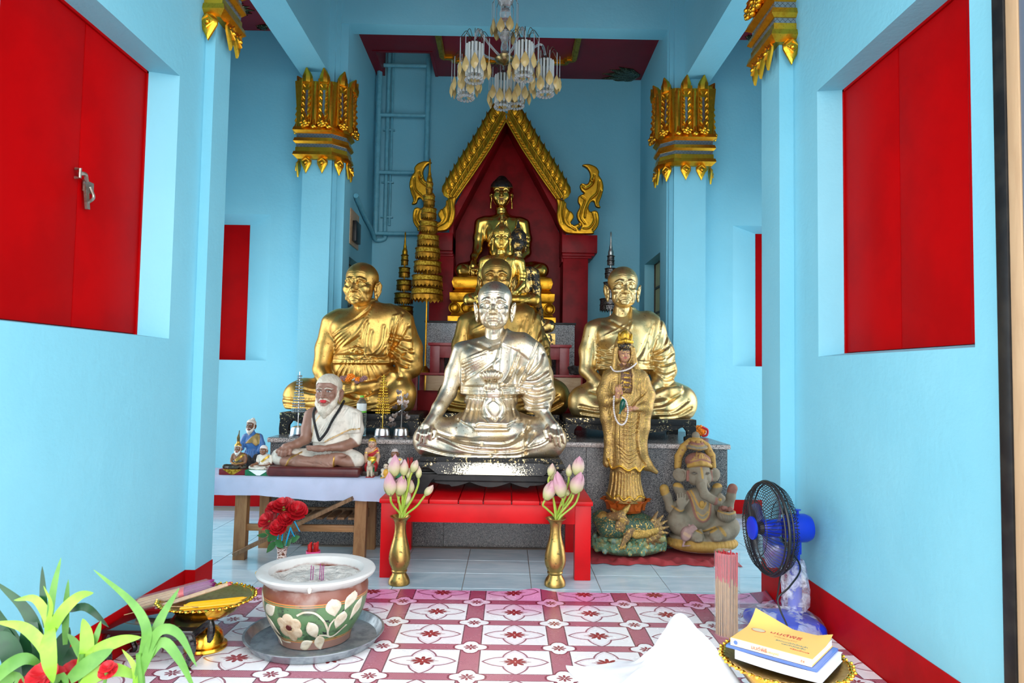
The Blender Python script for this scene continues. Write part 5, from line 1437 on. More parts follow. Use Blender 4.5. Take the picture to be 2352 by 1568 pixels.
bb = thing('breaker_board', 'pale board with a black breaker box on the alcove side wall', 'switch', (AL, 6.4, P(805, 560, 6.3)[2]))
zb0, zb1 = P(805, 560, 6.25)[2], P(805, 478, 6.25)[2]
MB().bbox(AL, 6.22, zb0, AL + .012, 6.58, zb1, .003).build('board', 'wood_pale', bb); MB().bbox(AL + .012, 6.30, zb0 + .04, AL + .05, 6.50, zb1 - .10, .006).build('breaker_box', 'black_lacquer', bb)


# ================================================================== painted and gilded figures (vertex colour: rgb paint, alpha = gilding)
def painted(name, rough=.42, flecks=None, bump=.15, bscale=40):
 m, b = mat(name, (.5, .5, .5), rough)
 n = X.nt.nodes.new('ShaderNodeAttribute'); n.attribute_name = 'Col'; al = X(n.outputs['Alpha'])
 v = xcoord(); nz = xnoise(v, 25, 4); c = xmix(xss(nz, .45, .75) * .35, n.outputs['Color'], (.10, .06, .035)); me = al
 if flecks:
  fl = xss(xnoise(v, flecks[0], 3, .65), flecks[1], flecks[1] + .05)
  c = xmix(fl, c, flecks[2]); me = xmax(al, fl * .9)
 link(b, 'Base Color', c); link(b, 'Metallic', me); link(b, 'Roughness', rough - me * .12)
 link(b, 'Normal', xbump(xnoise(v, bscale, 4), bump, .004))
 return m
painted('painted_plaster', .45)
painted('gilt_plaster', .5, (85, .56, (.62, .40, .10)), 1.0, 110)
painted('gilt_dark', .36, None, .08)
painted('stone_painted', .75, None, .5, 70)
gold('gold_rough', (.85, .58, .14), (.70, .42, .07), (.30, .15, .02), .26, .4, 9, bump=.5)
m, b = mat('gold_peeling', (.7, .5, .2), .35)
v = xcoord(); nz = xnoise(v, 16, 6, .7); c = xsep(v); f = xss(nz + c[2] * .10, .54, .58)
link(b, 'Base Color', xmix(f, (.82, .56, .18), (.012, .011, .010))); link(b, 'Metallic', 1 - f); link(b, 'Roughness', f * .25 + .28); link(b, 'Normal', xbump(nz, .6, .01))

def buddha(Y, M, head, cmap, W, h=1.6, touch=True):
 """seated image, one hand reaching down over the shin; layout of the great image"""
 f = Fig((1036, 484, 1272, 646), Y, (-56, 44), h, M)
 f.ell((1153, 535, 8), (42, 24, 44), 6); f.ell((1153, 580, 4), (32, 24, 36), 12); f.ell((1153, 622, 6), (64, 30, 22), 12)
 f.cone((1116, 508, 8), (1192, 510, 8), 15, 15, 12); f.cone((1153, 488, 8), (1153, 510, 8), 14, 22, 8)
 f.chain([(1104, 512, 8), (1099, 545, 8), (1097, 574, 2)], [15, 13, 12], 6); f.chain([(1097, 574, 2), (1090, 592, -14), (1088, 610, -30)], [12, 9, 7.5], 4)
 f.chain([(1203, 514, 8), (1209, 548, 8), (1208, 580, 0)], [15, 13, 12], 6); f.chain([(1208, 580, 0), (1190, 602, -20), (1164, 610, -32)], [12, 9, 7], 4)
 f.chain([(1130, 624, 8), (1080, 622, -8), (1064, 622, -14)], [22, 19, 17], 8); f.chain([(1176, 624, 8), (1226, 622, -8), (1242, 622, -14)], [22, 19, 17], 8)
 f.chain([(1064, 626, -16), (1110, 630, -34), (1170, 628, -40)], [15, 12, 11], 8); f.chain([(1242, 626, -16), (1196, 626, -34), (1130, 624, -40)], [15, 12, 11], 8)
 hand_down(f, (1088, 608, -30), (1088, 616, -36), [(1081, 637, -38), (1086, 640, -41), (1091, 640, -42), (1096, 637, -41)], 5, [(5, -1, 0), (1099, 621, -40), (1100, 630, -42)])
 hand_lap(f, (1166, 609, -32), (1150, 614, -44), 1, 4.4)
 fr = (-99, 10)
 f.st([(1170, 500), (1140, 535), (1118, 568)], 1.6, 2, fr); f.st([(1166, 500), (1136, 534), (1114, 566)], -2, 1.4, fr)
 f.pa([(1162, 500), (1186, 500), (1180, 590), (1160, 590)], 2.2, 1.4, fr); f.st([(1118, 590), (1153, 600), (1190, 590)], -2, 1.6, fr)
 for a in ((1066, 612, 1110, 636), (1240, 612, 1196, 636)): f.st([(a[0], a[1]), ((a[0] + a[2]) / 2, a[1] + 16), (a[2], a[3])], -1.5, 1.3, (-99, -4))
 for v_ in (546, 556, 566): f.st([(1196, v_), (1220, v_ + 2)], -1.3, 1.2, (-99, 14))
 f.floor(641)
 f.head(head, W, (1152, 445), (0, 0, 0), 2, cmap)
 return f.out()
HB = head_buddha(True, 0.0); HF = head_buddha(True, 1.0)
YG = 6.84
gs = buddha(YG, None, HB, (0, 1, 2), 26)
statue('buddha_statue', 'great golden Buddha with black hair seated inside the red niche', gs, 'gilt_dark', mats=[(.62, .38, .08, 1), (.006, .006, .006, 0), (.10, .01, .01, 0)])
g2 = buddha(6.02, lambda u, v: (1152 + (u - 1152) * .83, 547 + (v - 445) * .80), HF, (0, 0, 0), 26)
statue('buddha_statue', 'bright gold Buddha with a pointed flame crown before the great image', g2, 'gold_rough')
g3 = buddha(6.30, lambda u, v: (1190 + (u - 1152) * -.80, 553 + (v - 445) * 1.10), HF, (0, 0, 0), 24)
# pedestals
zg = gs[0][:, 2].min(); cxg = P(1153, 690, 6.55)[0]; hxg = (P(1278, 700, 6.55)[0] - P(1030, 700, 6.55)[0]) / 2
pd = thing('gilded_pedestal', 'gilded stepped pedestal with a cushion under the great Buddha', 'pedestal', (cxg, 6.8, zpl))
HP = zg - zpl; dy = .26
MB().sweep_rect([(0, 0), (.0, HP * .12), (-.02, HP * .14), (-.035, HP * .20), (-.035, HP * .42), (-.015, HP * .48), (-.012, HP * .62), (-.03, HP * .64), (-.05, HP * .68), (-.06, HP * .70)], hxg, dy, (cxg, 6.81, zpl)).build('tier', 'gold_paint', pd)
b = MB(); b.sweep_rect([(-.07, 0), (-.045, HP * .04), (-.03, HP * .15), (-.045, HP * .26), (-.08, HP * .30)], hxg, dy, (cxg, 6.81, zpl + HP * .70)); b.build('cushion', 'gold_paint', pd)
for k in range(9):
 xx = cxg + (k - 4) * hxg * .22; zz = zpl + HP * .30
 b = MB(); b.ball((xx, 6.81 - dy + .03, zz), .045, 12, 8, 1, .4, 1); b.tube([(xx + .05 * math.cos(a), 6.81 - dy + .018, zz + .05 * math.sin(a)) for a in [2 * math.pi * q / 14 for q in range(14)]], .008, 6, closed=True); b.build('rosette', 'gold_paint', pd)
z2 = g2[0][:, 2].min(); c2 = (g2[0][:, 0].min() + g2[0][:, 0].max()) / 2
pd2 = thing('gilded_pedestal', 'narrow gilded waisted pedestal under the flame-crowned Buddha', 'pedestal', (c2, 6.03, zt2)); H2 = z2 - zt2
MB().lathe([(.30, 0), (.30, H2 * .1), (.27, H2 * .14), (.25, H2 * .3), (.22, H2 * .36), (.20, H2 * .5), (.23, H2 * .56), (.25, H2 * .74), (.28, H2 * .8), (.29, H2 * .95), (.28, H2)], (c2, 6.06, zt2), 40, 1, .46).build('pedestal_body', 'gold_paint', pd2)
z3 = g3[0][:, 2].min(); xg3 = (g3[0][:, 0].min() + g3[0][:, 0].max()) / 2
o3 = thing('buddha_statue', 'black and gold flaking Buddha with one arm reaching down', 'statue', (xg3, 6.30, zt2)); raw('body', g3[0], g3[1], 'gold_peeling', o3)
xe = g3[0][:, 0].max(); MB().bbox(P(1200, 780, 6.3)[0], 6.21, zt2, xe, 6.40, z3 + .01, .008).build('base', 'gold_peeling', o3)

# ------------------------------------------------------------------ bearded hermits and small painted figures
def beard_post(long=1.0, hairdo=True):
 def fn(s):
  x, y, z = s.grid((slice(None),) * 3)
  if hairdo:
   hair = ((z > .70 - .5 * np.clip(x * x - .3, 0, 1)) | (np.abs(x) > .80) & (z > -.55) & (y > -.45) | (y > .2) & (z > -.7)) & (np.abs(x) < 1.0)
   s.D = np.where(hair, s.D - .07, s.D).astype(np.float32); s.K[...] = np.where(hair, 3, s.K)
  s.chain([(0, -.55, -1.32), (0, -.74, -1.6), (0, -.74, -1.45 - 1.05 * long)], [.50, .46, .10], .12, 3)
  for q in (-1, 1): s.chain([(q * .80, -.25, -.45), (q * .62, -.5, -1.05), (q * .2, -.7, -1.6)], [.20, .33, .40], .12, 3); s.chain([(q * .06, -1.12, -.62), (q * .28, -1.08, -.66), (q * .46, -.92, -.80)], [.045, .06, .035], .03, 3)
  s.ell((0, -1.10, -.765), (.30, .09, .06), .02, 4); s.ell((0, -1.10, -.87), (.25, .10, .075), .02, 4)
  s.D = np.where(s.K == 3, s.D - .022 * np.sin(x * 21 + 2 * np.sin(z * 9)) * np.sin(z * 23) * np.cos(y * 17), s.D).astype(np.float32)
  fr = (-2, -.1)
  for k in range(9):
   u = (k - 4) * .11; s.stroke([(u * 1.1, -1.15), (u * .9, -1.6), (u * .3, -1.5 - .8 * long)], -.035, .025, fr)
  for q in (-1, 1):
   s.stroke([(q * .26, .0), (q * .40, .02), (q * .54, .0)], .02, .055, (-2, -.5), 5); s.stroke([(q * .40, .0), (q * .42, .01)], .01, .075, (-2, -.5), 6); s.stroke([(q * .22, .03), (q * .40, .075), (q * .60, .02)], .015, .03, (-2, -.5), 6)
   s.stroke([(q * .15, .22), (q * .40, .28), (q * .66, .18)], .03, .05, (-2, -.5), 3)
 return fn
HEADS['hermit'] = head_monk(wrinkle=.8, post=beard_post(1.0))
HEADS['goatee'] = head_monk(wrinkle=.7, h=.05, post=beard_post(.9))
def plain_post(hair=3, lips=4, eyes=True, cap=False):
 def fn(s):
  x, y, z = s.grid((slice(None),) * 3)
  hr = ((z > .62 - .4 * np.clip(x * x - .3, 0, 1)) | (np.abs(x) > .84) & (z > -.3) & (y > -.3) | (y > .2) & (z > -.7)) & (np.abs(x) < 1.02)
  s.D = np.where(hr, s.D - .08, s.D).astype(np.float32); s.K[...] = np.where(hr, hair, s.K)
  s.stroke([(-.24, -.80), (.24, -.80)], .0, .08, (-2, -.5), lips)
  for q in (-1, 1):
   s.stroke([(q * .22, .0), (q * .40, .03), (q * .58, .0)], .02, .085, (-2, -.5), 5); s.stroke([(q * .40, .0), (q * .42, .02)], .01, .085, (-2, -.5), 6)
   s.stroke([(q * .15, .24), (q * .40, .30), (q * .66, .20)], .02, .045, (-2, -.5), 6)
 return fn
HEADS['plain'] = head_monk(wrinkle=.3, h=.05, post=plain_post())
HEADS['youth'] = head_monk(wrinkle=.05, thin=-.5, lips=1.3, brow=.6, h=.05, post=plain_post())

def hermit(Y, M, h, head, W=27, arms='knee', style='robe', rot=(2, 0, -10), eye=(756, 891)):
 f = Fig((622, 918, 846, 1070), Y, (-62, 48), h, M)
 f.ell((760, 968, 10), (48, 28, 46), 6, 1 if style != 'bare' else 0); f.ell((760, 1012, 6), (42, 30, 30), 12, 1); f.ell((748, 1046, 8), (62, 34, 22), 12, 1)
 f.cone((722, 944, 10), (802, 944, 10), 16, 17, 10, 0 if style in ('robe', 'bare') else 1); f.cone((757, 920, 12), (758, 946, 10), 15, 24, 8, 0)
 ac = 0 if style in ('robe', 'bare') else 1
 if arms == 'knee':
  f.chain([(711, 948, 8), (704, 978, 6), (702, 1002, 0)], [15, 13, 12], 6, ac); f.chain([(702, 1002, 0), (690, 1010, -18), (678, 1014, -30)], [12, 10, 8], 4, 0)
  hand_down(f, (678, 1014, -30), (668, 1017, -36), [(652, 1026, -44), (657, 1032, -47), (664, 1034, -49), (672, 1032, -49)], 6.2, [(6, -1, 0), (681, 1022, -44), (680, 1030, -47)], col=0)
 else:
  f.chain([(711, 948, 8), (702, 978, 6), (700, 1002, 0)], [14, 12, 11], 6, ac); f.chain([(700, 1002, 0), (726, 1020, -24), (752, 1022, -38)], [11, 9, 7], 4, 0)
  f.ell((752, 1024, -40), (14, 8, 6), 4, 0)
 f.chain([(812, 950, 8), (818, 980, 6), (817, 1006, 0)], [17, 16, 13], 6, 1 if style != 'bare' else 0); f.chain([(817, 1008, 0), (790, 1017, -22), (764, 1018, -36)], [12, 10, 7.5], 4, 0)
 f.ell((745, 1019, -42), (20, 8, 8), 5, 0)
 for k in range(4): f.cone((738, 1015 + k * 2.6, -45 + k), (718, 1014 + k * 2.4, -41), 3.2, 2.4, 1.2, 0)
 f.chain([(722, 1048, 8), (664, 1042, -12), (650, 1040, -20)], [24, 20, 18], 8, 1); f.chain([(786, 1048, 8), (814, 1048, -12), (824, 1048, -20)], [24, 20, 18], 8, 1)
 lc = 0 if style == 'robe' else 1
 f.chain([(668, 1048, -28), (700, 1048, -42), (770, 1052, -48)], [14, 13, 11], 6, lc); f.chain([(812, 1054, -26), (780, 1042, -40), (740, 1044, -44)], [14, 12, 11], 6, lc)
 f.ell((792, 1034, -44), (14, 7, 6), 4, 0)
 fr = (-99, 20)
 if style == 'robe':
  f.pa([(740, 944), (722, 970), (716, 1008), (752, 1008), (790, 990), (830, 986), (830, 940), (790, 922), (765, 925)], 3, 1.4, fr, 1)
  f.st([(740, 944), (724, 968), (717, 1000)], 1.5, 1.4, fr, 2); f.st([(752, 1006), (780, 992), (806, 980), (828, 978)], 2, 1.5, fr, 2)
  for a in range(6): f.fold([(800 - a * 8, 930 + a * 3), (782 - a * 8, 960 + a * 3), (752 - a * 4, 1000 - a * 2)], 2, 1.8, fr)
  for a in range(4): f.fold([(812 + a * 4, 940), (812 + a * 5, 962), (808 + a * 6, 978)], 1.8, 1.6, fr)
  f.pa([(622, 1010), (700, 1030), (690, 1044), (664, 1064), (622, 1070)], 1.2, 1, (-99, 20), None)
  f.st([(698, 1030), (680, 1042), (672, 1056), (658, 1066)], 1.5, 2.0, (-99, 0), 2); f.st([(780, 1038), (779, 1066)], 1.5, 2, (-99, 0), 2)
  for a in range(5): f.st([(705 + a * 16, 1046 + a), (735 + a * 10, 1052 + a)], -1.3, 1.4, (-99, -20))
  for a in range(6): f.fold([(716 + a * 11, 1020), (722 + a * 9, 1036)], 1.6, 1.4, (-99, -10))
 else:
  f.pa([(800, 934), (816, 946), (752, 1000), (728, 992)], 2.6, 1.2, fr, 2)
  for t in (.3, .55, .8): f.st([(800 + 14 * t, 936 + 8 * t), (730 + 20 * t, 993 + 5 * t)], -1.4, 1, fr)
  for a in range(5): f.fold([(660 + a * 10, 1030), (690 + a * 6, 1046), (724, 1054)], 1.8, 2, (-99, -4)); f.fold([(830 - a * 8, 1038), (806 - a * 6, 1050), (774, 1056)], 1.8, 2, (-99, -4))
  f.st([(716, 1010), (760, 1014), (806, 1008)], 2, 2.6, fr, 2 if style != 'shirt' else 1)
 f.floor(1066)
 f.head(head, W, eye, rot, 2)
 return f
SKIN, SKIN2, WHT, GLD, RED_, BLK = (.28, .14, .095, 0), (.22, .09, .04, 0), (.72, .66, .56, 0), (.55, .30, .05, .7), (.50, .01, .015, 0), (.012, .012, .012, 0)
ZT = .575
def set_on(g, z):
 v = g[0].copy(); v[:, 2] += z - v[:, 2].min(); return (v, g[1], g[2])
YH = 4.60
gh = set_on(hermit(YH, None, 1.3, HEADS['hermit']).out(), P(735, 1066, YH)[2])
t = statue('hermit_statue', 'white-bearded hermit statue in a white robe with black beads', gh, 'painted_plaster', mats=[SKIN, WHT, GLD, (.62, .55, .44, 0), (.55, .01, .02, 0), (.75, .72, .68, 0), BLK])
noisy('maroon_base', (.10, .018, .015), (.07, .010, .010), .35, scale=12, bump=.3, bscale=20)
s_ = Fig((624, 1052, 846, 1086), YH, (-70, 56), 1.6); s_.box((735, 1073, -6), (103, 54, 11), 8, 2); vb, fb, _ = s_.out()
zt_ = gh[0][:, 2].min(); vb[:, 2] += zt_ + .004 - vb[:, 2].max(); ZT = vb[:, 2].min()
raw('base_slab', vb, fb, 'maroon_base', t)
bd = MB(); pl_ = bez([(729, 925, 16), (726, 945, -16), (730, 966, -26), (738, 990, -34), (744, 1005, -38), (748, 1004, -38), (760, 988, -34), (772, 962, -28), (784, 938, -12), (787, 922, 14)], 7)
for q in pl_:
 w_ = P(q[0], q[1], YH); bd.ball((w_[0], YH + q[2] * YH / F - .008, w_[2]), .0095, 8, 6)
bd.build('bead_necklace', 'black_lacquer', t, kind='stuff')

# cloth-covered side table
noisy('white_cloth', (.44, .48, .62), (.40, .44, .57), .8, scale=6, bump=.15, bscale=250)
TBX0, TBX1, TBY0, TBY1 = -2.02, P(893, 1090, 4.40)[0], 4.40, 4.80
tb = thing('wooden_table', 'rough brown wooden table under the white cloth', 'table', (-1.4, 4.6, 0))
MB().bbox(TBX0, TBY0, ZT - .045, TBX1, TBY1, ZT - .006, .004).build('table_top', 'wood_rail', tb)
lx = [P(554, 1200, 4.44)[0], P(826, 1200, 4.42)[0]]
for x_ in lx:
 MB().obox((x_, 4.44, 0), (x_ + .01, 4.43, ZT - .045), .075, .055, (0, 1, 0)).build('leg', 'wood_table', tb)
for u_ in (608, 852):
 x_ = P(u_, 1200, 4.74)[0]; MB().obox((x_, 4.745, 0), (x_, 4.745, ZT - .045), .065, .05, (0, 1, 0)).build('leg', 'wood_table', tb)
z_ = P(700, 1212, 4.44)[2]
MB().bbox(lx[0], 4.425, z_ - .02, lx[1], 4.455, z_ + .022, .003).build('rail', 'wood_rail', tb)
for k in range(6):
 x_ = P(690 + k * 24, 1190, 4.6)[0]; MB().bbox(x_, 4.46, z_ + .05, x_ + .045, 4.72, z_ + .065, .002).build('slat', 'wood_old', tb)
MB().bbox(lx[0] + .2, 4.70, z_ + .02, lx[1], 4.725, z_ + .08, .003).build('rail', 'wood_old', tb)
a_, b2 = P(542, 1270, 4.385), P(812, 1142, 4.385)
MB().obox(a_, b2, .022, .105, (0, 1, 0)).build('brace', 'wood_old', tb)
# the cloth: top and hanging sides with slight waves
nx_, vs, fs = 60, [], []
prof = [(TBY1 + .004, ZT - .10), (TBY1 + .006, ZT - .01), (TBY1, ZT - .0005), (TBY0 - .004, ZT - .0005), (TBY0 - .012, ZT - .010)]
for i in range(nx_ + 1):
 x_ = TBX0 - .012 + (TBX1 - TBX0 + .024) * i / nx_; wv = .006 * math.sin(x_ * 23) + .004 * math.sin(x_ * 51)
 dr = .092 + .045 * i / nx_ + .006 * math.sin(x_ * 9)
 for (y_, zz) in prof: vs.append((x_, y_, zz))
 for q in (.35, .7, 1.0): vs.append((x_, TBY0 - .014 - q * .012 + wv * q, ZT - .010 - dr * q))
n_ = len(prof) + 3
for i in range(nx_):
 for k in range(n_ - 1): fs.append((i * n_ + k, i * n_ + k + 1, (i + 1) * n_ + k + 1, (i + 1) * n_ + k))
e = [(TBX1 + .013, TBY1, ZT - .0005), (TBX1 + .013, TBY0 - .004, ZT - .0005), (TBX1 + .018, TBY0 - .02, ZT - .14), (TBX1 + .018, TBY1, ZT - .12)]
n0 = len(vs); vs += e; fs.append((n0, n0 + 1, n0 + 2, n0 + 3))
o = raw('tablecloth', vs, fs, 'white_cloth', None, True, (-1.4, 4.6, ZT)); tag(o, 'white cloth draped over the wooden table with hermit figures', 'tablecloth')

def mini(name, label, u, v, Y, sc, head, W, arms, style, pal, rot=(0, 0, 0), base=None, z=None, h=1.0, extra=None):
 """a small seated figure: hermit layout scaled to sc about its base at (u, v)"""
 M = lambda a, b: (u + (a - 738) * sc, v + (b - 1066) * sc)
 f = hermit(Y, M, h, head, W, arms, style, rot)
 if extra: extra(f)
 g = f.out(); z0 = ZT if z is None else z
 if base: z0 += base[1]
 g = set_on(g, z0)
 t = statue(name, label, g, 'painted_plaster', mats=pal)
 if base:
  lo, hi = g[0].min(0), g[0].max(0); cx_, cy_ = (lo[0] + hi[0]) / 2, (lo[1] + hi[1]) / 2; w_ = base[0]; hb = base[1]
  dpt = max((hi[1] - lo[1]) / 2 + .006, w_ * .42)
  MB().bbox(cx_ - w_, cy_ - dpt, z0 - hb, cx_ + w_, cy_ + dpt, z0 + .002, .004).build('base', base[2], t)
  if len(base) > 3:   # triangular cloth emblem on the front of the base
   e = MB(); e.prism([(cx_ - w_ * .72, z0 + .001), (cx_ + w_ * .72, z0 + .001), (cx_ + .01, z0 - hb * .9), (cx_ - .01, z0 - hb * .9)], cy_ - dpt - .003, cy_ - dpt + .004); e.build('base_emblem', base[3], t)
 return t, g
noisy('red_lacquer', (.20, .006, .010), (.14, .004, .006), .3, scale=20); noisy('green_lacquer', (.01, .16, .06), (.008, .10, .04), .3, scale=20)
def hat(f):     # gilded pointed crown of the small hermit
 f.ell((756, 866, 4), (29, 28, 22), 3, 2); f.ell((757, 842, 6), (15, 15, 16), 4, 2); f.chain([(757, 835, 6), (757, 800, 6), (760, 778, 6)], [12, 13, 8], 3, 6); f.chain([(760, 800, 6), (766, 740, 6)], [6, 5], 2, 6)
for q in ('hat',):
 _box = Fig.__init__
def mini_hat(*a, **k):
 """hermit with crown: the sculpt box must reach higher"""
 old = Fig.__init__
 def tall(s, box, *r, **kk): old(s, (box[0], box[1] - 200, box[2], box[3]), *r, **kk)
 Fig.__init__ = tall
 try: return mini(*a, **k)
 finally: Fig.__init__ = old
mini_hat('hermit_figurine', 'small dark bearded hermit figurine with a pointed crown on a red base', 542, 1066, 4.52, .27, HEADS['goatee'], 27, 'lap', 'bare', [SKIN2, (.03, .025, .012, .0), GLD, (.75, .72, .66, 0), (.4, .02, .02, 0), (.7, .7, .7, 0), (.10, .07, .02, .4)], base=(.088, .036, 'red_lacquer', 'gold_glitter'), extra=hat)
mini('figurine', 'small white-robed figurine with a gold sash on a green base', 601, 1066, 4.50, .26, HEADS['plain'], 30, 'knee', 'shirt', [SKIN2, WHT, (.62, .36, .04, .6), (.72, .66, .62, 0), (.30, .12, .09, 0), (.6, .6, .6, 0), BLK], base=(.088, .036, 'green_lacquer', 'white'), extra=None)
mini('figurine', 'small grey-haired figurine with black beads and gold sash by the lotus buds', 903, 1068, 4.50, .255, HEADS['plain'], 30, 'lap', 'shirt', [(.20, .075, .03, 0), WHT, (.62, .36, .04, .6), (.55, .48, .45, 0), (.55, .5, .48, 0), (.6, .6, .6, 0), BLK], base=(.07, .03, 'green_lacquer'))

def blue_figure():
 """standing old man in blue behind the small hermits"""
 Y = 4.68; f = Fig((545, 930, 612, 1072), Y, (-26, 30), .8)
 f.ell((579, 1000, 4), (17, 11, 24), 4, 1); f.cone((566, 984, 4), (594, 984, 4), 7, 7, 5, 1); f.cone((579, 972, 4), (579, 984, 4), 5, 8, 4, 1)
 f.chain([(562, 986, 4), (556, 1000, 2), (560, 1010, -8)], [7, 6, 5], 3, 1); f.chain([(596, 986, 4), (602, 1002, 2), (598, 1016, -4)], [7, 6.5, 6], 3, 1)
 f.ell((577, 1026, 2), (19, 13, 15), 4, 1); f.chain([(574, 1030, 2), (573, 1072, 2)], [14, 16], 4, 6); f.chain([(586, 1030, 2), (590, 1072, 2)], [12, 16], 4, 6)
 f.pa([(590, 976), (598, 980), (598, 1000), (590, 1006), (582, 998), (564, 1000), (574, 990)], 1.4, .8, (-99, 6), 2)
 for a in range(5): f.st([(568 + a * 5, 1016), (566 + a * 6, 1036)], -1, 1, (-99, 6))
 f.floor(1071); f.head(HEADS['goatee'], 9.6, (577, 958), (0, 0, -10), 2)
 f2 = Sculpt((-1, -1, -1), (1, 1, 1), .1); f2.ell((0, 0, 0), (.55, .55, .5), .02); g = f2.net(); a, c = f.L(581, 945); f.parts.append((g[0] * 8 + np.array([a, 3, c]), g[1], np.full(len(g[0]), 3, dtype=np.uint8)))
 return f.out()
statue('figurine', 'old bearded figurine in a blue shirt with a gold sash', set_on(blue_figure(), ZT), 'painted_plaster', mats=[(.13, .05, .02, 0), (.04, .14, .36, 0), (.35, .22, .06, .3), (.66, .60, .52, 0), (.25, .05, .04, 0), (.5, .5, .5, 0), (.008, .008, .010, 0)])
def lady_figure():
 Y = 4.58; f = Fig((834, 978, 878, 1062), Y, (-22, 22), .7)
 f.ell((855, 1015, 3), (12, 8, 13), 3, 0); f.ell((855, 1034, 2), (12, 9, 10), 4, 2); f.cone((846, 1007, 3), (865, 1007, 3), 4.2, 4.2, 3, 0); f.cone((855, 1000, 3), (855, 1008, 3), 4, 6, 3, 0)
 f.chain([(843, 1009, 3), (840, 1024, 2), (843, 1042, -6)], [4.4, 3.8, 3], 2, 0); f.chain([(867, 1009, 3), (870, 1024, 2), (868, 1042, -6)], [4.4, 3.8, 3], 2, 0)
 f.chain([(850, 1040, 0), (848, 1046, -14), (848, 1060, -15)], [8, 7, 5], 3, 4); f.chain([(861, 1040, 0), (863, 1046, -14), (863, 1060, -15)], [8, 7, 5], 3, 4)
 f.pa([(866, 1003), (870, 1012), (858, 1024), (846, 1024), (846, 1016), (858, 1012)], .8, .5, (-99, 4), 4); f.st([(868, 1006), (856, 1014), (846, 1018)], .6, .8, (-99, 4), 2)
 f.st([(848, 1034), (855, 1037), (864, 1034)], .8, 1.4, (-99, 4), 2); f.st([(850, 1036), (855, 1044), (862, 1036)], .4, 2.2, (-99, 4), 7)
 for q in ((840, 1016), (869, 1016)): f.st([(q[0] - 3, q[1]), (q[0] + 3, q[1])], .6, 1, None, 2)
 f.floor(1061); f.head(HEADS['youth'], 8.2, (855, 994), (0, 0, 0), 2, (0, 0, 2, 2, 4, 5, 6, 7))
 return f.out()
lg = lady_figure(); t = statue('figurine', 'small crowned lady figurine in red and gold on a dark stool', set_on(lg, ZT + .028), 'painted_plaster', mats=[(.50, .30, .20, 0), WHT, (.75, .48, .04, .8), BLK, (.40, .01, .015, 0), (.7, .7, .7, 0), BLK, (.02, .25, .08, 0)])
lo, hi = lg[0].min(0), lg[0].max(0); MB().bbox(lo[0], lo[1], ZT, hi[0], hi[1], ZT + .03, .006).build('stool', 'wood_dark', t)
def horse_figure():
 Y = 4.48; f = Fig((836, 1036, 868, 1082), Y, (-16, 22), .6)
 f.chain([(851, 1056, -6), (851, 1056, 12)], [7, 7], 3, 1)
 for a in (-4, 4):
  for d in (-7, 12): f.chain([(851 + a, 1060, d), (851 + a * 1.1, 1076, d)], [3, 2.2], 2, 1)
 f.chain([(851, 1054, -8), (851, 1044, -12)], [5, 4], 3, 1); f.chain([(851, 1043, -11), (851, 1049, -15)], [4.2, 2.6], 2, 1)
 for a in (-3, 3): f.cone((851 + a, 1041, -9), (851 + a * 1.2, 1037, -9), 1.6, .8, 1, 1)
 f.pa([(844, 1056), (858, 1056), (858, 1068), (844, 1068)], .6, .6, (-8, 14), 3); f.box((851, 1079, 2), (9, 15, 3.2), 1, 1, 2); f.floor(1082)
 return f.out()
statue('horse_figurine', 'tiny cream horse figurine with a green saddle on the white cloth', set_on(horse_figure(), ZT), 'painted_plaster', mats=[WHT, (.55, .46, .33, 0), (.35, .03, .03, 0), (.02, .22, .08, 0)])
def child_figure():
 Y = 4.45; f = Fig((872, 1040, 904, 1090), Y, (-16, 18), .6)
 f.ell((887, 1068, 0), (7, 6, 8), 2, 1); f.ell((887, 1053, 0), (5.6, 5.4, 6.5), 1.5, 0); f.ell((887, 1050, 2), (6, 5.6, 5.4), .6, 3)
 f.chain([(882, 1063, 0), (878, 1071, -3), (882, 1076, -7)], [2.6, 2.2, 1.8], 1, 0); f.chain([(892, 1063, 0), (896, 1071, -3), (892, 1076, -7)], [2.6, 2.2, 1.8], 1, 0)
 f.chain([(884, 1077, 0), (877, 1081, -6)], [4, 3], 2, 2); f.chain([(890, 1077, 0), (898, 1081, -6)], [4, 3], 2, 2)
 f.st([(883, 1053), (885, 1053)], .1, .8, (-99, -2), 3); f.st([(889, 1053), (891, 1053)], .1, .8, (-99, -2), 3); f.floor(1084)
 return f.out()
statue('figurine', 'tiny child figurine in yellow sitting beside the tiny horse', set_on(child_figure(), ZT), 'painted_plaster', mats=[(.62, .50, .36, 0), (.65, .33, .03, 0), (.55, .28, .03, 0), BLK])


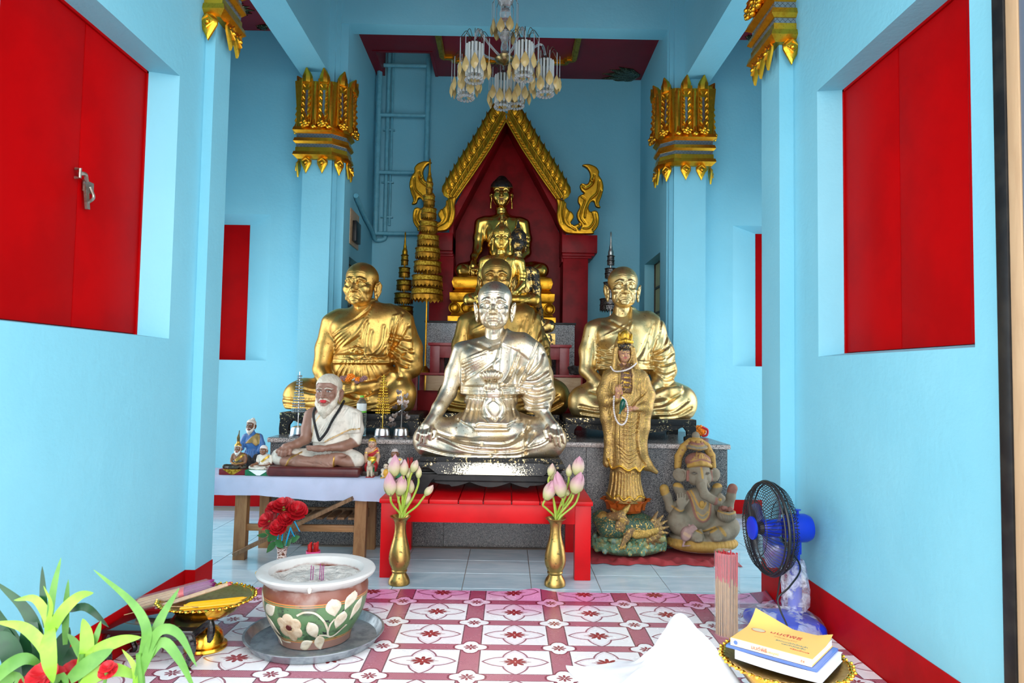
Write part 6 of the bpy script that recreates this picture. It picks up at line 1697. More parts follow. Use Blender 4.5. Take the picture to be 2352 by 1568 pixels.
# ================================================================== standing goddess on a dragon base
def lady_post(s):
 for q in (-1, 1):
  s.stroke([(q * .18, -.02), (q * .36, -.05), (q * .58, .0)], .0, .05, (-2, -.4), 1); s.stroke([(q * .12, .16), (q * .32, .27), (q * .62, .18)], .0, .045, (-2, -.4), 1)
HL = head_buddha(False, 0.0, .04, lady_post)
YQ = 4.64
def goddess():
 f = Fig((1366, 752, 1522, 1150), YQ, (-46, 40), 1.25)
 # robe
 f.ell((1438, 880, 6), (42, 24, 42), 8, 0); f.ell((1440, 940, 2), (40, 26, 60), 14, 0); f.chain([(1438, 920, 4), (1436, 1000, 2), (1438, 1070, 2)], [38, 34, 36], 12, 0)
 f.chain([(1438, 1060, 4), (1436, 1100, 4), (1437, 1140, 4)], [32, 34, 44], 6, 0)
 f.cone((1405, 864, 6), (1470, 866, 6), 18, 18, 12, 0); f.cone((1434, 838, 6), (1436, 862, 6), 13, 26, 8, 3)
 # hood
 f.ell((1434, 806, 10), (23, 20, 44), 4, 0); f.ell((1434, 812, -14), (17.5, 22, 30), 3, 2, cut=True); f.chain([(1414, 800, 0), (1412, 830, 2), (1408, 856, 0)], [5, 6, 8], 4, 0); f.chain([(1454, 800, 0), (1458, 830, 2), (1464, 856, 0)], [5, 6, 8], 4, 0)
 f.chain([(1426, 766, 2), (1436, 762, 2), (1446, 768, 2)], [7, 8, 7], 4, 0)
 # crown band and hair
 f.ell((1434, 795, -2), (15.5, 15.5, 9), 2, 2); f.chain([(1419, 786, -10), (1434, 783, -18), (1450, 786, -10)], [4, 5, 4], 2, 4); f.ell((1434, 774, -8), (10, 10, 14), 3, 4); f.cone((1422, 780, -10), (1420, 768, -6), 4, 2, 2, 4); f.cone((1447, 780, -10), (1450, 768, -6), 4, 2, 2, 4)
 # left sleeve arm, raised hand
 f.chain([(1398, 872, 4), (1388, 900, 0), (1392, 920, -14)], [17, 17, 15], 8, 0); f.chain([(1392, 918, -14), (1410, 916, -28)], [12, 9], 4, 0); f.chain([(1388, 918, -4), (1392, 960, -6), (1398, 1010, -4), (1396, 1062, -2)], [16, 13, 10, 12], 8, 0)
 f.chain([(1411, 915, -30), (1414, 902, -34)], [6, 6.5], 3, 1)
 for k in range(4): f.chain([(1409 + k * 3.4, 897, -36), (1408.5 + k * 3.6, 889, -36), (1410 + k * 3.4, 883 + abs(k - 1.5), -34)], [2.1, 2.0, 1.5], .6, 1)
 f.chain([(1420, 904, -36), (1424, 897, -38)], [2.4, 1.7], 1, 1)
 # right sleeve arm, hand with flask
 f.chain([(1476, 876, 4), (1486, 908, 0), (1480, 934, -14)], [18, 18, 15], 8, 0); f.chain([(1480, 932, -14), (1452, 936, -32)], [12, 7], 4, 0); f.chain([(1480, 938, -6), (1474, 980, -6), (1470, 1030, -4), (1484, 1066, 2), (1508, 1084, 4)], [17, 16, 14, 12, 5], 10, 0)
 f.chain([(1455, 936, -33), (1444, 936, -38)], [5, 5], 2, 1)
 for k in range(4): f.chain([(1443, 932 + k * 3, -40 + k * .6), (1434, 933 + k * 2.8, -41), (1428, 935 + k * 2.4, -39)], [2, 1.9, 1.4], .6, 1)
 fr = (-99, 12)
 # inner dress and lapels
 f.pa([(1424, 848), (1446, 846), (1448, 890), (1444, 902), (1424, 900), (1422, 880)], -3, 1.2, (-99, 0), 3)
 f.st([(1422, 848), (1420, 880), (1424, 905)], 2.4, 2, fr); f.st([(1448, 846), (1450, 880), (1444, 905)], 2.4, 2, fr)
 for k in range(4): f.st([(1430, 856 + k * 11), (1441, 857 + k * 11)], 1.4, 1.8, (-99, 0), 4)
 for a in range(5): f.fold([(1402 + a * 3, 862 + 5 * a), (1397 + a * 4, 900), (1388 + a * 4, 935 + 7 * a)], 1.3, 1.7, fr); f.fold([(1482 - a * 6, 870 + 4 * a), (1480 - a * 6, 900 + a * 4), (1452 - a * 2, 918 + 4 * a)], 1.3, 1.8, fr)
 for a in range(5): f.fold([(1464, 946 + a * 9), (1446, 962 + a * 9), (1424, 958 + a * 10)], 1.6, 1.7, fr)
 for a in range(4): f.fold([(1416 + a * 3, 1020 + a * 10), (1438, 1036 + a * 9), (1462 - a * 3, 1026 + a * 9)], 1.8, 1.8, fr)
 for a in range(6): f.fold([(1412 + a * 8, 950), (1408 + a * 9, 1000), (1410 + a * 9, 1050)], 1.5, 1.5, fr)
 f.st([(1462, 950), (1456, 1000), (1462, 1040), (1480, 1066)], -2.6, 1.6, fr); f.st([(1466, 950), (1460, 1000), (1466, 1040)], 2.4, 1.8, fr)
 # wavy hem of the coat, pleated skirt, scalloped lower hem
 f.st([(1394, 1052), (1402, 1074), (1418, 1066), (1436, 1076), (1452, 1070), (1464, 1080), (1476, 1070)], 3, 2.2, fr, 4); f.st([(1394, 1058), (1402, 1080), (1418, 1072), (1436, 1082), (1452, 1076), (1464, 1086)], -4, 2.0, fr)
 for a in range(10): f.st([(1408 + a * 6.6, 1082), (1406 + a * 7, 1108), (1400 + a * 8.2, 1138)], -2.4, 1.5, fr)
 f.st([(1392, 1132), (1404, 1140), (1414, 1132), (1426, 1142), (1438, 1134), (1450, 1142), (1462, 1134), (1478, 1140)], 2.6, 2, fr, 4)
 f.floor(1146)
 f.head(HL, 15.2, (1434, 813), (-4, 0, 2), 3, (1, 2, 5))
 return f.out()
gg = goddess()
PALG = [(.42, .26, .085, .75), (.44, .20, .12, .0), (.015, .012, .010, 0), (.13, .06, .035, .1), (.75, .42, .04, .9), (.40, .05, .05, 0)]
gq = statue('goddess_statue', 'tall gilded robed goddess statue standing on a lotus and dragon base', gg, 'gilt_plaster', mats=PALG)
pq = YQ / F
def Q3(u, v, d): w_ = P(u, v, YQ); return Vector((w_[0], YQ + d * pq, w_[2]))
# strings of pearls and green flask
noisy('pearl', (.70, .62, .58), (.6, .52, .48), .25, scale=30)
def pearls(pts, r=.0065, n=6):
 b = MB()
 for q in bez(pts, n): b.ball(Q3(*q), r, 8, 6)
 return b
pearls([(1402, 842, -4), (1408, 852, -20), (1424, 852, -27), (1440, 847, -26), (1452, 840, -18), (1460, 834, -6)], .0062, 5).build('pearl_necklace', 'pearl', gq, kind='stuff')
pearls([(1404, 909, -40), (1403, 930, -42), (1405, 950, -42), (1412, 967, -42), (1422, 972, -43), (1431, 962, -44), (1434, 940, -46), (1430, 920, -44), (1422, 911, -42)], .0066, 5).build('pearl_string', 'pearl', gq, kind='stuff')
m, b = mat('jade', (.004, .075, .045), .12, trans=.1)
w_ = Q3(1422, 926, -44); b = MB()
for i, (r, z) in enumerate([]): pass
b.tube([Q3(1424, 914, -44), Q3(1424, 920, -44), Q3(1422, 930, -44), Q3(1419, 938, -44), Q3(1417, 944, -44), Q3(1416, 948, -44)], [.006, .019, .020, .010, .006, .009], 14); b.build('flask', 'jade', gq)
# lotus with separate petals
noisy('lotus_orange', (.42, .09, .012), (.30, .05, .008), .35, scale=18, bump=.2)
LC = Q3(1438, 1158, 4); b = MB(); zl0, zl1 = Q3(1438, 1176, 4).z, Q3(1438, 1146, 4).z + .004
b.lathe([(.10, 0), (.125, (zl1 - zl0) * .5), (.128, (zl1 - zl0) * .9), (.12, zl1 - zl0)], (LC.x, LC.y, zl0), 28, 1, .72); b.build('lotus_heart', 'lotus_orange', gq)
petal = MB()
for sgn in (1,):
 vs, fs = [], []
 for i in range(6):
  t_ = i / 5; hw = .042 * math.sin(math.pi * (.22 + .78 * t_)) if i < 5 else .002
  for j in (-1, 0, 1): vs.append((j * hw, -.055 * t_ - (.0 if j else .008), .012 + .085 * t_ - .05 * t_ * t_ + (abs(j) * .010)))
 for i in range(5):
  for j in range(2): fs.append((i * 3 + j, i * 3 + j + 1, i * 3 + 4 + j, i * 3 + 3 + j))
 petal.add(vs, fs)
pm = proto('goddess_petal', petal, 'lotus_orange')
for ring, (n_, rr, dz, tl, sc) in enumerate(((12, .122, .028, .0, 1.0), (11, .128, .0, .5, 1.15))):
 for k in range(n_):
  a = 2 * math.pi * (k + tl) / n_; o = share(pm, 'lotus_petal', gq, Vector((LC.x + math.cos(a) * rr * 1.0, LC.y + math.sin(a) * rr * .74, zl0 + dz)) - gq.location, (math.radians(-8 - ring * 22), 0, a + math.pi / 2), sc)
# dragon and sea-foam base
def dragon():
 f = Fig((1356, 1148, 1540, 1274), YQ, (-62, 56), 1.5)
 f.ell((1444, 1250, 0), (84, 50, 24), 6, 0)
 rr = np.random.default_rng(5)
 for k in range(210):
  a = rr.uniform(0, 2 * math.pi); c = (1446 + 80 * math.cos(a), 1242 + rr.uniform(-16, 18), 47 * math.sin(a)); f.ell(c, [rr.uniform(3, 7)] * 3, 2, rr.choice([0, 0, 1, 5]))
 for k in range(40): f.ell((rr.uniform(1380, 1512), 1226 + rr.uniform(-2, 8), rr.uniform(-44, -8)), [rr.uniform(4, 8)] * 3, 2, rr.choice([0, 1, 5]))
 f.ell((1440, 1204, 6), (66, 38, 30), 10, 2)
 # coils, haunch, head, legs, tail
 f.chain([(1376, 1186, -16), (1390, 1204, -34), (1412, 1206, -40), (1436, 1196, -42), (1470, 1198, -44), (1500, 1196, -34)], [18, 22, 18, 16, 15, 12], 5, 2)
 f.ell((1382, 1184, -24), (16, 16, 14), 5, 4); f.chain([(1398, 1178, -38), (1416, 1174, -50), (1426, 1184, -56)], [10, 11, 8], 4, 3); f.chain([(1418, 1172, -50), (1430, 1160, -46), (1438, 1152, -42)], [8, 6, 3], 3, 4); f.chain([(1408, 1168, -46), (1398, 1160, -40)], [5, 2], 2, 4)
 f.ell((1420, 1182, -60), (7, 7, 5), 2, 4); f.chain([(1440, 1206, -52), (1428, 1222, -58), (1418, 1238, -60)], [9, 7, 4], 3, 3)
 for k in range(3): f.cone((1418 + k * 4, 1238, -60), (1411 + k * 6, 1248, -62), 3, 1.5, 1, 4)
 f.chain([(1450, 1214, -54), (1474, 1212, -54), (1496, 1208, -46)], [10, 9, 7], 3, 4)
 for k in range(9):
  a = math.radians(-62 + k * 19); f.chain([(1478, 1206, -46), (1478 + 26 * math.cos(a), 1206 - 24 * math.sin(a) * -1, -46), (1480 + 46 * math.cos(a), 1204 + 42 * math.sin(a), -40)], [6, 5.5, 2.2], 1.5, 3)
 for k in range(7): f.st([(1440 + k * 8, 1206), (1446 + k * 8, 1218)], -1.4, 1.2, (-99, -30))
 for k in range(5): f.chain([(1408 + k * 4, 1186 + k, -58), (1404 + k * 4, 1200 + k * 2, -60)], [3, 1.6], 1, 3)
 f.floor(1268); return f.out()
dg = dragon(); v = dg[0]; zq0 = v[:, 2].min()
raw('dragon_base', v, dg[1], 'gilt_plaster', gq, True, None, np.array([(.10, .22, .13, 0), (.16, .28, .22, 0), (.02, .07, .04, 0), (.22, .13, .05, .35), (.40, .25, .06, .7), (.22, .24, .10, 0)], dtype=np.float32)[dg[2]])

# ================================================================== elephant-headed figure
YE = 4.70
def elephant():
 f = Fig((1508, 984, 1698, 1266), YE, (-58, 44), 1.25)
 f.ell((1611, 1244, -4), (81, 50, 22), 3, 1); f.ell((1611, 1230, -4), (74, 44, 10), 4, 0)
 # body, legs
 f.ell((1606, 1186, 0), (40, 34, 36), 6, 0); f.ell((1604, 1152, 4), (38, 26, 32), 10, 0)
 f.chain([(1584, 1206, -6), (1556, 1196, -14), (1550, 1194, -18)], [22, 24, 23], 8, 0); f.chain([(1554, 1204, -24), (1574, 1216, -36), (1590, 1222, -44)], [18, 14, 11], 5, 0)
 f.chain([(1630, 1208, -6), (1662, 1206, -14), (1668, 1206, -18)], [22, 25, 24], 8, 0); f.chain([(1664, 1212, -26), (1646, 1216, -38), (1628, 1220, -44)], [18, 15, 12], 5, 0)
 for (u, v) in ((1588, 1224), (1630, 1222)):
  f.ell((u, v, -48), (12, 8, 9), 4, 0)
  for k in range(5): f.ell((u - 6 + k * 3.4, v + 5 - abs(k - 2) * .6, -54), (2.2, 3, 3.6), .8, 0)
 # four arms
 f.chain([(1572, 1146, 8), (1558, 1120, 6)], [13, 11], 6, 0); f.chain([(1638, 1146, 8), (1650, 1122, 6)], [13, 11], 6, 0)
 f.st([(1546, 1112), (1570, 1116)], 1.2, 6, (-99, 99), 1); f.st([(1640, 1116), (1662, 1112)], 1.2, 6, (-99, 99), 1)
 f.chain([(1570, 1158, 4), (1540, 1166, -2), (1532, 1140, -2), (1526, 1126, -2)], [12, 11, 10, 9.5], 5, 0); f.chain([(1640, 1156, 4), (1672, 1164, -2), (1678, 1140, -2), (1681, 1126, -2)], [12, 11, 10, 9.5], 5, 0)
 f.chain([(1527, 1130, -2), (1525, 1122, -2)], [10.5, 10.5], 1, 1); f.chain([(1680, 1128, -2), (1682, 1121, -2)], [10.5, 11], 1, 2)
 f.chain([(1560, 1166, -8), (1548, 1174, -22), (1554, 1158, -36)], [10, 10, 8], 4, 0); f.ell((1555, 1146, -40), (12, 6, 12), 3, 0)
 for k in range(4): f.chain([(1546.5 + k * 5.6, 1138, -41), (1545.5 + k * 5.8, 1125 + (k == 3) * 3 + (k == 0) * 2, -42)], [2.3, 1.8], .4, 0)
 f.chain([(1565, 1148, -42), (1570, 1140, -43)], [3, 2.3], 1, 0); f.st([(1540, 1160), (1552, 1166), (1564, 1162)], 1.4, 2.4, (-99, -10), 1)
 f.chain([(1650, 1166, -8), (1664, 1178, -18), (1656, 1182, -30)], [10, 9, 8], 4, 0)
 f.ell((1657, 1174, -36), (21, 19, 17), 2, 0); f.ell((1657, 1160, -36), (20, 18, 9), 3, 2, cut=True); rr = np.random.default_rng(2)
 for k in range(14): f.ell((1657 + rr.uniform(-14, 14), 1160 + rr.uniform(-2, 4), -36 + rr.uniform(-12, 12)), [5, 5, 5], 1.2, 2)
 f.st([(1637, 1166), (1657, 1170), (1677, 1166)], 1.2, 1.6, (-99, -20), 1)
 for k in range(7): f.st([(1642 + k * 5, 1174), (1646 + k * 3.6, 1188)], -1.6, 1.2, (-99, -30))
 # head, trunk, ears, tusk
 f.ell((1602, 1084, -4), (27, 26, 28), 6, 0); f.ell((1590, 1096, -14), (13, 14, 16), 6, 0); f.ell((1616, 1096, -14), (13, 14, 16), 6, 0)
 f.chain([(1602, 1086, -22), (1601, 1108, -34), (1606, 1128, -42), (1622, 1138, -46), (1636, 1142, -46)], [13, 11, 10, 9, 9], 4, 0); f.chain([(1636, 1142, -46), (1644, 1136, -46), (1640, 1130, -46)], [8.5, 7, 6], 2, 0); f.ell((1637, 1137, -55), (3, 3, 3), .8, 1)
 f.chain([(1614, 1102, -28), (1618, 1112, -38)], [4, 2.4], 1.5, 0)
 for q, u in ((-1, 1562), (1, 1641)):
  f.ell((u, 1090, 0), (17, 4, 16), 3, 0, rot=(0, 0, q * 25)); f.ell((u + q * 2, 1089, -5), (12, 3, 11), 2, 0, cut=True); f.chain([(1602 + q * 26.5, 1080, -16), (1602 + q * 27, 1100, -16)], [2.8, 3.4], 1, 2)
  f.ell((1602 + q * 15.5, 1083, -29), (4, 3, 2.6), 1, 0); f.st([(1602 + q * 9, 1083), (1602 + q * 16, 1079), (1602 + q * 22, 1083)], .9, 1.2, (-99, -16)); f.st([(1602 + q * 9, 1084), (1602 + q * 16, 1087), (1602 + q * 22, 1084)], -.9, 1.2, (-99, -16))
 for k in range(9): f.st([(1597, 1094 + k * 4.4), (1607, 1094 + k * 4.4)], -.8, .9, (-99, -28))
 f.st([(1602, 1066), (1602, 1092)], .3, 3, (-99, -20), 1)
 # crown, halo
 f.ell((1602, 1058, -4), (29, 27, 20), 3, 2); f.chain([(1577, 1068, -14), (1590, 1062, -26), (1602, 1060, -30), (1614, 1062, -26), (1628, 1068, -14)], [4, 5, 5.5, 5, 4], 2, 1)
 f.ell((1602, 1046, -26), (6, 4, 8), 2, 1); f.ell((1601, 1027, 0), (24, 22, 8), 2, 0); f.ell((1600, 1019, 0), (18, 17, 6), 2, 2); f.ell((1599, 1010, 0), (15, 14, 6), 2, 1); f.ell((1598, 1000, 0), (9, 9, 9), 2, 0)
 for k in range(9): f.ell((1580 + k * 5.4, 1052 - 3 * math.cos((k - 4) * .4), -24 + abs(k - 4) * 3), (2.4, 2, 3), .8, 1)
 f.chain([(1560, 1074, 14), (1562, 1050, 14), (1574, 1028, 14), (1590, 1014, 14)], [8, 9, 9, 8], 2, 1); f.chain([(1610, 1014, 14), (1626, 1026, 14), (1638, 1048, 14), (1641, 1074, 14)], [8, 9, 9, 8], 2, 1)
 for k in range(14):
  a = math.radians(196 - k * 16.5); f.st([(1600 + 39 * math.cos(a), 1062 - 50 * math.sin(a)), (1600 + 36 * math.cos(a), 1062 - 47 * math.sin(a))], -1.6, 1.3, (-99, 99), 2)
 for k in range(5): f.st([(1579 + k * 4, 1056 - k * 4), (1602, 1049 - k * 4.6), (1625 - k * 4, 1056 - k * 4)], .8, 1.1, (-99, -6), 1)
 for k in range(7): f.st([(1583 + k * 6.3, 1050), (1586 + k * 5.3, 1040)], -.8, .8, (-99, -6), 2)
 for k in range(3): f.st([(1578 + k * 3, 1028 - k * 8), (1601, 1031 - k * 8), (1624 - k * 3, 1028 - k * 8)], .6, 1.2, (-99, -6), 1)
 for q in (-1, 1): f.st([(1602 + q * 11, 1083), (1602 + q * 16, 1081.5), (1602 + q * 20, 1083)], .0, 1.5, (-99, -16), 6)
 # necklaces
 fr = (-99, -4)
 f.st([(1574, 1118), (1584, 1150), (1590, 1180), (1604, 1190), (1618, 1180), (1626, 1152), (1628, 1136)], 2.0, 4.2, fr, 2); f.st([(1576, 1120), (1586, 1150), (1592, 1178), (1604, 1187), (1616, 1178), (1624, 1152)], 1.0, 1.6, fr, 1)
 f.st([(1584, 1124), (1594, 1150), (1604, 1162), (1614, 1152)], 1.6, 3, fr, 1); f.st([(1592, 1170), (1604, 1178), (1616, 1170)], 1.2, 1.6, fr, 1); f.ell((1604, 1152, -28), (6, 4, 8), 2, 1)
 f.st([(1582, 1206), (1606, 1214), (1632, 1204)], 1.8, 2.4, fr, 1); f.st([(1640, 1204), (1648, 1216)], .8, 4.5, (-99, -20), 1); f.chain([(1598, 1210, -36), (1602, 1226, -42), (1612, 1238, -40)], [5, 5, 3], 2, 0)
 # petals around the seat
 for k in range(17): f.st([(1536 + k * 9.4, 1236), (1538 + k * 9.3, 1250)], -1.2, 1.0, (-99, -4))
 f.st([(1532, 1254), (1560, 1260), (1611, 1262), (1660, 1260), (1690, 1254)], .1, 2.6, (-99, 10), 4)
 f.floor(1262)
 # companion mouse
 f.ell((1563, 1214, -50), (12, 11, 17), 3, 3, rot=(0, 18, 0)); f.ell((1576, 1200, -54), (8, 7, 7), 3, 3); f.cone((1580, 1200, -58), (1586, 1202, -60), 5, 3, 2, 3)
 for q in (-1, 1): f.ell((1573 + q * 4, 1194, -52), (2.6, 1.6, 2.8), .8, 3)
 f.chain([(1574, 1208, -58), (1584, 1208, -62)], [3.4, 2.6], 1, 3); f.chain([(1560, 1228, -50), (1554, 1240, -54), (1572, 1238, -58)], [3, 2, 1.4], 1, 3); f.st([(1557, 1212), (1567, 1218)], .6, 4.5, (-99, -46), 5)
 return f.out()
ge = elephant()
STN = (.19, .155, .105, 0)
eg = statue('elephant_god_statue', 'weathered stone elephant-headed deity with four arms and a small mouse', ge, 'stone_painted', mats=[STN, (.40, .23, .05, .25), (.22, .085, .06, 0), (.30, .18, .16, 0), (.60, .58, .54, 0), (.42, .26, .16, 0), (.03, .025, .02, 0)])

# crumpled red cloth under both
noisy('red_cloth', (.34, .03, .035), (.24, .02, .025), .85, scale=5, bump=.4, bscale=60)
x0, x1, y0, y1 = P(1356, 1280, 4.5)[0], P(1690, 1280, 4.55)[0], 4.43, 4.81
nx_, ny_ = 90, 36; vs, fs = [], []; zc_ = min(zq0, ge[0][:, 2].min())
def crumple(x, y): return .012 * math.sin(x * 31 + 3 * math.sin(y * 17)) + .010 * math.sin(x * 57 - y * 40) + .008 * math.sin(y * 63 + x * 21) + .006 * math.sin(x * 110 + y * 30)
for i in range(nx_ + 1):
 for j in range(ny_ + 1):
  x = x0 + (x1 - x0) * i / nx_; y = y0 + (y1 - y0) * j / ny_ + .018 * math.sin(x * 23) * (1 - j / ny_) + .01 * math.sin(x * 61) * (1 - j / ny_)
  ed = min(1, j / 7) * min(1, (nx_ - i) / 4 + .15) * min(1, i / 3 + .15)
  inner = min(1, max(0, (j - 6) / 8))
  z = zc_ * (1 - (1 - ed) ** 2.2) + crumple(x, y) * ed * (1 - inner) + .004
  vs.append((x, y, max(.003, min(z, zc_ + (0 if inner > .5 else .02)))))
for i in range(nx_):
 for j in range(ny_): a = i * (ny_ + 1) + j; fs.append((a, a + 1, a + ny_ + 2, a + ny_ + 1))
o = raw('red_cloth', vs, fs, 'red_cloth', None, True, (1.1, 4.6, 0)); tag(o, 'crumpled faded red cloth under the goddess and elephant statues', 'cloth')
print('base heights', zq0, ge[0][:, 2].min())


# ================================================================== printed vinyl mat
m, b = mat('vinyl_print', (.8, .8, .8), .22)
c = xsep(xcoord())
MPX, MPY = .388, .299
tx = xfract((c[0] + .142 + MPX * 40) / MPX); ty = xfract((c[1] - 2.772 + MPY * 40) / MPY)   # stripe crossings at 0
sx = .5 - xabs(tx - .5); sy = .5 - xabs(ty - .5)               # distance to the nearest stripe centre (tile units)
stripe = xmax((sx < .118), (sy < .118 * .92))
hatch = xsin(c[0] * 700) * xsin(c[1] * 700)
edge = xmax(((xabs(sx - .112)) < .008), ((xabs(sy - .104)) < .008))
def flower(px, py, R, n, col_in):
 r = xsqrt(px * px + py * py); th = xatan2(py, px)
 pet = (r < (xabs(xcos(th * (n / 2))) ** .6) * R) * (r > R * .12)
 return pet
px_, py_ = tx - .5, (ty - .5) * .86
r_ = xsqrt(px_ * px_ + py_ * py_); th_ = xatan2(py_, px_)
lobe = 1 - xabs(xsin(th_ * 2)); rad = .19 + .165 * (lobe ** 1.25) + .035 * xabs(xsin(th_ * 4))
outl = xabs(r_ - rad) < .014; inl = (xabs(r_ - rad * .86) < .007)
fl1 = flower(px_, py_, .125, 8, 0); fl2 = flower(px_, py_, .07, 4, 0)
stretch = flower(px_ * .62, py_ * 1.7, .11, 8, 0)
mx_ = .5 - xabs(tx - .5); my_ = (.5 - xabs(ty - .5)) * .86
r2 = xsqrt(mx_ * mx_ + my_ * my_); t2_ = xatan2(my_, mx_)
rad2 = .135 + .055 * (xabs(xcos(t2_ * 2)) ** 3) + .018 * xabs(xsin(t2_ * 4))
med = r2 < rad2; medo = xabs(r2 - rad2) < .012; medf = flower(mx_, my_, .085, 8, 0)
WHITE_ = (.90, .88, .89)
col = xmix(xss(xnoise(xcoord(), 3, 3), .45, .8) * .35, WHITE_, (.80, .70, .73))
col = xmix(inl * .5, col, (.62, .38, .46)); col = xmix(outl * .9, col, (.26, .06, .10))
col = xmix(stretch * .75, col, (.36, .13, .14)); col = xmix(fl1, col, (.27, .035, .04)); col = xmix(fl2, col, (.36, .05, .05))
scol = xmix(xss(hatch, -.2, .2), (.52, .21, .26), (.36, .10, .15))
col = xmix(stripe, col, scol); col = xmix(edge * stripe, col, (.17, .08, .10))
col = xmix(med, col, WHITE_); col = xmix(medo, col, (.24, .05, .08)); col = xmix(medf, col, (.28, .05, .07))
stain = xss(c[1] + xnoise(xcoord(), 2.2, 3) * .5, 3.72, 4.02)            # spilt magenta dye along the inner edge
n = X.nt.nodes.new('ShaderNodeMix'); n.data_type = 'RGBA'; n.blend_type = 'MULTIPLY'
X.nt.links.new((stain * .75).s, n.inputs[0]); X.nt.links.new(col, n.inputs[6]); n.inputs[7].default_value = (.80, .10, .42, 1)
link(b, 'Base Color', n.outputs[2]); link(b, 'Roughness', .16 + xnoise(xcoord(), 14, 3) * .2)
vs, fs = [], []; nx_, ny_ = 60, 40; mx0, mx1, my0, my1 = -1.602, 1.532, 2.02, 3.855
for i in range(nx_ + 1):
 for j in range(ny_ + 1):
  x = mx0 + (mx1 - mx0) * i / nx_; y = my0 + (my1 - my0) * j / ny_
  z = .003 + (.014 * math.exp(-((x - .17) / .06) ** 2) + .004 * max(0, math.sin(x * 9))) * max(0, (j - ny_ + 3) / 3)
  y += (.012 * math.exp(-((x - .17) / .09) ** 2) - .004 * math.sin(x * 5)) * (j == ny_)
  if x > 1.25 and j > ny_ - 4: z += .02 * (x - 1.25) / .2 * (j - ny_ + 4) / 4
  vs.append((max(min(x, 1.532 if y < 3.6 else 1.454), -1.602 if y < 3.46 else -1.552), y, z))
for i in range(nx_):
 for j in range(ny_): a = i * (ny_ + 1) + j; fs.append((a, a + 1, a + ny_ + 2, a + ny_ + 1))
o = raw('vinyl_mat', vs, fs, 'vinyl_print', None, True, (0, 0, 0)); tag(o, 'white vinyl floor mat printed with mauve bands and maroon flowers', 'mat')

# ================================================================== brass vases with lotus buds
def vase(label, c):
 t = thing('brass_vase', label, 'vase', c); k = .00252
 pr = [(22, 0), (24, 2), (24, 8), (21, 16), (17, 22), (15.5, 26), (17.5, 29), (18, 31), (16.5, 33), (19, 38), (23, 48), (24.5, 58), (23.5, 70), (20, 88), (15.5, 104), (13, 118), (12.5, 130), (14, 140), (18, 147), (23.5, 151), (24, 152.5), (22, 152.5), (15, 146), (11, 136), (10, 110)]
 MB().lathe([(r * k, z * k) for r, z in pr], c, 40).build('vase_body', 'brass_old', t)
 return t
VL, VR = (-.601, 3.97, 0), (.291, 3.98, 0)
vase('old brass vase of lotus buds by the left leg of the red bench', VL); vase('old brass vase of lotus buds by the right leg of the red bench', VR)
m, b = mat('lotus_petal', (.8, .7, .6), .5, sss=.0)
g = xsep(xcoord()); c = xmix(xss(g[2] + xnoise(xcoord(), 60, 2) * .03, .035, .115), (.56, .50, .26), (.50, .20, .30)); c = xmix(xss(g[2], .0, .05), (.40, .46, .12), c)
link(b, 'Base Color', xmix(.18, c, (.60, .52, .44)))
noisy('lotus_stem', (.26, .40, .035), (.36, .42, .06), .45, scale=30); noisy('bud_calyx', (.24, .14, .06), (.3, .2, .08), .7, scale=50)
def bud_mesh(L, R):
 """a closed lotus bud pointing up: core plus overlapping outer petals"""
 core = MB(); core.lathe([(R * .35, 0), (R * .8, L * .10), (R * .97, L * .28), (R * .9, L * .5), (R * .62, L * .74), (R * .3, L * .9), (.0006, L)], (0, 0, 0), 18)
 pet = MB(); n = 9; vs, fs = [], []
 for i in range(n + 1):
  t = i / n; z = L * (.0 + .93 * t); rr = R * 1.05 * math.sin(math.pi * min(.97, .13 + .80 * t)) ** .75 + .0006; hw = 1.05 * math.sin(math.pi * min(.985, .2 + .79 * t)) ** .8
  for j in range(-3, 4): a = -math.pi / 2 + hw * j / 3; vs.append((rr * math.cos(a) * (1.015 - .02 * abs(j)), rr * math.sin(a) * (1.015 - .02 * abs(j)), z - .02 * L * abs(j) / 3))
 for i in range(n):
  for j in range(6): a = i * 7 + j; fs.append((a, a + 1, a + 8, a + 7))
 pet.add(vs, fs)
 return core, pet
def lotus(label, group, mouth, base, tip, R, Y, d=0, bend=0):
 b0, b1 = Vector(P(*base, Y)), Vector(P(*tip, Y)); b0.y += d; b1.y += d * 1.25
 ax = (b1 - b0); L = ax.length; ax.normalize(); R = R * Y / F
 rot = ax.to_track_quat('Z', 'Y').to_euler()
 t = thing('lotus_bud', label, 'flower', b0, group)
 core, pet = bud_mesh(L, R)
 o = core.build('bud_core', 'lotus_petal', None); o.parent = t; o.rotation_euler = rot
 pm = pet.build('petal', 'lotus_petal', None); pm.parent = t; pm.rotation_euler = rot
 q0 = rot.to_quaternion()
 for k in range(1, 4):
  p = share(pm, 'petal', t, (0, 0, 0)); p.rotation_euler = (q0 @ Quaternion((0, 0, 1), k * 1.65 + random.uniform(-.2, .2))).to_euler(); p.scale = (1 + .02 * k,) * 2 + (random.uniform(.8, .98),)
 MB().ball((b0.x, b0.y, b0.z), R * .42, 10, 6).build('calyx', 'bud_calyx', t)
 m0 = Vector(mouth); k0 = b0 - ax * .04
 mid = Vector((m0.x * .45 + b0.x * .55 + bend, m0.y * .45 + b0.y * .55, m0.z * .5 + b0.z * .5))
 MB().tube(bez([Vector((m0.x, m0.y, m0.z - .10)), m0, mid, k0 if k0.z > mid.z else b0, b0], 5), .0062, 8).build('stem', 'lotus_stem', t)
def C2(s, ox, oy): return lambda a, b_: (ox + a / s, oy + b_ / s)
c2 = C2(8.714, 870, 1030); mz = .375
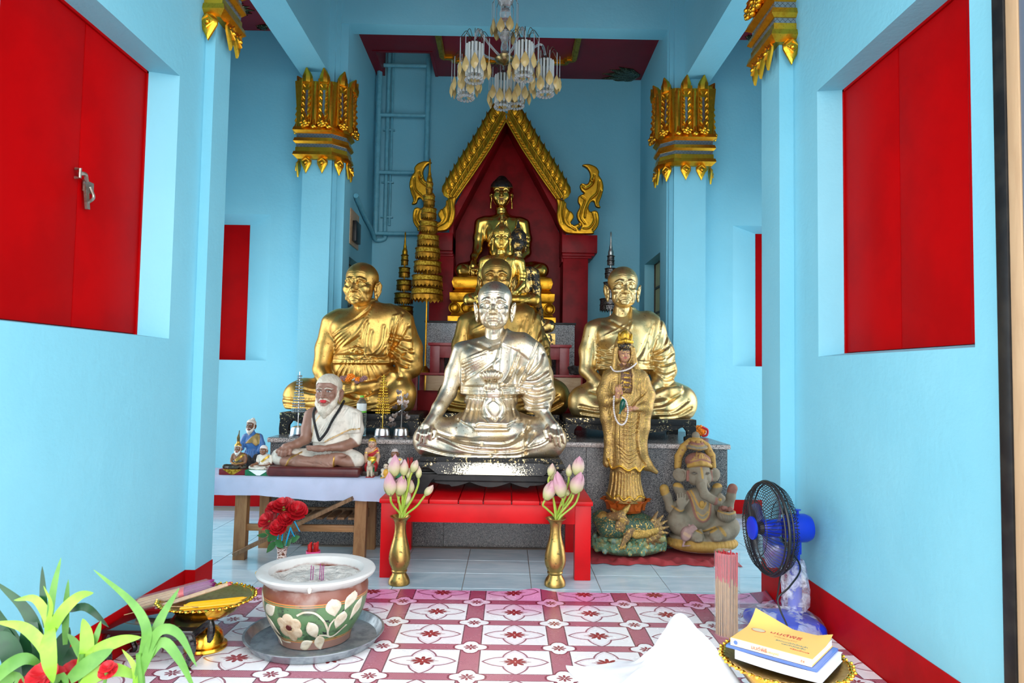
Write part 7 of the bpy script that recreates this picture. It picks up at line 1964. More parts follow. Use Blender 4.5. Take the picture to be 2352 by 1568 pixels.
LB = [((320, 520), (345, 100), 13.5, -.02, 0), ((265, 880), (245, 430), 13.5, -.05, -.012), ((510, 510), (535, 195), 9.5, -.02, -.004), ((420, 900), (480, 520), 14.5, -.01, 0), ((690, 440), (785, 205), 8, -.03, -.004), ((590, 580), (610, 380), 6, .0, 0), ((800, 575), (815, 340), 6.5, -.01, .012), ((945, 910), (1100, 710), 7.5, -.02, .004), ((520, 1130), (570, 840), 10, .02, 0), ((610, 900), (640, 640), 8, .03, 0)]
names = ['largest pale pink lotus bud in the vase by the cloth table', 'low plump pink lotus bud leaning towards the cloth table', 'upright green-based lotus bud between the tall stems', 'wide pale lotus bud behind the stems of the cloth-side vase', 'slim lotus bud tilted towards the black carved stand', 'tiny half-hidden green lotus bud in the cloth-side vase', 'thin lotus bud on a curved stem near the black stand', 'small lotus bud on the stem sloping far outward', 'lowest drooping lotus bud in the cloth-side vase', 'narrow pale lotus bud hidden behind two stems']
for i, ((bs, tp, R, d, bd_), nm) in enumerate(zip(LB, names)):
 a = 2 * math.pi * i / 10; lotus(nm, 'lotus buds in the cloth-side vase', (VL[0] + .014 * math.cos(a) + (c2(*bs)[0] - 918) * .0004, VL[1] + .014 * math.sin(a), mz), c2(*bs), c2(*tp), R, 3.97, d, bd_)
c3 = C2(9.223, 1225, 1040)
RB = [((345, 460), (400, 195), 7.5, -.03, .0), ((260, 950), (460, 530), 13, -.03, -.02), ((590, 880), (490, 355), 14.5, -.04, .0), ((755, 500), (775, 245), 7, .02, .0), ((930, 460), (980, 60), 13, -.0, .01), ((850, 805), (995, 370), 14.5, -.04, .004), ((975, 815), (1030, 560), 7, .01, .022), ((390, 560), (430, 270), 8, .0, .0), ((690, 900), (740, 770), 6, .0, 0)]
names = ['slim lotus bud on a bent stem beside the gilded plaque', 'tilted pink lotus bud sagging low over the red bench', 'large pointed lotus bud in the middle of the goddess-side vase', 'thin greenish lotus bud before the granite platform', 'tallest lotus bud of the goddess-side vase', 'broad pink lotus bud leaning towards the goddess statue', 'small green lotus bud tucked behind the broad pink one', 'narrow lotus bud half hidden behind the bent stem', 'tiny closed lotus bud under the large pointed one']
for i, ((bs, tp, R, d, bd_), nm) in enumerate(zip(RB, names)):
 a = 2 * math.pi * i / 9; lotus(nm, 'lotus buds in the goddess-side vase', (VR[0] + .014 * math.cos(a) + (c3(*bs)[0] - 1276) * .0004, VR[1] + .014 * math.sin(a), mz), c3(*bs), c3(*tp), R, 3.98, d, bd_)

# ================================================================== incense pot on a round tray
PC = (-.845, 3.13, .0035)
tr = thing('round_tray', 'round galvanised metal tray under the incense pot', 'tray', PC)
MB().lathe([(.255, .0), (.275, .004), (.298, .040), (.306, .042), (.306, .046), (.296, .046), (.272, .012), (.05, .010), (.001, .010)], PC, 56).build('tray_body', 'galvanised', tr)
prof = [(.150, 0), (.156, .004), (.160, .03), (.175, .06), (.200, .10), (.219, .15), (.228, .20), (.229, .235), (.222, .255), (.221, .262), (.229, .266), (.236, .274), (.254, .286), (.260, .298), (.255, .306), (.235, .310), (.208, .304), (.200, .290), (.199, .262)]
pt = thing('incense_pot', 'glazed green incense pot painted with cream flowers and filled with ash', 'pot', (PC[0], PC[1], .0105))
m, b = mat('pot_glaze', (.1, .2, .1), .28)
v = xcoord(); c = xsep(v); z = c[2]; nz = xnoise(v, 14, 4); n2 = xnoise(v, 40, 3)
col = xmix(xss(nz, .5, .62), (.10, .19, .085), (.025, .055, .022)); col = xmix(xss(n2, .62, .68), col, (.018, .02, .025))
def band(z0, z1, cc, col): return xmix((z > z0) * (z < z1), col, cc)
col = band(-.1, .040, (.24, .13, .10), col); col = band(.040, .044, (.50, .17, .05), col); col = band(.048, .051, (.50, .17, .05), col)
col = band(.205, .209, (.55, .19, .05), col); col = band(.213, .218, (.55, .19, .05), col); col = band(.218, .9, (.20, .065, .04), col)
ash = xss(z + xnoise(v, 12, 4) * .05, .288, .305); col = xmix(ash, col, (.56, .55, .53)); dust = xss(xnoise(v, 7, 4) + z * .6, .66, .82); col = xmix(dust * .35, col, (.45, .42, .38))
link(b, 'Base Color', col); link(b, 'Roughness', ash * .5 + .28); link(b, 'Normal', xbump(nz + n2 * .4, .25, .006))
MB().lathe([(r, zz + .0105) for r, zz in prof], PC, 72, cap1=False).build('pot_body', 'pot_glaze', pt)
noisy('ash', (.55, .53, .49), (.42, .40, .37), .95, scale=18, bump=.9, bscale=30, bdist=.02)
vs, fs = [(PC[0], PC[1], .276)], []
for i in range(1, 15):
 for k in range(48):
  a = 2 * math.pi * k / 48; r = .2005 * i / 14; z = .274 + .008 * math.sin(r * 50 + a * 3) * math.cos(a * 2) + .004 * math.sin(a * 7 + r * 90) + (.008 if i > 12 else 0)
  vs.append((PC[0] + r * math.cos(a), PC[1] + r * math.sin(a), z))
for k in range(48): fs.append((0, 1 + k, 1 + (k + 1) % 48))
for i in range(13):
 for k in range(48): fs.append((1 + i * 48 + k, 1 + i * 48 + 48 + k, 1 + i * 48 + 48 + (k + 1) % 48, 1 + i * 48 + (k + 1) % 48))
raw('ash_fill', vs, fs, 'ash', pt)
# painted relief on the wall of the pot
noisy('slip_cream', (.58, .47, .33), (.44, .30, .18), .4, scale=25); noisy('slip_white', (.62, .57, .46), (.5, .42, .3), .4, scale=25)
def rad_at(z):
 z -= .0105
 for (r0, z0), (r1, z1) in zip(prof[:-1], prof[1:]):
  if z0 <= z <= z1 and z1 > z0: return r0 + (r1 - r0) * (z - z0) / (z1 - z0)
 return .22
def decal(name, mtl, pts, lift=.0022, n=6):
 """outline in (arc metres from the front line, height), wrapped on the pot"""
 cx_ = sum(p[0] for p in pts) / len(pts); cz_ = sum(p[1] for p in pts) / len(pts); vs, fs = [], []; k = len(pts)
 for i in range(n + 1):
  q = i / n
  for a, z in pts:
   a2, z2 = cx_ + (a - cx_) * q, cz_ + (z - cz_) * q; r = rad_at(z2) + lift * (1 if q < .95 else -.2); th = a2 / .225 - math.pi / 2 + .02
   vs.append((PC[0] + r * math.cos(th), PC[1] + r * math.sin(th), z2))
 for i in range(n):
  for j in range(k): fs.append((i * k + j, i * k + (j + 1) % k, (i + 1) * k + (j + 1) % k, (i + 1) * k + j))
 raw(name, vs, fs, mtl, pt)
def pot_xy(a, b_): return ((560 + a / 4.638 - 727) * .00196, .262 - (1230 + b_ / 4.638 - 1364) * .00202)
def arc(a): return .225 * math.asin(max(-.96, min(.96, a / .228)))
def leaf(cx_, cy_, L, ang, w):
 out = []; ca, sa = math.cos(ang), math.sin(ang)
 for s in (1, -1):
  for i in range(8):
   t = i / 8 if s > 0 else 1 - i / 8; x = (t - .5) * L; y = s * w * math.sin(math.pi * t ** .85) * .5
   p = pot_xy(cx_ + x * ca - y * sa, cy_ + x * sa + y * ca); out.append((arc(p[0]), p[1]))
 return out
for (cx_, cy_, L, an, w) in ((275, 745, 220, 80, 85), (405, 790, 190, -35, 115), (375, 960, 230, 58, 85), (1065, 745, 190, 78, 140), (1205, 710, 190, 115, 90), (1140, 890, 180, 105, 110), (880, 960, 210, 65, 130), (790, 1125, 200, -22, 105), (965, 1110, 170, 72, 130), (335, 1080, 230, 55, 60), (1262, 820, 220, 108, 60)):
 decal('painted_leaf', 'slip_white', leaf(cx_, cy_, L, math.radians(an), w))
for k in range(6):
 a = math.radians(k * 60 + 28); ol = [pot_xy(622 + 88 * math.cos(a) + 64 * math.cos(q), 940 + 88 * math.sin(a) + 64 * math.sin(q)) for q in [2 * math.pi * i / 14 for i in range(14)]]
 decal('painted_petal', 'slip_cream', [(arc(x), y) for x, y in ol], .002)
ol = [pot_xy(612 + 34 * math.cos(q), 935 + 34 * math.sin(q)) for q in [2 * math.pi * i / 14 for i in range(14)]]; decal('flower_centre', 'maroon_base', [(arc(x), y) for x, y in ol], .0034)
def vine(pts, w):
 c = bez([(*pot_xy(*p), 0) for p in pts], 6); L = []; R_ = []
 for i, p in enumerate(c):
  q = c[min(i + 1, len(c) - 1)] - c[max(i - 1, 0)]; q /= np.linalg.norm(q) + 1e-9; n_ = np.array([-q[1], q[0]])
  L.append((arc(p[0] + n_[0] * w), p[1] + n_[1] * w)); R_.append((arc(p[0] - n_[0] * w), p[1] - n_[1] * w))
 vs, fs = [], []
 for a, z in [x for pr in zip(L, R_) for x in pr]:
  r = rad_at(z) + .002; th = a / .225 - math.pi / 2 + .02; vs.append((PC[0] + r * math.cos(th), PC[1] + r * math.sin(th), z))
 for i in range(len(L) - 1): fs.append((2 * i, 2 * i + 1, 2 * i + 3, 2 * i + 2))
 raw('painted_vine', vs, fs, 'slip_white', pt)
vine([(720, 800), (800, 765), (900, 780), (980, 860), (1030, 960), (1060, 1050), (1130, 1050), (1210, 960)], .0042); vine([(205, 660), (250, 880), (330, 1010), (430, 1110), (570, 1110)], .0036); vine([(1085, 860), (1050, 920), (1040, 1010)], .0036); vine([(950, 1020), (1010, 1030), (1060, 1050)], .004)
# incense stubs in the ash, candle wax
mat('stick_purple', (.26, .01, .15), .6); mat('wax_yellow', (.75, .42, .04), .5); mat('wax_white', (.75, .70, .58), .5)
for i, (u, v0, v1) in enumerate(((713, 1338, 1298), (718, 1337, 1300), (734, 1332, 1294), (738, 1332, 1299), (742, 1331, 1297))):
 a, c_ = Vector(P(u, v0, PC[1] - .03)), Vector(P(u + 2, v1, PC[1] - .03)); a.z = min(a.z, .272)
 o = MB().tube([a, c_], .0017, 6).build('incense_stick', 'stick_purple', None, loc=a); tag(o, 'thin purple incense stub standing in the ash of the green pot', 'incense', 'incense stubs in the pot')
for u, v_, mt, lb in ((592, 1318, 'wax_yellow', 'yellow wax drip on the rim of the incense pot'), (711, 1356, 'wax_white', 'cream wax drip hanging from the rim of the incense pot')):
 p = Vector(P(u, v_, 2.875 if mt == 'wax_white' else 3.10))
 dx = Vector((p.x - PC[0], p.y - PC[1], 0)); p = Vector((PC[0], PC[1], 0)) + dx.normalized() * .260; p.z = .302
 o = MB().tube([p + Vector((0, 0, .008)), p + Vector((0, 0, 0)), p + Vector((0, 0, -.014))], [.004, .009, .005], 8).build('wax_drip', mt, None, loc=p); tag(o, lb, 'wax')

# ================================================================== roses, stick cup
RY = 3.92
rv_ = thing('rose_vase', 'brown and white patterned vase holding red roses', 'vase', (P(647, 1290, RY)[0], RY, 0))
m, b = mat('vase_pattern', (.5, .4, .3), .3); v = xcoord(); nz = xnoise(xscale(v, (1, 1, 2.2)), 45, 2, .5, 1.5); link(b, 'Base Color', xmix(xss(nz, .46, .5), (.12, .035, .012), (.62, .55, .48)))
mat('lime', (.40, .62, .10), .4)
rc = rv_.location; H = P(647, 1256, RY)[2]
MB().lathe([(.030, 0), (.032, .02)], (rc.x, rc.y, 0), 24).build('foot', 'lime', rv_)
MB().lathe([(.030, .02), (.033, .05), (.029, H * .6), (.025, H * .8), (.029, H * .95), (.034, H), (.030, H), (.022, H * .85), (.02, H * .5)], (rc.x, rc.y, 0), 28).build('vase_body', 'vase_pattern', rv_)
noisy('rose_red', (.52, .004, .012), (.40, .002, .008), .55, scale=30); noisy('rose_leaf', (.025, .13, .035), (.04, .18, .05), .4, scale=30, bump=.2); mat('blue_ribbon', (.0, .30, .55), .35); noisy('stem_brown', (.16, .12, .05), (.2, .2, .06), .6, scale=40); mat('calyx_green', (.30, .42, .06), .5)
def rose_petal(R):
 vs, fs = [], []
 for i in range(7):
  t = i / 6; r = R * (.18 + .95 * math.sin(t * 1.75) ** .9); z = R * (-.55 + 1.25 * t)
  for j in range(-3, 4): a = .80 * (1 - .25 * t * t) * j / 3; rr = r * (1 + (.16 if t > .9 else 0) + .05 * abs(j) / 3 * t); vs.append((rr * math.sin(a), -rr * math.cos(a), z - (.10 * R * abs(j) / 3 if t > .8 else 0)))
 for i in range(6):
  for j in range(6): a = i * 7 + j; fs.append((a, a + 1, a + 8, a + 7))
 return MB().add(vs, fs)
rp = proto('rose_petal', rose_petal(.03), 'rose_red')
cr_ = C2(9.227, 590, 1130)
def rose(label, uv, R, d, tilt):
 c = Vector(P(*cr_(*uv), RY)); c.y += d; t = thing('red_rose', label, 'flower', c, 'red roses in the patterned vase')
 q0 = Euler((math.radians(tilt[0]), math.radians(tilt[1]), 0)).to_quaternion(); s = R / .03
 for ring, (n_, sc, hz) in enumerate(((3, .42, .012), (4, .62, .008), (5, .82, .002), (5, 1.02, -.006))):
  for k in range(n_):
   a = 2 * math.pi * k / n_ + ring * .7 + random.uniform(-.15, .15); qq = q0 @ Quaternion((0, 0, 1), a) @ Quaternion((1, 0, 0), math.radians(-4 + 9 * ring))
   share(rp, 'petal', t, q0 @ Vector((0, 0, hz * s)), qq.to_euler(), (sc * s, sc * s, sc * s * 1.05))
 MB().ball(c + q0 @ Vector((0, 0, -R * .62)), R * .30, 8, 6).build('calyx', 'calyx_green', t)
 b0 = c + q0 @ Vector((0, 0, -R * .6)); MB().tube(bez([b0, (b0 * .5 + Vector((rc.x, rc.y, H)) * .5) + Vector((0, .0, -.01)), Vector((rc.x, rc.y, H - .02)), Vector((rc.x, rc.y, H - .10))], 5), .0035, 7).build('stem', 'stem_brown', t)
rose('front red rose bud facing forward, lowest of the bunch', (510, 690), .034, -.05, (58, 4)); rose('red rose in the middle of the bunch above the front bud', (650, 530), .033, -.03, (45, 12)); rose('red rose spreading towards the wooden table leg', (250, 570), .040, -.02, (48, -28)); rose('uppermost open red rose of the bunch', (560, 270), .044, .0, (30, 0)); rose('open red rose on the goddess-bench side of the bunch', (850, 370), .042, -.005, (40, 26)); rose('half-hidden red rose at the back of the bunch', (330, 330), .036, .02, (30, -20))
def leaf_mesh(L, w):
 vs, fs = [], []
 for i in range(9):
  t = i / 8; hw = w * math.sin(math.pi * t ** .8) * .5 + .0006; z = -.12 * L * math.sin(t * 2.2)
  for j, k in ((-1, .06), (0, 0), (1, .06)): vs.append((hw * j, L * t, z + k * L * (math.sin(math.pi * t))))
 for i in range(8):
  for j in range(2): a = i * 3 + j; fs.append((a, a + 1, a + 4, a + 3))
 return MB().add(vs, fs)
lm = proto('rose_leaf', leaf_mesh(.075, .046), 'rose_leaf')
for i, (a, b_) in enumerate((((225, 915), (0, 900)), ((310, 880), (170, 770)), ((225, 960), (430, 960)), ((395, 1040), (190, 1275)), ((395, 1010), (550, 1190)), ((300, 1040), (205, 970)), ((700, 1030), (900, 930)), ((620, 1140), (720, 990)), ((560, 1140), (600, 1020)))):
 p0, p1 = Vector(P(*cr_(*a), RY - .03)), Vector(P(*cr_(*b_), RY - .05)); d_ = p1 - p0; L = d_.length
 q = d_.to_track_quat('Y', 'Z'); q = q @ Quaternion((0, 1, 0), math.radians(60 + 20 * (i % 3)))
 o = share(lm, 'leaf', rv_, p0 - rc, q.to_euler(), L / .075)
for i, (a, b_, c_) in enumerate((((715, 740), (670, 900), (605, 1135)), ((715, 740), (750, 850), (800, 940)), ((800, 620), (850, 720), (910, 830)), ((550, 850), (540, 950), (530, 1030)), ((505, 860), (450, 930), (440, 1000)), ((290, 770), (340, 790), (390, 780)))):
 w3 = [Vector(P(*cr_(*q), RY - .04)) for q in (a, b_, c_)]; bl = MB(); vs, fs = [], []
 pts = bez(w3, 5)
 for i2, q in enumerate(pts): vs += [(q[0] - .004, q[1], q[2]), (q[0] + .004, q[1] - .002, q[2])]
 for i2 in range(len(pts) - 1): fs.append((2 * i2, 2 * i2 + 1, 2 * i2 + 3, 2 * i2 + 2))
 bl.add(vs, fs).build('ribbon', 'blue_ribbon', rv_)
# cup of red fortune sticks
FY = 3.97; fc = P(719.5, 1264, FY)
cu = thing('stick_cup', 'pink plastic cup holding red fortune sticks', 'cup', (fc[0], FY, 0)); mat('pink_plastic', (.68, .07, .22), .35); noisy('stick_red', (.55, .012, .010), (.42, .006, .006), .45, scale=40)
MB().lathe([(.038, 0), (.039, .01), (.0405, fc[2]), (.038, fc[2]), (.036, .02), (.001, .02)], (fc[0], FY, 0), 32).build('cup_body', 'pink_plastic', cu)
sm = proto('fortune_stick', MB().prism([(-.0045, 0), (.0045, 0), (.0045, .225), (.006, .232), (.0035, .240), (.0055, .247), (.0025, .256), (-.0025, .256), (-.0055, .247), (-.0035, .240), (-.006, .232), (-.0045, .225)], -.0012, .0012), 'stick_red')
for k in range(22):
 r = .030 * math.sqrt(random.random()); a = random.uniform(0, 2 * math.pi)
 o = share(sm, 'fortune_stick', None, (fc[0] + r * math.cos(a), FY + r * math.sin(a), .021), (random.uniform(-.02, .02), random.uniform(-.03, .03), random.uniform(0, 3.1)), (1, 1, (fc[2] + .042 + random.uniform(-.006, .006) - .021) / .256))
 tag(o, 'red notched fortune stick standing in the pink cup', 'stick', 'fortune sticks in the pink cup')


# ================================================================== offerings on the altar
def coin_tree(label, u, v_base, v_top, Y, m, zb, rings):
 c = P(u, v_base, Y); px = Y / F; t = thing('tiered_coin_tree', label, 'ornament', (c[0], Y, zb))
 zt = P(u, v_top, Y)[2]; k = lambda q: zb + q
 MB().lathe([(.062, 0), (.064, .008), (.055, .018), (.052, .05), (.045, .066), (.02, .074)], (c[0], Y, zb), 28).build('base', 'steel', t)
 MB().tube([(c[0], Y, zb + .07), (c[0], Y, zt)], .0035, 8).build('stem', m, t)
 for hw, v_ in rings:
  z = P(u, v_, Y)[2]; b = MB()
  for dz in (-.009, .009):
   r = hw * px; n = max(10, int(r * 420))
   for i in range(n): a = 2 * math.pi * i / n; b.ball((c[0] + r * math.cos(a), Y + r * math.sin(a), z + dz), .0062, 6, 4)
   b.tube([(c[0] - r, Y, z + dz), (c[0] + r, Y, z + dz)], .003, 5); b.tube([(c[0], Y - r, z + dz), (c[0], Y + r, z + dz)], .003, 5)
  b.build('coin_ring', m, t)
 return t
rg = lambda a, b_, n, w0, w1: [(w0 + (w1 - w0) * i / (n - 1), a + (b_ - a) * i / (n - 1)) for i in range(n)]
coin_tree('silver tiered coin tree beside the hermit statue', 684, 1000, 853, 4.93, 'steel', ZP, rg(866, 942, 7, 4, 14.5))
gold('coin_gold', (.80, .55, .08), (.7, .45, .05), (.5, .3, .03), .2, .3, 30)
coin_tree('golden tiered coin tree before the garland-holding monk', 878, 1004, 860, 4.93, 'coin_gold', ZP, rg(868, 945, 7, 4, 15.5))
hc = P(921, 1004, 4.95); ht = thing('heart_leaf_tree', 'small metal tree hung with heart-shaped leaves', 'ornament', (hc[0], 4.95, ZP))
MB().lathe([(.062, 0), (.064, .008), (.055, .018), (.052, .05), (.045, .066), (.02, .074)], (hc[0], 4.95, ZP), 28).build('base', 'steel', ht); MB().tube([(hc[0], 4.95, ZP + .07), (hc[0] + .004, 4.95, P(921, 910, 4.95)[2])], .0045, 8).build('stem', 'steel', ht)
heart = [(0, -.022), (-.018, -.004), (-.020, .008), (-.012, .016), (0, .008), (.012, .016), (.020, .008), (.018, -.004)]
noisy('heart_leaf', (.22, .19, .18), (.11, .07, .05), .3, .8, scale=30); hm = proto('heart', MB().prism(heart, -.0015, .0015), 'heart_leaf')
for (a, b_) in ((700, 240), (800, 290), (690, 330), (720, 380), (800, 380), (760, 460), (640, 450), (700, 540), (800, 540), (830, 580), (590, 620), (640, 680), (600, 690), (650, 560), (800, 430)):
 w_ = P(800 + a / 6.03, 860 + b_ / 6.03, 4.93); share(hm, 'heart_leaf', ht, Vector(w_) + Vector((0, random.uniform(-.03, .03), 0)) - ht.location, (random.uniform(-.4, .4), random.uniform(-.6, .6), random.uniform(-.7, .7)), 1.05)
for (a, b_) in ((700, 330), (800, 400), (640, 560), (830, 560), (720, 260)):
 w_ = P(800 + a / 6.03, 860 + b_ / 6.03, 4.95); MB().tube(bez([(hc[0] + .002, 4.95, P(921, 940, 4.95)[2]), ((hc[0] + w_[0]) / 2, 4.95, w_[2] + .02), tuple(w_)], 4), .0018, 5).build('twig', 'steel', ht)
bc = P(829, 1003, 4.95); bo = thing('water_bottle', 'clear plastic water bottle with a green and white label', 'bottle', (bc[0], 4.95, ZP))
mat('clear_plastic', (.80, .86, .85), .06, trans=.92, ior=1.3); mat('bottle_label', (.66, .72, .70), .4); mat('green_cap', (.12, .50, .03), .4)
bz = lambda v_: P(829, v_, 4.95)[2] - ZP
MB().lathe([(.030, 0), (.034, .006)] + [(.0345 - .002 * (i % 2), .02 + i * .012) for i in range(9)] + [(.035, bz(946)), (.035, bz(926)), (.030, bz(920)), (.014, bz(914)), (.013, bz(909))], (bc[0], 4.95, ZP), 28).build('bottle_body', 'clear_plastic', bo)
MB().lathe([(.0357, bz(947)), (.0357, bz(926))], (bc[0], 4.95, ZP), 28, cap0=False, cap1=False).build('label', 'bottle_label', bo); MB().lathe([(.0361, bz(947)), (.0361, bz(943))], (bc[0], 4.95, ZP), 28, cap0=False, cap1=False).build('label_stripe', 'green_cap', bo)
MB().lathe([(.015, bz(912)), (.015, bz(908)), (.013, bz(908))], (bc[0], 4.95, ZP), 20).build('cap', 'green_cap', bo)
# flower garland in the monk's hands
gl = thing('flower_garland', 'garland of orange and dusty pink flowers in the monk statue hands', 'garland', P(812, 872, 5.06)); mat('marigold', (.85, .22, .005), .7); noisy('dry_pink', (.34, .17, .15), (.25, .12, .12), .8, scale=60); mat('jasmine', (.75, .78, .75), .6)
def floret(c, r, m, n=26):
 b = MB()
 for i in range(n):
  z = 1 - 2 * (i + .5) / n; a = i * 2.4; q = math.sqrt(1 - z * z); b.ball((c[0] + r * q * math.cos(a), c[1] + r * q * math.sin(a), c[2] + r * z * .8), r * .38, 5, 4)
 return b
for (u, v_, r, m_) in ((806, 863, 7.5, 'marigold'), (822, 869, 6, 'marigold'), (799, 869, 6, 'marigold'), (811, 867, 4, 'jasmine'), (786, 866, 5, 'dry_pink'), (792, 868, 5, 'dry_pink'), (797, 864, 4.5, 'dry_pink'), (830, 870, 5, 'dry_pink'), (837, 866, 5.5, 'dry_pink'), (820, 874, 5, 'dry_pink'), (784, 871, 4, 'marigold')):
 floret(P(u, v_ + 2, 5.03), r * 5.03 / F, m_).build('floret', m_, gl)
# little flower arrangements, dark cloth and orange-red garland
noisy('fade_leaf', (.16, .18, .19), (.10, .15, .10), .7, scale=40); noisy('pink_dry', (.22, .11, .10), (.15, .07, .06), .8, scale=50)
def posy(label, u, v_, Y, s, zb):
 c = P(u, v_, Y); t = thing('posy', label, 'flowers', (c[0], Y, zb)); k = Y / F * s
 for i in range(9):
  a = (i - 4) * .36; b = MB(); d = Vector((math.sin(a), -.1 + .1 * (i % 2), math.cos(a))); o = Vector((c[0], Y, zb)) + d * 12 * k; e = Vector((c[0], Y, zb)) + d * 34 * k
  b.tube([o, o * .5 + e * .5, e], [4 * k, 5.5 * k, 1 * k], 7); b.build('leaf', 'rose_leaf' if i in (3, 4) else 'fade_leaf', t)
 for i in range(7): floret((c[0] + (i - 3) * 5.5 * k, Y - 8 * k, zb + (14 + 4 * (i % 3)) * k), 5 * k, 'pink_dry', 18).build('floret', 'pink_dry', t)
 MB().tube([(c[0], Y - 12 * k, zb), (c[0], Y - 13 * k, zb + 12 * k), (c[0], Y - 12 * k, zb + 22 * k)], [5 * k, 7 * k, 1.5 * k], 8).build('red_bud', 'rose_red', t)
posy('faded posy with a red bud between the figurines and the hermit', 641, 1030, 4.70, 1.0, ZT); posy('faded posy with a red bud beside the black carved stand', 929, 1030, 4.60, .85, ZT)
b = MB(); c = P(944, 1075, 4.52); t = thing('red_stick_bundle', 'bundle of thin red sticks propped beside the black carved stand', 'sticks', (c[0], 4.52, ZT))
for i in range(16): a = i * 1.3; MB().tube([(c[0] - .012 + .006 * math.cos(a), 4.52 + .008 * math.sin(a), ZT), (c[0] - .012 + .018 * math.cos(a) + .004, 4.52 + .012 * math.sin(a), ZT + .115 + .012 * math.sin(i * 2.1))], .003, 5).build('stick', 'stick_red', t)
noisy('dark_fabric', (.035, .028, .026), (.02, .016, .015), .8, scale=20)
f = Fig((1300, 826, 1342, 860), 5.88, (-16, 16), 1.2); rr = np.random.default_rng(3)
for k in range(14): f.cone((1306 + rr.uniform(0, 28), 846 + rr.uniform(-8, 8), rr.uniform(-7, 7)), (1306 + rr.uniform(0, 28), 848 + rr.uniform(-8, 8), rr.uniform(-7, 7)), 4.5, 3.2, 2)
f.floor(857); g = set_on(f.out(), zt1); o = raw('folded_cloth', *g[:2], 'dark_fabric', None, True, (.6, 5.88, zt1)); tag(o, 'bunched dark cloth on the red altar table edge', 'cloth')
gp = P(1604, 990, 5.40); t = thing('artificial_garland', 'small orange and red garland at the end of the right-hand stand', 'garland', (gp[0], 5.40, ZP))
floret((gp[0] + .01, 5.40, ZP + .05), .04, 'marigold', 40).build('floret', 'marigold', t); MB().tube(bez([(gp[0] + .02, 5.36, ZP + .012), (gp[0] + .055, 5.36, ZP + .02), (gp[0] + .06, 5.36, ZP + .06), (gp[0] + .02, 5.36, ZP + .08)], 6), .009, 8).build('red_loop', 'rose_red', t)

# ================================================================== fan
mat('fan_blue', (.004, .035, .55), .3); mat('fan_blade', (.02, .06, .45), .2, trans=.35); mat('fan_black', (.012, .012, .013), .4)
FC = Vector(P(1764, 1212, 3.36)); FN = thing('electric_fan', 'blue and black electric fan with its stand wrapped in plastic', 'fan', (FC.x + .085, FC.y + .035, 0))
FR = .222; rotz = math.radians(-86); Rm = Matrix.Rotation(rotz, 3, 'Z')
def fl_(x, y, z): return FC + Rm @ Vector((x, y, z))
def spokes(name, sgn, n, dep, prof):
 b = MB()
 for i in range(n):
  a = 2 * math.pi * i / n + .0; b.tube([fl_(r * FR * math.cos(a), sgn * d * dep, r * FR * math.sin(a)) for r, d in prof], .0016, 5)
 return b.build(name, 'fan_black', FN)
spokes('front_guard', -1, 72, .075, [(.22, 1.0), (.6, .92), (.86, .66), (.98, .22), (1.0, 0)]); spokes('rear_guard', 1, 72, .085, [(.30, 1.0), (.62, .94), (.88, .72), (.985, .3), (1.0, 0)])
b = MB()
for r, y_, w_ in ((1.0, 0, .008), (.985, -.018, .004), (.985, .022, .004), (.62, -.068, .002), (.62, .079, .002)): b.tube([fl_(r * FR * math.cos(a), y_, r * FR * math.sin(a)) for a in [2 * math.pi * k / 64 for k in range(64)]], w_, 8, closed=True)
b.build('guard_ring', 'fan_black', FN)
def disc(name, m, r, y0, y1, seg=32):
 b = MB(); vs = []; n = seg
 for y_, q in ((y0, .0), (y0, .9), (y0 + (y1 - y0) * .15, 1.0), (y1, 1.0), (y1, 0)):
  for k in range(n): a = 2 * math.pi * k / n; vs.append(fl_(r * max(q, .01) * math.cos(a), y_, r * max(q, .01) * math.sin(a)))
 b.add(vs, [(i * n + k, i * n + (k + 1) % n, (i + 1) * n + (k + 1) % n, (i + 1) * n + k) for i in range(4) for k in range(n)]); return b.build(name, m, FN)
disc('badge', 'fan_blue', .055, -.086, -.074); disc('spinner', 'fan_black', .03, -.05, -.02); disc('hub', 'fan_blue', .042, -.03, .05)
for k in range(3):
 b = MB(); vs, fs = [], []; a0 = 2 * math.pi * k / 3 + .5
 for i in range(9):
  t = i / 8; r = .035 + .150 * t; hw = .30 + .34 * math.sin(math.pi * (.15 + .75 * t)); sk = .5 * t
  for j in range(-3, 4): a = a0 + sk + hw * j / 3; vs.append(fl_(r * math.cos(a), .010 + .030 * j / 3 * (1 - .3 * t) + .01 * math.sin(t * 3), r * math.sin(a)))
 for i in range(8):
  for j in range(6): a = i * 7 + j; fs.append((a, a + 1, a + 8, a + 7))
 b.add(vs, fs).build('blade', 'fan_blade', FN)
b = MB(); vs = []; n = 28; pr = [(.045, .08), (.064, .095), (.068, .13), (.067, .185), (.058, .208), (.03, .214)]
for r, y_ in pr:
 for k in range(n): a = 2 * math.pi * k / n; vs.append(fl_(r * math.cos(a) * 1.0, y_, r * math.sin(a) * 1.02))
b.add(vs, [(i * n + k, i * n + (k + 1) % n, (i + 1) * n + (k + 1) % n, (i + 1) * n + k) for i in range(len(pr) - 1) for k in range(n)] + [tuple(range(n))[::-1], tuple((len(pr) - 1) * n + k for k in range(n))]); b.build('motor_housing', 'fan_blue', FN)
kn = fl_(0, .15, .068); MB().lathe([(.006, 0), (.006, .016), (.015, .018), (.015, .022)], kn, 14).build('oscillation_knob', 'fan_blue', FN)
nk = fl_(0, .135, 0); nz_ = FC.z
MB().bbox(nk.x - .026, nk.y - .02, nz_ - .125, nk.x + .026, nk.y + .02, nz_ - .062, .006).build('neck', 'fan_blue', FN); MB().bbox(nk.x - .02, nk.y - .016, nz_ - .185, nk.x + .02, nk.y + .016, nz_ - .12, .005).build('neck', 'fan_blue', FN)
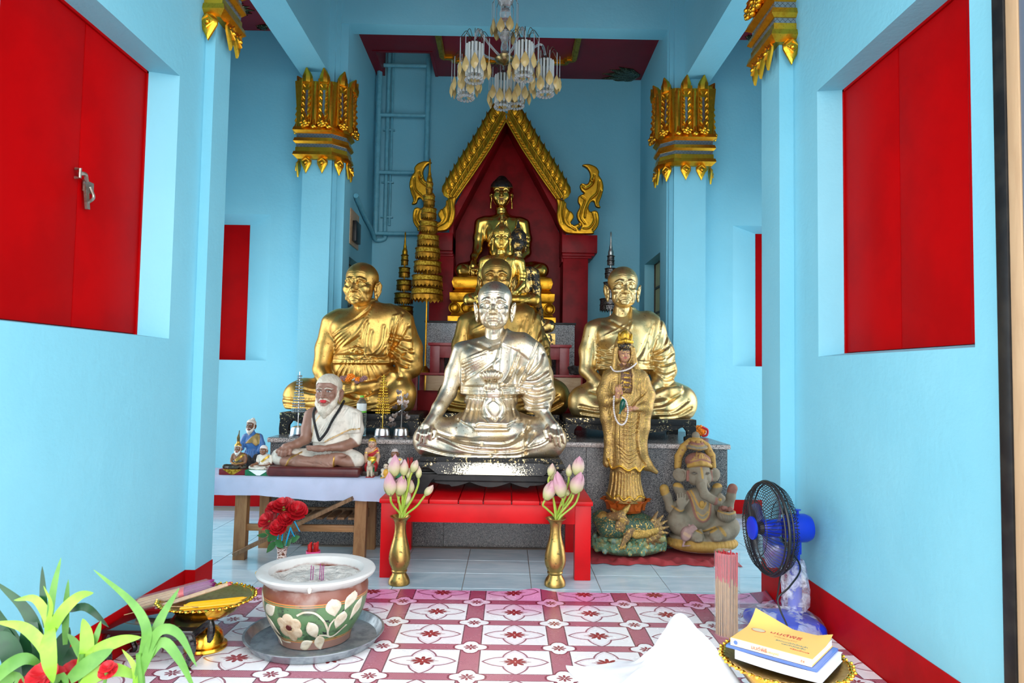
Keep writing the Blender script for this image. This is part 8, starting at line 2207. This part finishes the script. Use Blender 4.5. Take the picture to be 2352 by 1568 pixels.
MB().tube([(nk.x - .014, nk.y - .022, nz_ - .15), (nk.x - .014, nk.y - .018, nz_ - .15)], .009, 12).build('screw', 'steel', FN)
MB().tube([(nk.x, nk.y, .05), (nk.x, nk.y, nz_ - .17)], [.034, .03], 20).build('pole', 'fan_blue', FN)
FBX = min(nk.x, 1.36); s = Sculpt((FBX - .19, nk.y - .16, -.01), (FBX + .19, nk.y + .16, .09), .006); s.box((FBX, nk.y, .02), (.16, .135, .035), .03, .02); s.ell((FBX, nk.y, .045), (.09, .09, .035), .03); s.plane(.004); g = s.net(); raw('base', g[0], g[1], 'fan_blue', FN)
# milky bag around the pole and clear wrap over the base
m, b = mat('bag_plastic', (.80, .84, .92), .25); nd = X.nt.nodes; tb_ = nd.new('ShaderNodeBsdfTransparent'); mx = nd.new('ShaderNodeMixShader'); nz = xnoise(xcoord(), 20, 3, .6, .4)
X.nt.links.new((xss(nz, .38, .66) * .55 + .2).s, mx.inputs[0]); X.nt.links.new(tb_.outputs[0], mx.inputs[1]); X.nt.links.new(b.outputs[0], mx.inputs[2]); X.nt.links.new(mx.outputs[0], nd['Material Output'].inputs[0]); link(b, 'Normal', xbump(nz, .8, .02))
m, b = mat('wrap_plastic', (.80, .84, .88), .06); nd = X.nt.nodes; tb_ = nd.new('ShaderNodeBsdfTransparent'); mx = nd.new('ShaderNodeMixShader'); nz = xnoise(xcoord(), 14, 3, .6, .5)
X.nt.links.new((xss(nz, .52, .62) * .35 + .10).s, mx.inputs[0]); X.nt.links.new(tb_.outputs[0], mx.inputs[1]); X.nt.links.new(b.outputs[0], mx.inputs[2]); X.nt.links.new(mx.outputs[0], nd['Material Output'].inputs[0]); link(b, 'Normal', xbump(nz, 1.0, .03))
jit = lambda a, i: 1 + .10 * math.sin(a * 3 + i * 1.3) + .06 * math.sin(a * 7 - i * 2.1) + .04 * math.sin(a * 13 + i)
MB().lathe([(.055, .09), (.062, .11), (.064, .15), (.060, .19), (.063, .23), (.058, .27), (.048, .30), (.036, .325), (.035, .33)], (nk.x, nk.y, 0), 40, cap0=False, cap1=False, jit=jit).build('milky_bag', 'bag_plastic', FN)
MB().lathe([(.215, .006), (.20, .03), (.178, .065), (.13, .085), (.075, .10), (.05, .12)], (FBX - .02, nk.y - .01, 0), 48, 1, .9, cap0=False, cap1=False, jit=lambda a, i: 1 + (.07 * math.sin(a * 5 + i * 2) + .04 * math.sin(a * 11 - i)) * (1 if math.cos(a) < .3 else .3)).build('clear_wrap', 'wrap_plastic', FN)
b = MB(); c0 = fl_(0, .10, .06)
b.tube(bez([c0, fl_(0, .09, .075), fl_(-.02, .095, .04), fl_(-.03, .09, -.06), P(1838, 1300, 3.30), P(1815, 1345, 3.22), P(1788, 1372, 3.20), P(1792, 1400, 3.18), P(1806, 1432, 3.16), P(1812, 1455, 3.14)], 6), .0042, 8); b.tube(bez([P(1793, 1315, 3.30), P(1789, 1345, 3.26), P(1784, 1378, 3.22)], 5), .0035, 8); b.build('power_cord', 'fan_black', FN)

# ================================================================== tall bundle of incense in a clear tube
IC = Vector((1.052, 3.27, 0)); IH = P(1678, 1266, 3.27)[2]; t = thing('incense_bundle', 'tall bundle of tan incense with red tips in a clear plastic sleeve', 'incense', IC)
noisy('incense_tan', (.50, .30, .14), (.40, .23, .10), .75, scale=60); noisy('incense_red', (.58, .035, .045), (.45, .02, .03), .6, scale=60)
bt, br = MB(), MB(); k = 0
for i in range(130):
 r = .050 * math.sqrt((i + .5) / 130); a = i * 2.399; x, y = IC.x + r * math.cos(a), IC.y + r * math.sin(a); dx, dy = random.uniform(-.006, .006), random.uniform(-.006, .006); zs_ = IH * (.66 + random.uniform(-.06, .05)); zt_ = IH * (.985 + random.uniform(-.03, .01))
 bt.tube([(x, y, .002), (x + dx * .6, y + dy * .6, zs_)], .0028, 5); br.tube([(x + dx * .6, y + dy * .6, zs_), (x + dx, y + dy, zt_)], .0022, 5)
bt.build('incense_stems', 'incense_tan', t, kind='stuff'); br.build('incense_tips', 'incense_red', t, kind='stuff')
m, b = mat('clear_sleeve', (.85, .88, .9), .05); nd = X.nt.nodes; tb_ = nd.new('ShaderNodeBsdfTransparent'); mx = nd.new('ShaderNodeMixShader'); mx.inputs[0].default_value = .14
X.nt.links.new(tb_.outputs[0], mx.inputs[1]); X.nt.links.new(b.outputs[0], mx.inputs[2]); X.nt.links.new(mx.outputs[0], nd['Material Output'].inputs[0])
MB().lathe([(.059, .002), (.059, IH), (.0585, IH)], IC, 36, cap0=False, cap1=False).build('sleeve', 'clear_sleeve', t)

# ================================================================== footed gold trays, candles, incense packs, black table
def phan(label, c, R, H, tiltseg=48):
 t = thing('footed_tray', label, 'tray', c); q = lambda rows: [(r * R, z * H) for r, z in rows]
 MB().lathe(q([(.46, 0), (.48, .03), (.47, .08), (.40, .10), (.40, .14), (.36, .30), (.26, .40), (.17, .44), (.13, .48), (.17, .52), (.15, .55), (.16, .58)]), c, 40).build('foot', 'gold_tray', t)
 MB().lathe(q([(.16, .58), (.45, .64), (.66, .74), (.76, .86), (.80, .92), (.78, .93), (.62, .80), (.3, .72), (.001, .71)]), c, tiltseg).build('bowl', 'gold_tray', t)
 MB().lathe(q([(.78, .92), (.84, .94), (1.0, .99), (1.0, 1.01), (.84, .96), (.78, .94)]), c, 72, jit=lambda a, i: 1 + (.03 * abs(math.sin(a * 9)) if i in (2, 3) else 0)).build('rim', 'gold_glitter2', t)
 for k in range(48):
  a = 2 * math.pi * k / 48; r = R * (1.0 + .03 * abs(math.sin(a * 9))); b = MB()
  if k == 0: b.ball((0, 0, 0), .008, 8, 5, 1, 1.5, .8); b.ball((.01, 0, .002), .006, 6, 4); PROTO['phan_bead%s' % R] = None; o = b.build('rim_bead', 'gold_tray', t); PROTO['phan_bead%s' % R] = o.data; o.location = (r, 0, H * 1.0); o.data.transform(Matrix.Translation(t.location)); continue
  share(PROTO['phan_bead%s' % R], 'rim_bead', t, (r * math.cos(a), r * math.sin(a), H * 1.0), (0, 0, a))
 return t
gold('gold_glitter2', (.62, .36, .10), (.5, .26, .06), (.3, .14, .02), .3, .45, 60, bump=.5)
p1 = (-1.285, 3.02, .004); phan('gold footed tray of candles and incense by the side wall', p1, .185, .215)
mat('candle_yellow', (.85, .45, .005), .4); mat('red_tape', (.6, .01, .015), .35); mat('wick', (.7, .65, .5), .8)
zc0 = .175
cm = proto('candle', MB().tube([(-.11, 0, 0), (.10, 0, 0), (.108, 0, 0), (.118, 0, .001)], [.0052, .0052, .0028, .0006], 8), 'candle_yellow')
for k in range(16):
 r_, l_ = k % 8, k // 8
 o = share(cm, 'candle', None, (p1[0] + .05 + random.uniform(-.006, .006), p1[1] - .10 + r_ * .0105 + l_ * .004, zc0 + .028 + l_ * .010), (0, 0, math.radians(22) + random.uniform(-.03, .03)))
 tag(o, 'thin yellow candle lying on the gold footed tray', 'candle', 'yellow candles on the tray')
noisy('stick_magenta', (.26, .006, .16), (.18, .003, .10), .6, scale=50)
def pack(label, a, b_, R, n, split, mtip, band=None, sleeve=True):
 a, b_ = Vector(a), Vector(b_); t = thing('incense_pack', label, 'incense', a); d = (b_ - a); ax = d.normalized(); x = ax.cross(Vector((0, 0, 1))).normalized(); y = x.cross(ax)
 s1, s2 = MB(), MB()
 for i in range(n):
  r = R * math.sqrt((i + .5) / n); q = i * 2.399; o = x * r * math.cos(q) + y * r * math.sin(q) * .55; e = random.uniform(-.01, .01)
  m_ = a + d * split + o; s1.tube([a + o + ax * e, m_], .0026, 5); s2.tube([m_, b_ + o + ax * e], .002, 5)
 s1.build('incense_stems', 'incense_tan', t, kind='stuff'); s2.build('incense_tips', mtip, t, kind='stuff')
 if band:
  b = MB(); ring = [a + d * .56 + x * R * 1.06 * math.cos(q) + y * R * .62 * math.sin(q) for q in [2 * math.pi * k / 24 for k in range(24)]]; ring2 = [p + d * .07 for p in ring]
  b.add(ring + ring2, [(k, (k + 1) % 24, 24 + (k + 1) % 24, 24 + k) for k in range(24)]).build('band', band, t)
 if sleeve:
  vs = [a - ax * .02 + d * q * 1.08 + x * R * (1.25 if 0 < q < 1 else 1.0) * math.cos(w_) + y * R * (.85 if 0 < q < 1 else .3) * math.sin(w_) for q in (0, .08, .5, .92, 1.0) for w_ in [2 * math.pi * k / 20 for k in range(20)]]
  raw('sleeve', vs, [(i * 20 + k, i * 20 + (k + 1) % 20, i * 20 + 20 + (k + 1) % 20, i * 20 + 20 + k) for i in range(4) for k in range(20)], 'clear_sleeve', t)
 return t
pack('plastic-wrapped pack of tan and purple incense lying on the gold tray', P(316, 1388, 2.98), P(488, 1342, 3.06), .036, 70, .60, 'stick_magenta', 'red_tape')
pack('thin pack of orange incense beside the yellow candles', P(368, 1392, 2.93), P(528, 1340, 3.02), .011, 16, .97, 'incense_red', None, True)
for i, (a_, b2) in enumerate((((352, 1391), (455, 1394)), ((285, 1412), (330, 1400)))):
 w1, w2 = Vector(P(*a_, 2.90)), Vector(P(*b2, 2.90)); o = MB().tube([w1, w2], .002, 6).build('loose_incense', 'incense_tan' if i < 2 else 'incense_red', None, loc=w1); tag(o, ('loose incense stick lying across the yellow candles', 'loose incense end poking out below the plastic-wrapped pack')[i], 'incense')
mat('black_gloss', (.008, .008, .009), .06, coat=.5)
t = thing('black_table', 'small low black lacquered table with curved legs', 'table', (-1.41, 2.95, 0)); TZ = .165
tx0, tx1, ty0, ty1 = -1.585, -1.245, 2.785, 2.985
MB().bbox(tx0 - .012, ty0 - .012, TZ - .016, tx1 + .012, ty1 + .012, TZ, .005).build('table_top', 'black_gloss', t)

MB().bbox(tx0, ty0, TZ - .045, tx1, ty1, TZ - .016, .004).build('apron', 'black_gloss', t)
for xx, sg in ((tx0 + .012, -1), (tx1 - .012, 1)):
 for yy in (ty0 + .012, ty1 - .012): MB().tube(bez([(xx, yy, TZ - .02), (xx + sg * .014, yy, TZ - .06), (xx + sg * .004, yy, .05), (xx - sg * .008, yy, .018), (xx + sg * .004, yy, .001)], 5), [.016] * 11 + [.012] * 5 + [.011] * 4 + [.013], 8).build('leg', 'black_gloss', t)

# ================================================================== books on a gold tray, white cloth, orange cloth
p2 = (.945, 2.33, .004); phan('gold footed tray carrying a stack of books', p2, .195, .262)
mat('cover_yellow', (.80, .47, .12), .45); mat('spine_cream', (.80, .66, .42), .5); mat('paper', (.74, .76, .74), .8); mat('cover_blue', (.10, .18, .52), .25); mat('cover_white', (.78, .78, .83), .4); mat('ink_red', (.42, .02, .03), .6); mat('ink_green', (.05, .16, .17), .6); mat('ink_brown', (.5, .25, .08), .6); mat('emblem', (.55, .50, .33), .5)
def book(label, c, L, W_, T_, ang, cover, spine, curl=0.0, warp=.0):
 """L along the spine (local x), W_ across (local y), spine at y = 0 facing the viewer"""
 t = thing('book', label, 'book', c, None, ang)
 def tf(x, y, z): return (x, y, z)
 n = 16; vs, fs = [], []
 def sheet(z0, th, x0, x1, y0, y1, cl):
  vs, fs = [], []
  for i in range(n + 1):
   for j in range(n + 1):
    u, w_ = i / n, j / n; z = z0 - warp * math.sin(u * math.pi) + cl * (max(0, w_ - .62) ** 1.6) * (max(0, .5 - u) * .75 + max(0, u - .80) * .7)
    vs.append((x0 + (x1 - x0) * u, y0 + (y1 - y0) * w_, z));
  m_ = len(vs); vs += [(a, b2, z + th) for a, b2, z in vs]
  for i in range(n):
   for j in range(n): a = i * (n + 1) + j; fs.append((a, a + 1, a + n + 2, a + n + 1)); fs.append((m_ + a, m_ + a + n + 1, m_ + a + n + 2, m_ + a + 1))
  for i in range(n):
   for a, b2 in ((i * (n + 1), (i + 1) * (n + 1)), (i * (n + 1) + n, (i + 1) * (n + 1) + n), (i, i + 1), (n * (n + 1) + i, n * (n + 1) + i + 1)): fs.append((a, b2, m_ + b2, m_ + a))
  return vs, fs
 off = Vector(c)
 def mk(name, m_, g): o = raw(name, np.array(g[0]) + np.array(off), g[1], m_, t, 30); return o
 mk('pages', 'paper', sheet(.002, T_ - .004, .003, L - .003, .002, W_ - .003, 0)); mk('back_cover', cover, sheet(0, .002, 0, L, 0, W_, 0)); mk('front_cover', cover, sheet(T_ - .002, .0015, 0, L, 0, W_, curl)); mk('spine', spine, sheet(0, T_, 0, L, -.002, .001, 0))
 return t
def text(name, body, size, loc, rot, m_, parent, align='LEFT', sx=1.0):
 cu_ = bpy.data.curves.new(name, 'FONT'); cu_.body = body; cu_.size = size; cu_.align_x = align; cu_.extrude = .0003; o = bpy.data.objects.new(name, cu_); COL.objects.link(o); bpy.context.view_layer.update()
 me = bpy.data.meshes.new_from_object(o.evaluated_get(bpy.context.evaluated_depsgraph_get())); me.materials.clear(); me.materials.append(MATS[m_]); bpy.data.objects.remove(o)
 o = bpy.data.objects.new(name, me); COL.objects.link(o); o.parent = parent; o.location = loc; o.rotation_euler = rot; o.scale = (sx, 1, 1); return o
zb_ = .268; A = math.radians(-41)
bx, by = .768, 2.335
book('thick white-covered book at the bottom of the stack', (bx + .008, by - .008, zb_), .275, .225, .030, A, 'cover_white', 'cover_white', warp=.004)
book('thin blue book in the middle of the stack', (bx - .016, by + .010, zb_ + .031), .292, .228, .008, A, 'cover_blue', 'cover_blue')
bk = book('yellow prayer book with red title on top of the stack', (bx - .002, by + .006, zb_ + .040), .262, .222, .024, A, 'cover_yellow', 'spine_cream', .55)
TZ_ = .0238
text('title_print', 'มนต์พิธี', .034, (.080, .135, TZ_), (0, 0, math.radians(0)), 'ink_red', bk); text('subtitle_print', 'ฉบับสมบูรณ์', .015, (.105, .108, TZ_), (0, 0, 0), 'ink_brown', bk)
text('line_print', 'สวดมนต์ทำวัตรเช้า', .014, (.120, .080, TZ_), (0, 0, 0), 'ink_green', bk); text('line_print', 'และทำวัตรเย็น', .014, (.145, .060, TZ_), (0, 0, 0), 'ink_green', bk); text('line_print', 'พร้อมคำแปล', .012, (.180, .038, TZ_), (0, 0, 0), 'ink_red', bk)
MB().lathe([(.001, 0), (.017, 0), (.017, .0006), (.001, .0006)], Vector((.045, .130, TZ_)) + bk.location, 28, 1.35, .9).build('emblem_print', 'emblem', bk); MB().lathe([(.0165, 0), (.0178, 0), (.0178, .0008), (.0165, .0008)], Vector((.045, .130, TZ_)) + bk.location, 28, 1.35, .9, cap0=False, cap1=False).build('emblem_ring', 'ink_red', bk)
text('spine_title', 'มนต์พิธี', .017, (.070, -.0024, .006), (math.pi / 2, 0, 0), 'ink_red', bk); text('spine_print', 'ฉบับสมบูรณ์', .010, (.110, -.0024, .007), (math.pi / 2, 0, 0), 'ink_brown', bk); text('spine_print', '๕๙', .012, (.228, -.0024, .007), (math.pi / 2, 0, 0), 'ink_red', bk)
MB().tube([Vector((.018, -.0015, .012)) + bk.location, Vector((.018, -.0028, .012)) + bk.location], .007, 16).build('spine_emblem', 'cover_blue', bk)
m, b = mat('bright_cloth', (.86, .87, .90), .75); v = xcoord(); link(b, 'Normal', xbump(xnoise(v, 7, 3) + xnoise(v, 300, 2) * .06, .3, .02))
vs, fs = [], []; n1, n2 = 70, 60
def bump(x, y, cx_, cy_, sx_, sy_): return math.exp(-((x - cx_) / sx_) ** 2 - ((y - cy_) / sy_) ** 2)
for i in range(n1 + 1):
 for j in range(n2 + 1):
  x = .28 + .62 * i / n1; y = 2.05 + .86 * j / n2; q = (y - 2.42)
  z = .265 * bump(x, y, .665, 2.58, .115, .24) + .13 * bump(x, y, .78, 2.44, .10, .26) + .09 * bump(x, y, .50, 2.34, .13, .3)
  z += (.014 * math.sin((x - .655) * 34 + q * 6) + .008 * math.sin((x + y) * 52)) * min(1, z * 9)
  e = min(1, i / 6, (n1 - i) / 6, (n2 - j) / 6); vs.append((x + .02 * math.sin(y * 19), y + .03 * math.sin(x * 14), max(.006, z * e + .006)))
for i in range(n1):
 for j in range(n2): a = i * (n2 + 1) + j; fs.append((a, a + 1, a + n2 + 2, a + n2 + 1))
o = raw('white_fabric', vs, fs, 'bright_cloth', None, True, (.65, 2.4, 0)); tag(o, 'heap of bright white cloth next to the tray of books', 'cloth')
m, b = mat('orange_cloth', (.62, .20, .015), .5); v = xcoord(); c = xsep(v); d = c[0] * .93 + c[1] * .37; nz = xnoise(v, 90, 2)
band = (xabs(d + .012) < .020); b2_ = (xabs(d + .085) < .012); cl = xmix(xss(xnoise(v, 9, 3), .4, .7), (.62, .21, .015), (.52, .15, .01)); cl = xmix(band, cl, xmix(xss(nz, .45, .55), (.10, .05, .06), (.40, .22, .10))); cl = xmix(b2_, cl, xmix(xss(nz, .45, .55), (.16, .11, .02), (.34, .25, .06)))
link(b, 'Base Color', cl); link(b, 'Normal', xbump(xnoise(v, 6, 3), .3, .02))
vs, fs = [], []
for i in range(25):
 for j in range(25):
  x = .98 + .54 * i / 24; y = 2.04 + .62 * j / 24; vs.append((min(x, 1.533) - .10 * (j / 24) * (i < 12) * (1 - i / 12) * 0, y - .02 * math.sin(x * 20), .012 + .008 * math.sin(x * 17 + y * 9) + .012 * (i > 20)))
for i in range(24):
 for j in range(24): a = i * 25 + j; fs.append((a, a + 1, a + 26, a + 25))
o = raw('orange_cloth', vs, fs, 'orange_cloth', None, True, (1.30, 2.35, 0)); tag(o, 'orange cloth with patterned bands lying by the red skirting', 'cloth')

# ================================================================== potted plant and red flowers outside the door
PY_ = 1.72; pp = thing('potted_plant', 'leafy green potted plant with long arching leaves by the doorway', 'plant', (-1.05, 1.70, -.3))
noisy('leaf_light', (.16, .36, .015), (.24, .42, .03), .4, scale=14); noisy('leaf_mid', (.06, .20, .02), (.10, .26, .035), .4, scale=14); noisy('leaf_dark', (.006, .045, .016), (.012, .07, .022), .3, scale=14); noisy('terracotta', (.30, .12, .06), (.24, .09, .045), .8, scale=12)
MB().lathe([(.14, 0), (.15, .02), (.20, .30), (.215, .31), (.215, .36), (.20, .36), (.19, .30), (.001, .29)], (-1.05, 1.70, -.3), 36).build('pot', 'terracotta', pp)
def strap(pts, w, m_, Y, tw=0):
 c = bez([P(u, v_, Y + d) for u, v_, d in pts], 6); vs, fs = [], []; n = len(c)
 for i, q in enumerate(c):
  t = i / (n - 1); hw = w * Y / F * (math.sin(math.pi * min(.98, .18 + .80 * t)) ** .8 if t < .97 else .04); tg = Vector(c[min(i + 1, n - 1)] - c[max(i - 1, 0)]).normalized(); sd = tg.cross(Vector((.15, -1, .35 + tw))).normalized(); up = sd.cross(tg)
  for j in (-1, 0, 1): vs.append(Vector(q) + sd * hw * j + up * (.18 * hw * abs(j)))
 for i in range(n - 1):
  for j in range(2): a = i * 3 + j; fs.append((a, a + 1, a + 4, a + 3))
 raw('leaf', vs, fs, m_, pp)
SL = [([(108, 1480, 0), (108, 1440, 0), (118, 1390, 0), (100, 1345, .0)], 5, 'leaf_light'), ([(112, 1470, 0), (110, 1420, .02), (80, 1375, .04), (32, 1378, .06)], 10, 'leaf_light'), ([(115, 1460, 0), (140, 1410, 0), (180, 1370, .02), (215, 1361, .04)], 13, 'leaf_light'), ([(112, 1450, .02), (122, 1360, .03), (140, 1280, .05)], 8, 'leaf_mid'), ([(105, 1440, .04), (100, 1370, .05), (97, 1300, .06)], 8, 'leaf_dark'), ([(116, 1445, 0), (112, 1480, -.04), (116, 1530, -.06), (122, 1568, -.05)], 17, 'leaf_light'), ([(110, 1510, 0), (90, 1470, .02), (50, 1438, .05), (-10, 1428, .06)], 13, 'leaf_light'), ([(-10, 1560, 0), (20, 1530, 0), (60, 1512, 0), (100, 1530, .02)], 15, 'leaf_mid'),
   ([(185, 1530, 0), (200, 1490, .0), (198, 1450, .02), (190, 1420, .03)], 15, 'leaf_light'), ([(190, 1520, 0), (230, 1490, 0), (280, 1470, .02), (325, 1463, .03)], 14, 'leaf_light'), ([(190, 1515, 0), (175, 1480, .02), (155, 1455, .04)], 9, 'leaf_mid'), ([(200, 1520, 0), (222, 1460, .02), (232, 1425, .03)], 7, 'leaf_mid'), ([(160, 1560, -.02), (210, 1520, -.02), (260, 1490, .0)], 17, 'leaf_mid'), ([(180, 1590, -.02), (220, 1550, -.02), (270, 1538, 0), (330, 1560, .02)], 16, 'leaf_light'),
   ([(305, 1600, 0), (330, 1500, 0), (336, 1440, 0), (300, 1380, .02), (215, 1308, .04)], 11, 'leaf_mid'), ([(318, 1560, 0), (345, 1490, 0), (370, 1420, .02), (412, 1350, .05)], 12, 'leaf_mid'), ([(330, 1520, 0), (365, 1450, .0), (410, 1455, .0), (452, 1530, -.02)], 11, 'leaf_mid'), ([(322, 1540, 0), (370, 1475, 0), (410, 1510, -.02), (450, 1590, -.02)], 11, 'leaf_mid'), ([(312, 1590, 0), (308, 1530, 0), (280, 1490, .02)], 6, 'leaf_light'),
   ([(60, 1600, .1), (40, 1500, .12), (0, 1430, .12), (-20, 1380, .12)], 20, 'leaf_dark'), ([(80, 1560, .1), (90, 1480, .1), (60, 1400, .12), (-10, 1335, .12)], 15, 'leaf_dark'), ([(70, 1560, .1), (75, 1500, .1), (70, 1450, .1), (80, 1420, .12)], 24, 'leaf_dark'), ([(110, 1560, .1), (140, 1490, .1), (160, 1440, .1)], 22, 'leaf_dark'), ([(20, 1560, .06), (30, 1510, .06), (10, 1470, .06), (-20, 1460, .06)], 24, 'leaf_dark'), ([(120, 1450, .06), (150, 1400, .08), (175, 1380, .1)], 12, 'leaf_dark'), ([(150, 1480, .06), (152, 1400, .08), (157, 1330, .1)], 8, 'leaf_mid'), ([(160, 1400, .1), (200, 1395, .1), (250, 1440, .1)], 9, 'leaf_dark'), ([(150, 1560, .08), (170, 1500, .08), (200, 1470, .1)], 16, 'leaf_dark'), ([(0, 1600, .02), (30, 1560, .02), (60, 1590, .02)], 18, 'leaf_mid'), ([(120, 1600, -.02), (140, 1560, -.02), (150, 1610, -.02)], 16, 'leaf_mid'), ([(50, 1560, .12), (20, 1480, .12), (15, 1440, .12)], 20, 'leaf_dark')]
for pts, w_, m_ in SL: strap(pts, w_, m_, PY_)
stems = MB()
for u in (110, 190, 320): a = P(u, 1500, PY_); stems.tube(bez([(-1.05 + (u - 150) * .0002, 1.70, -.01), (a[0], PY_, a[2] - .15), tuple(a)], 5), .008, 8)
stems.build('stems', 'leaf_mid', pp)
noisy('petal_red', (.62, .008, .02), (.50, .004, .012), .6, scale=30)
for i, (u, v_, r, lb) in enumerate(((95, 1540, 34, 'red artificial flower head lowest among the plant leaves'), (165, 1535, 34, 'red artificial flower head in the middle of the plant'), (245, 1520, 16, 'small red artificial flower near the black table'), (60, 1562, 26, 'red artificial flower head at the plant pot edge'))):
 c = P(u, v_ + 12, PY_ - .03 + .05 * (i % 2)); t = thing('red_flower', lb, 'flower', c); k = r * PY_ / F / .03
 for ring, (n_, sc, hz) in enumerate(((4, .4, .010), (6, .65, .004), (8, .95, -.004))):
  for q in range(n_):
   qq = Euler((math.radians(35), 0, 0)).to_quaternion() @ Quaternion((0, 0, 1), 2 * math.pi * q / n_ + ring) @ Quaternion((1, 0, 0), math.radians(8 + 22 * ring)); share(rp, 'petal', t, (0, 0, hz * k), qq.to_euler(), sc * k)
 MB().tube([(c[0], c[1], c[2] - .02 * k), (-1.05 + (u - 150) * .0003, 1.70, -.01)], .004, 6).build('stem', 'leaf_mid', t)
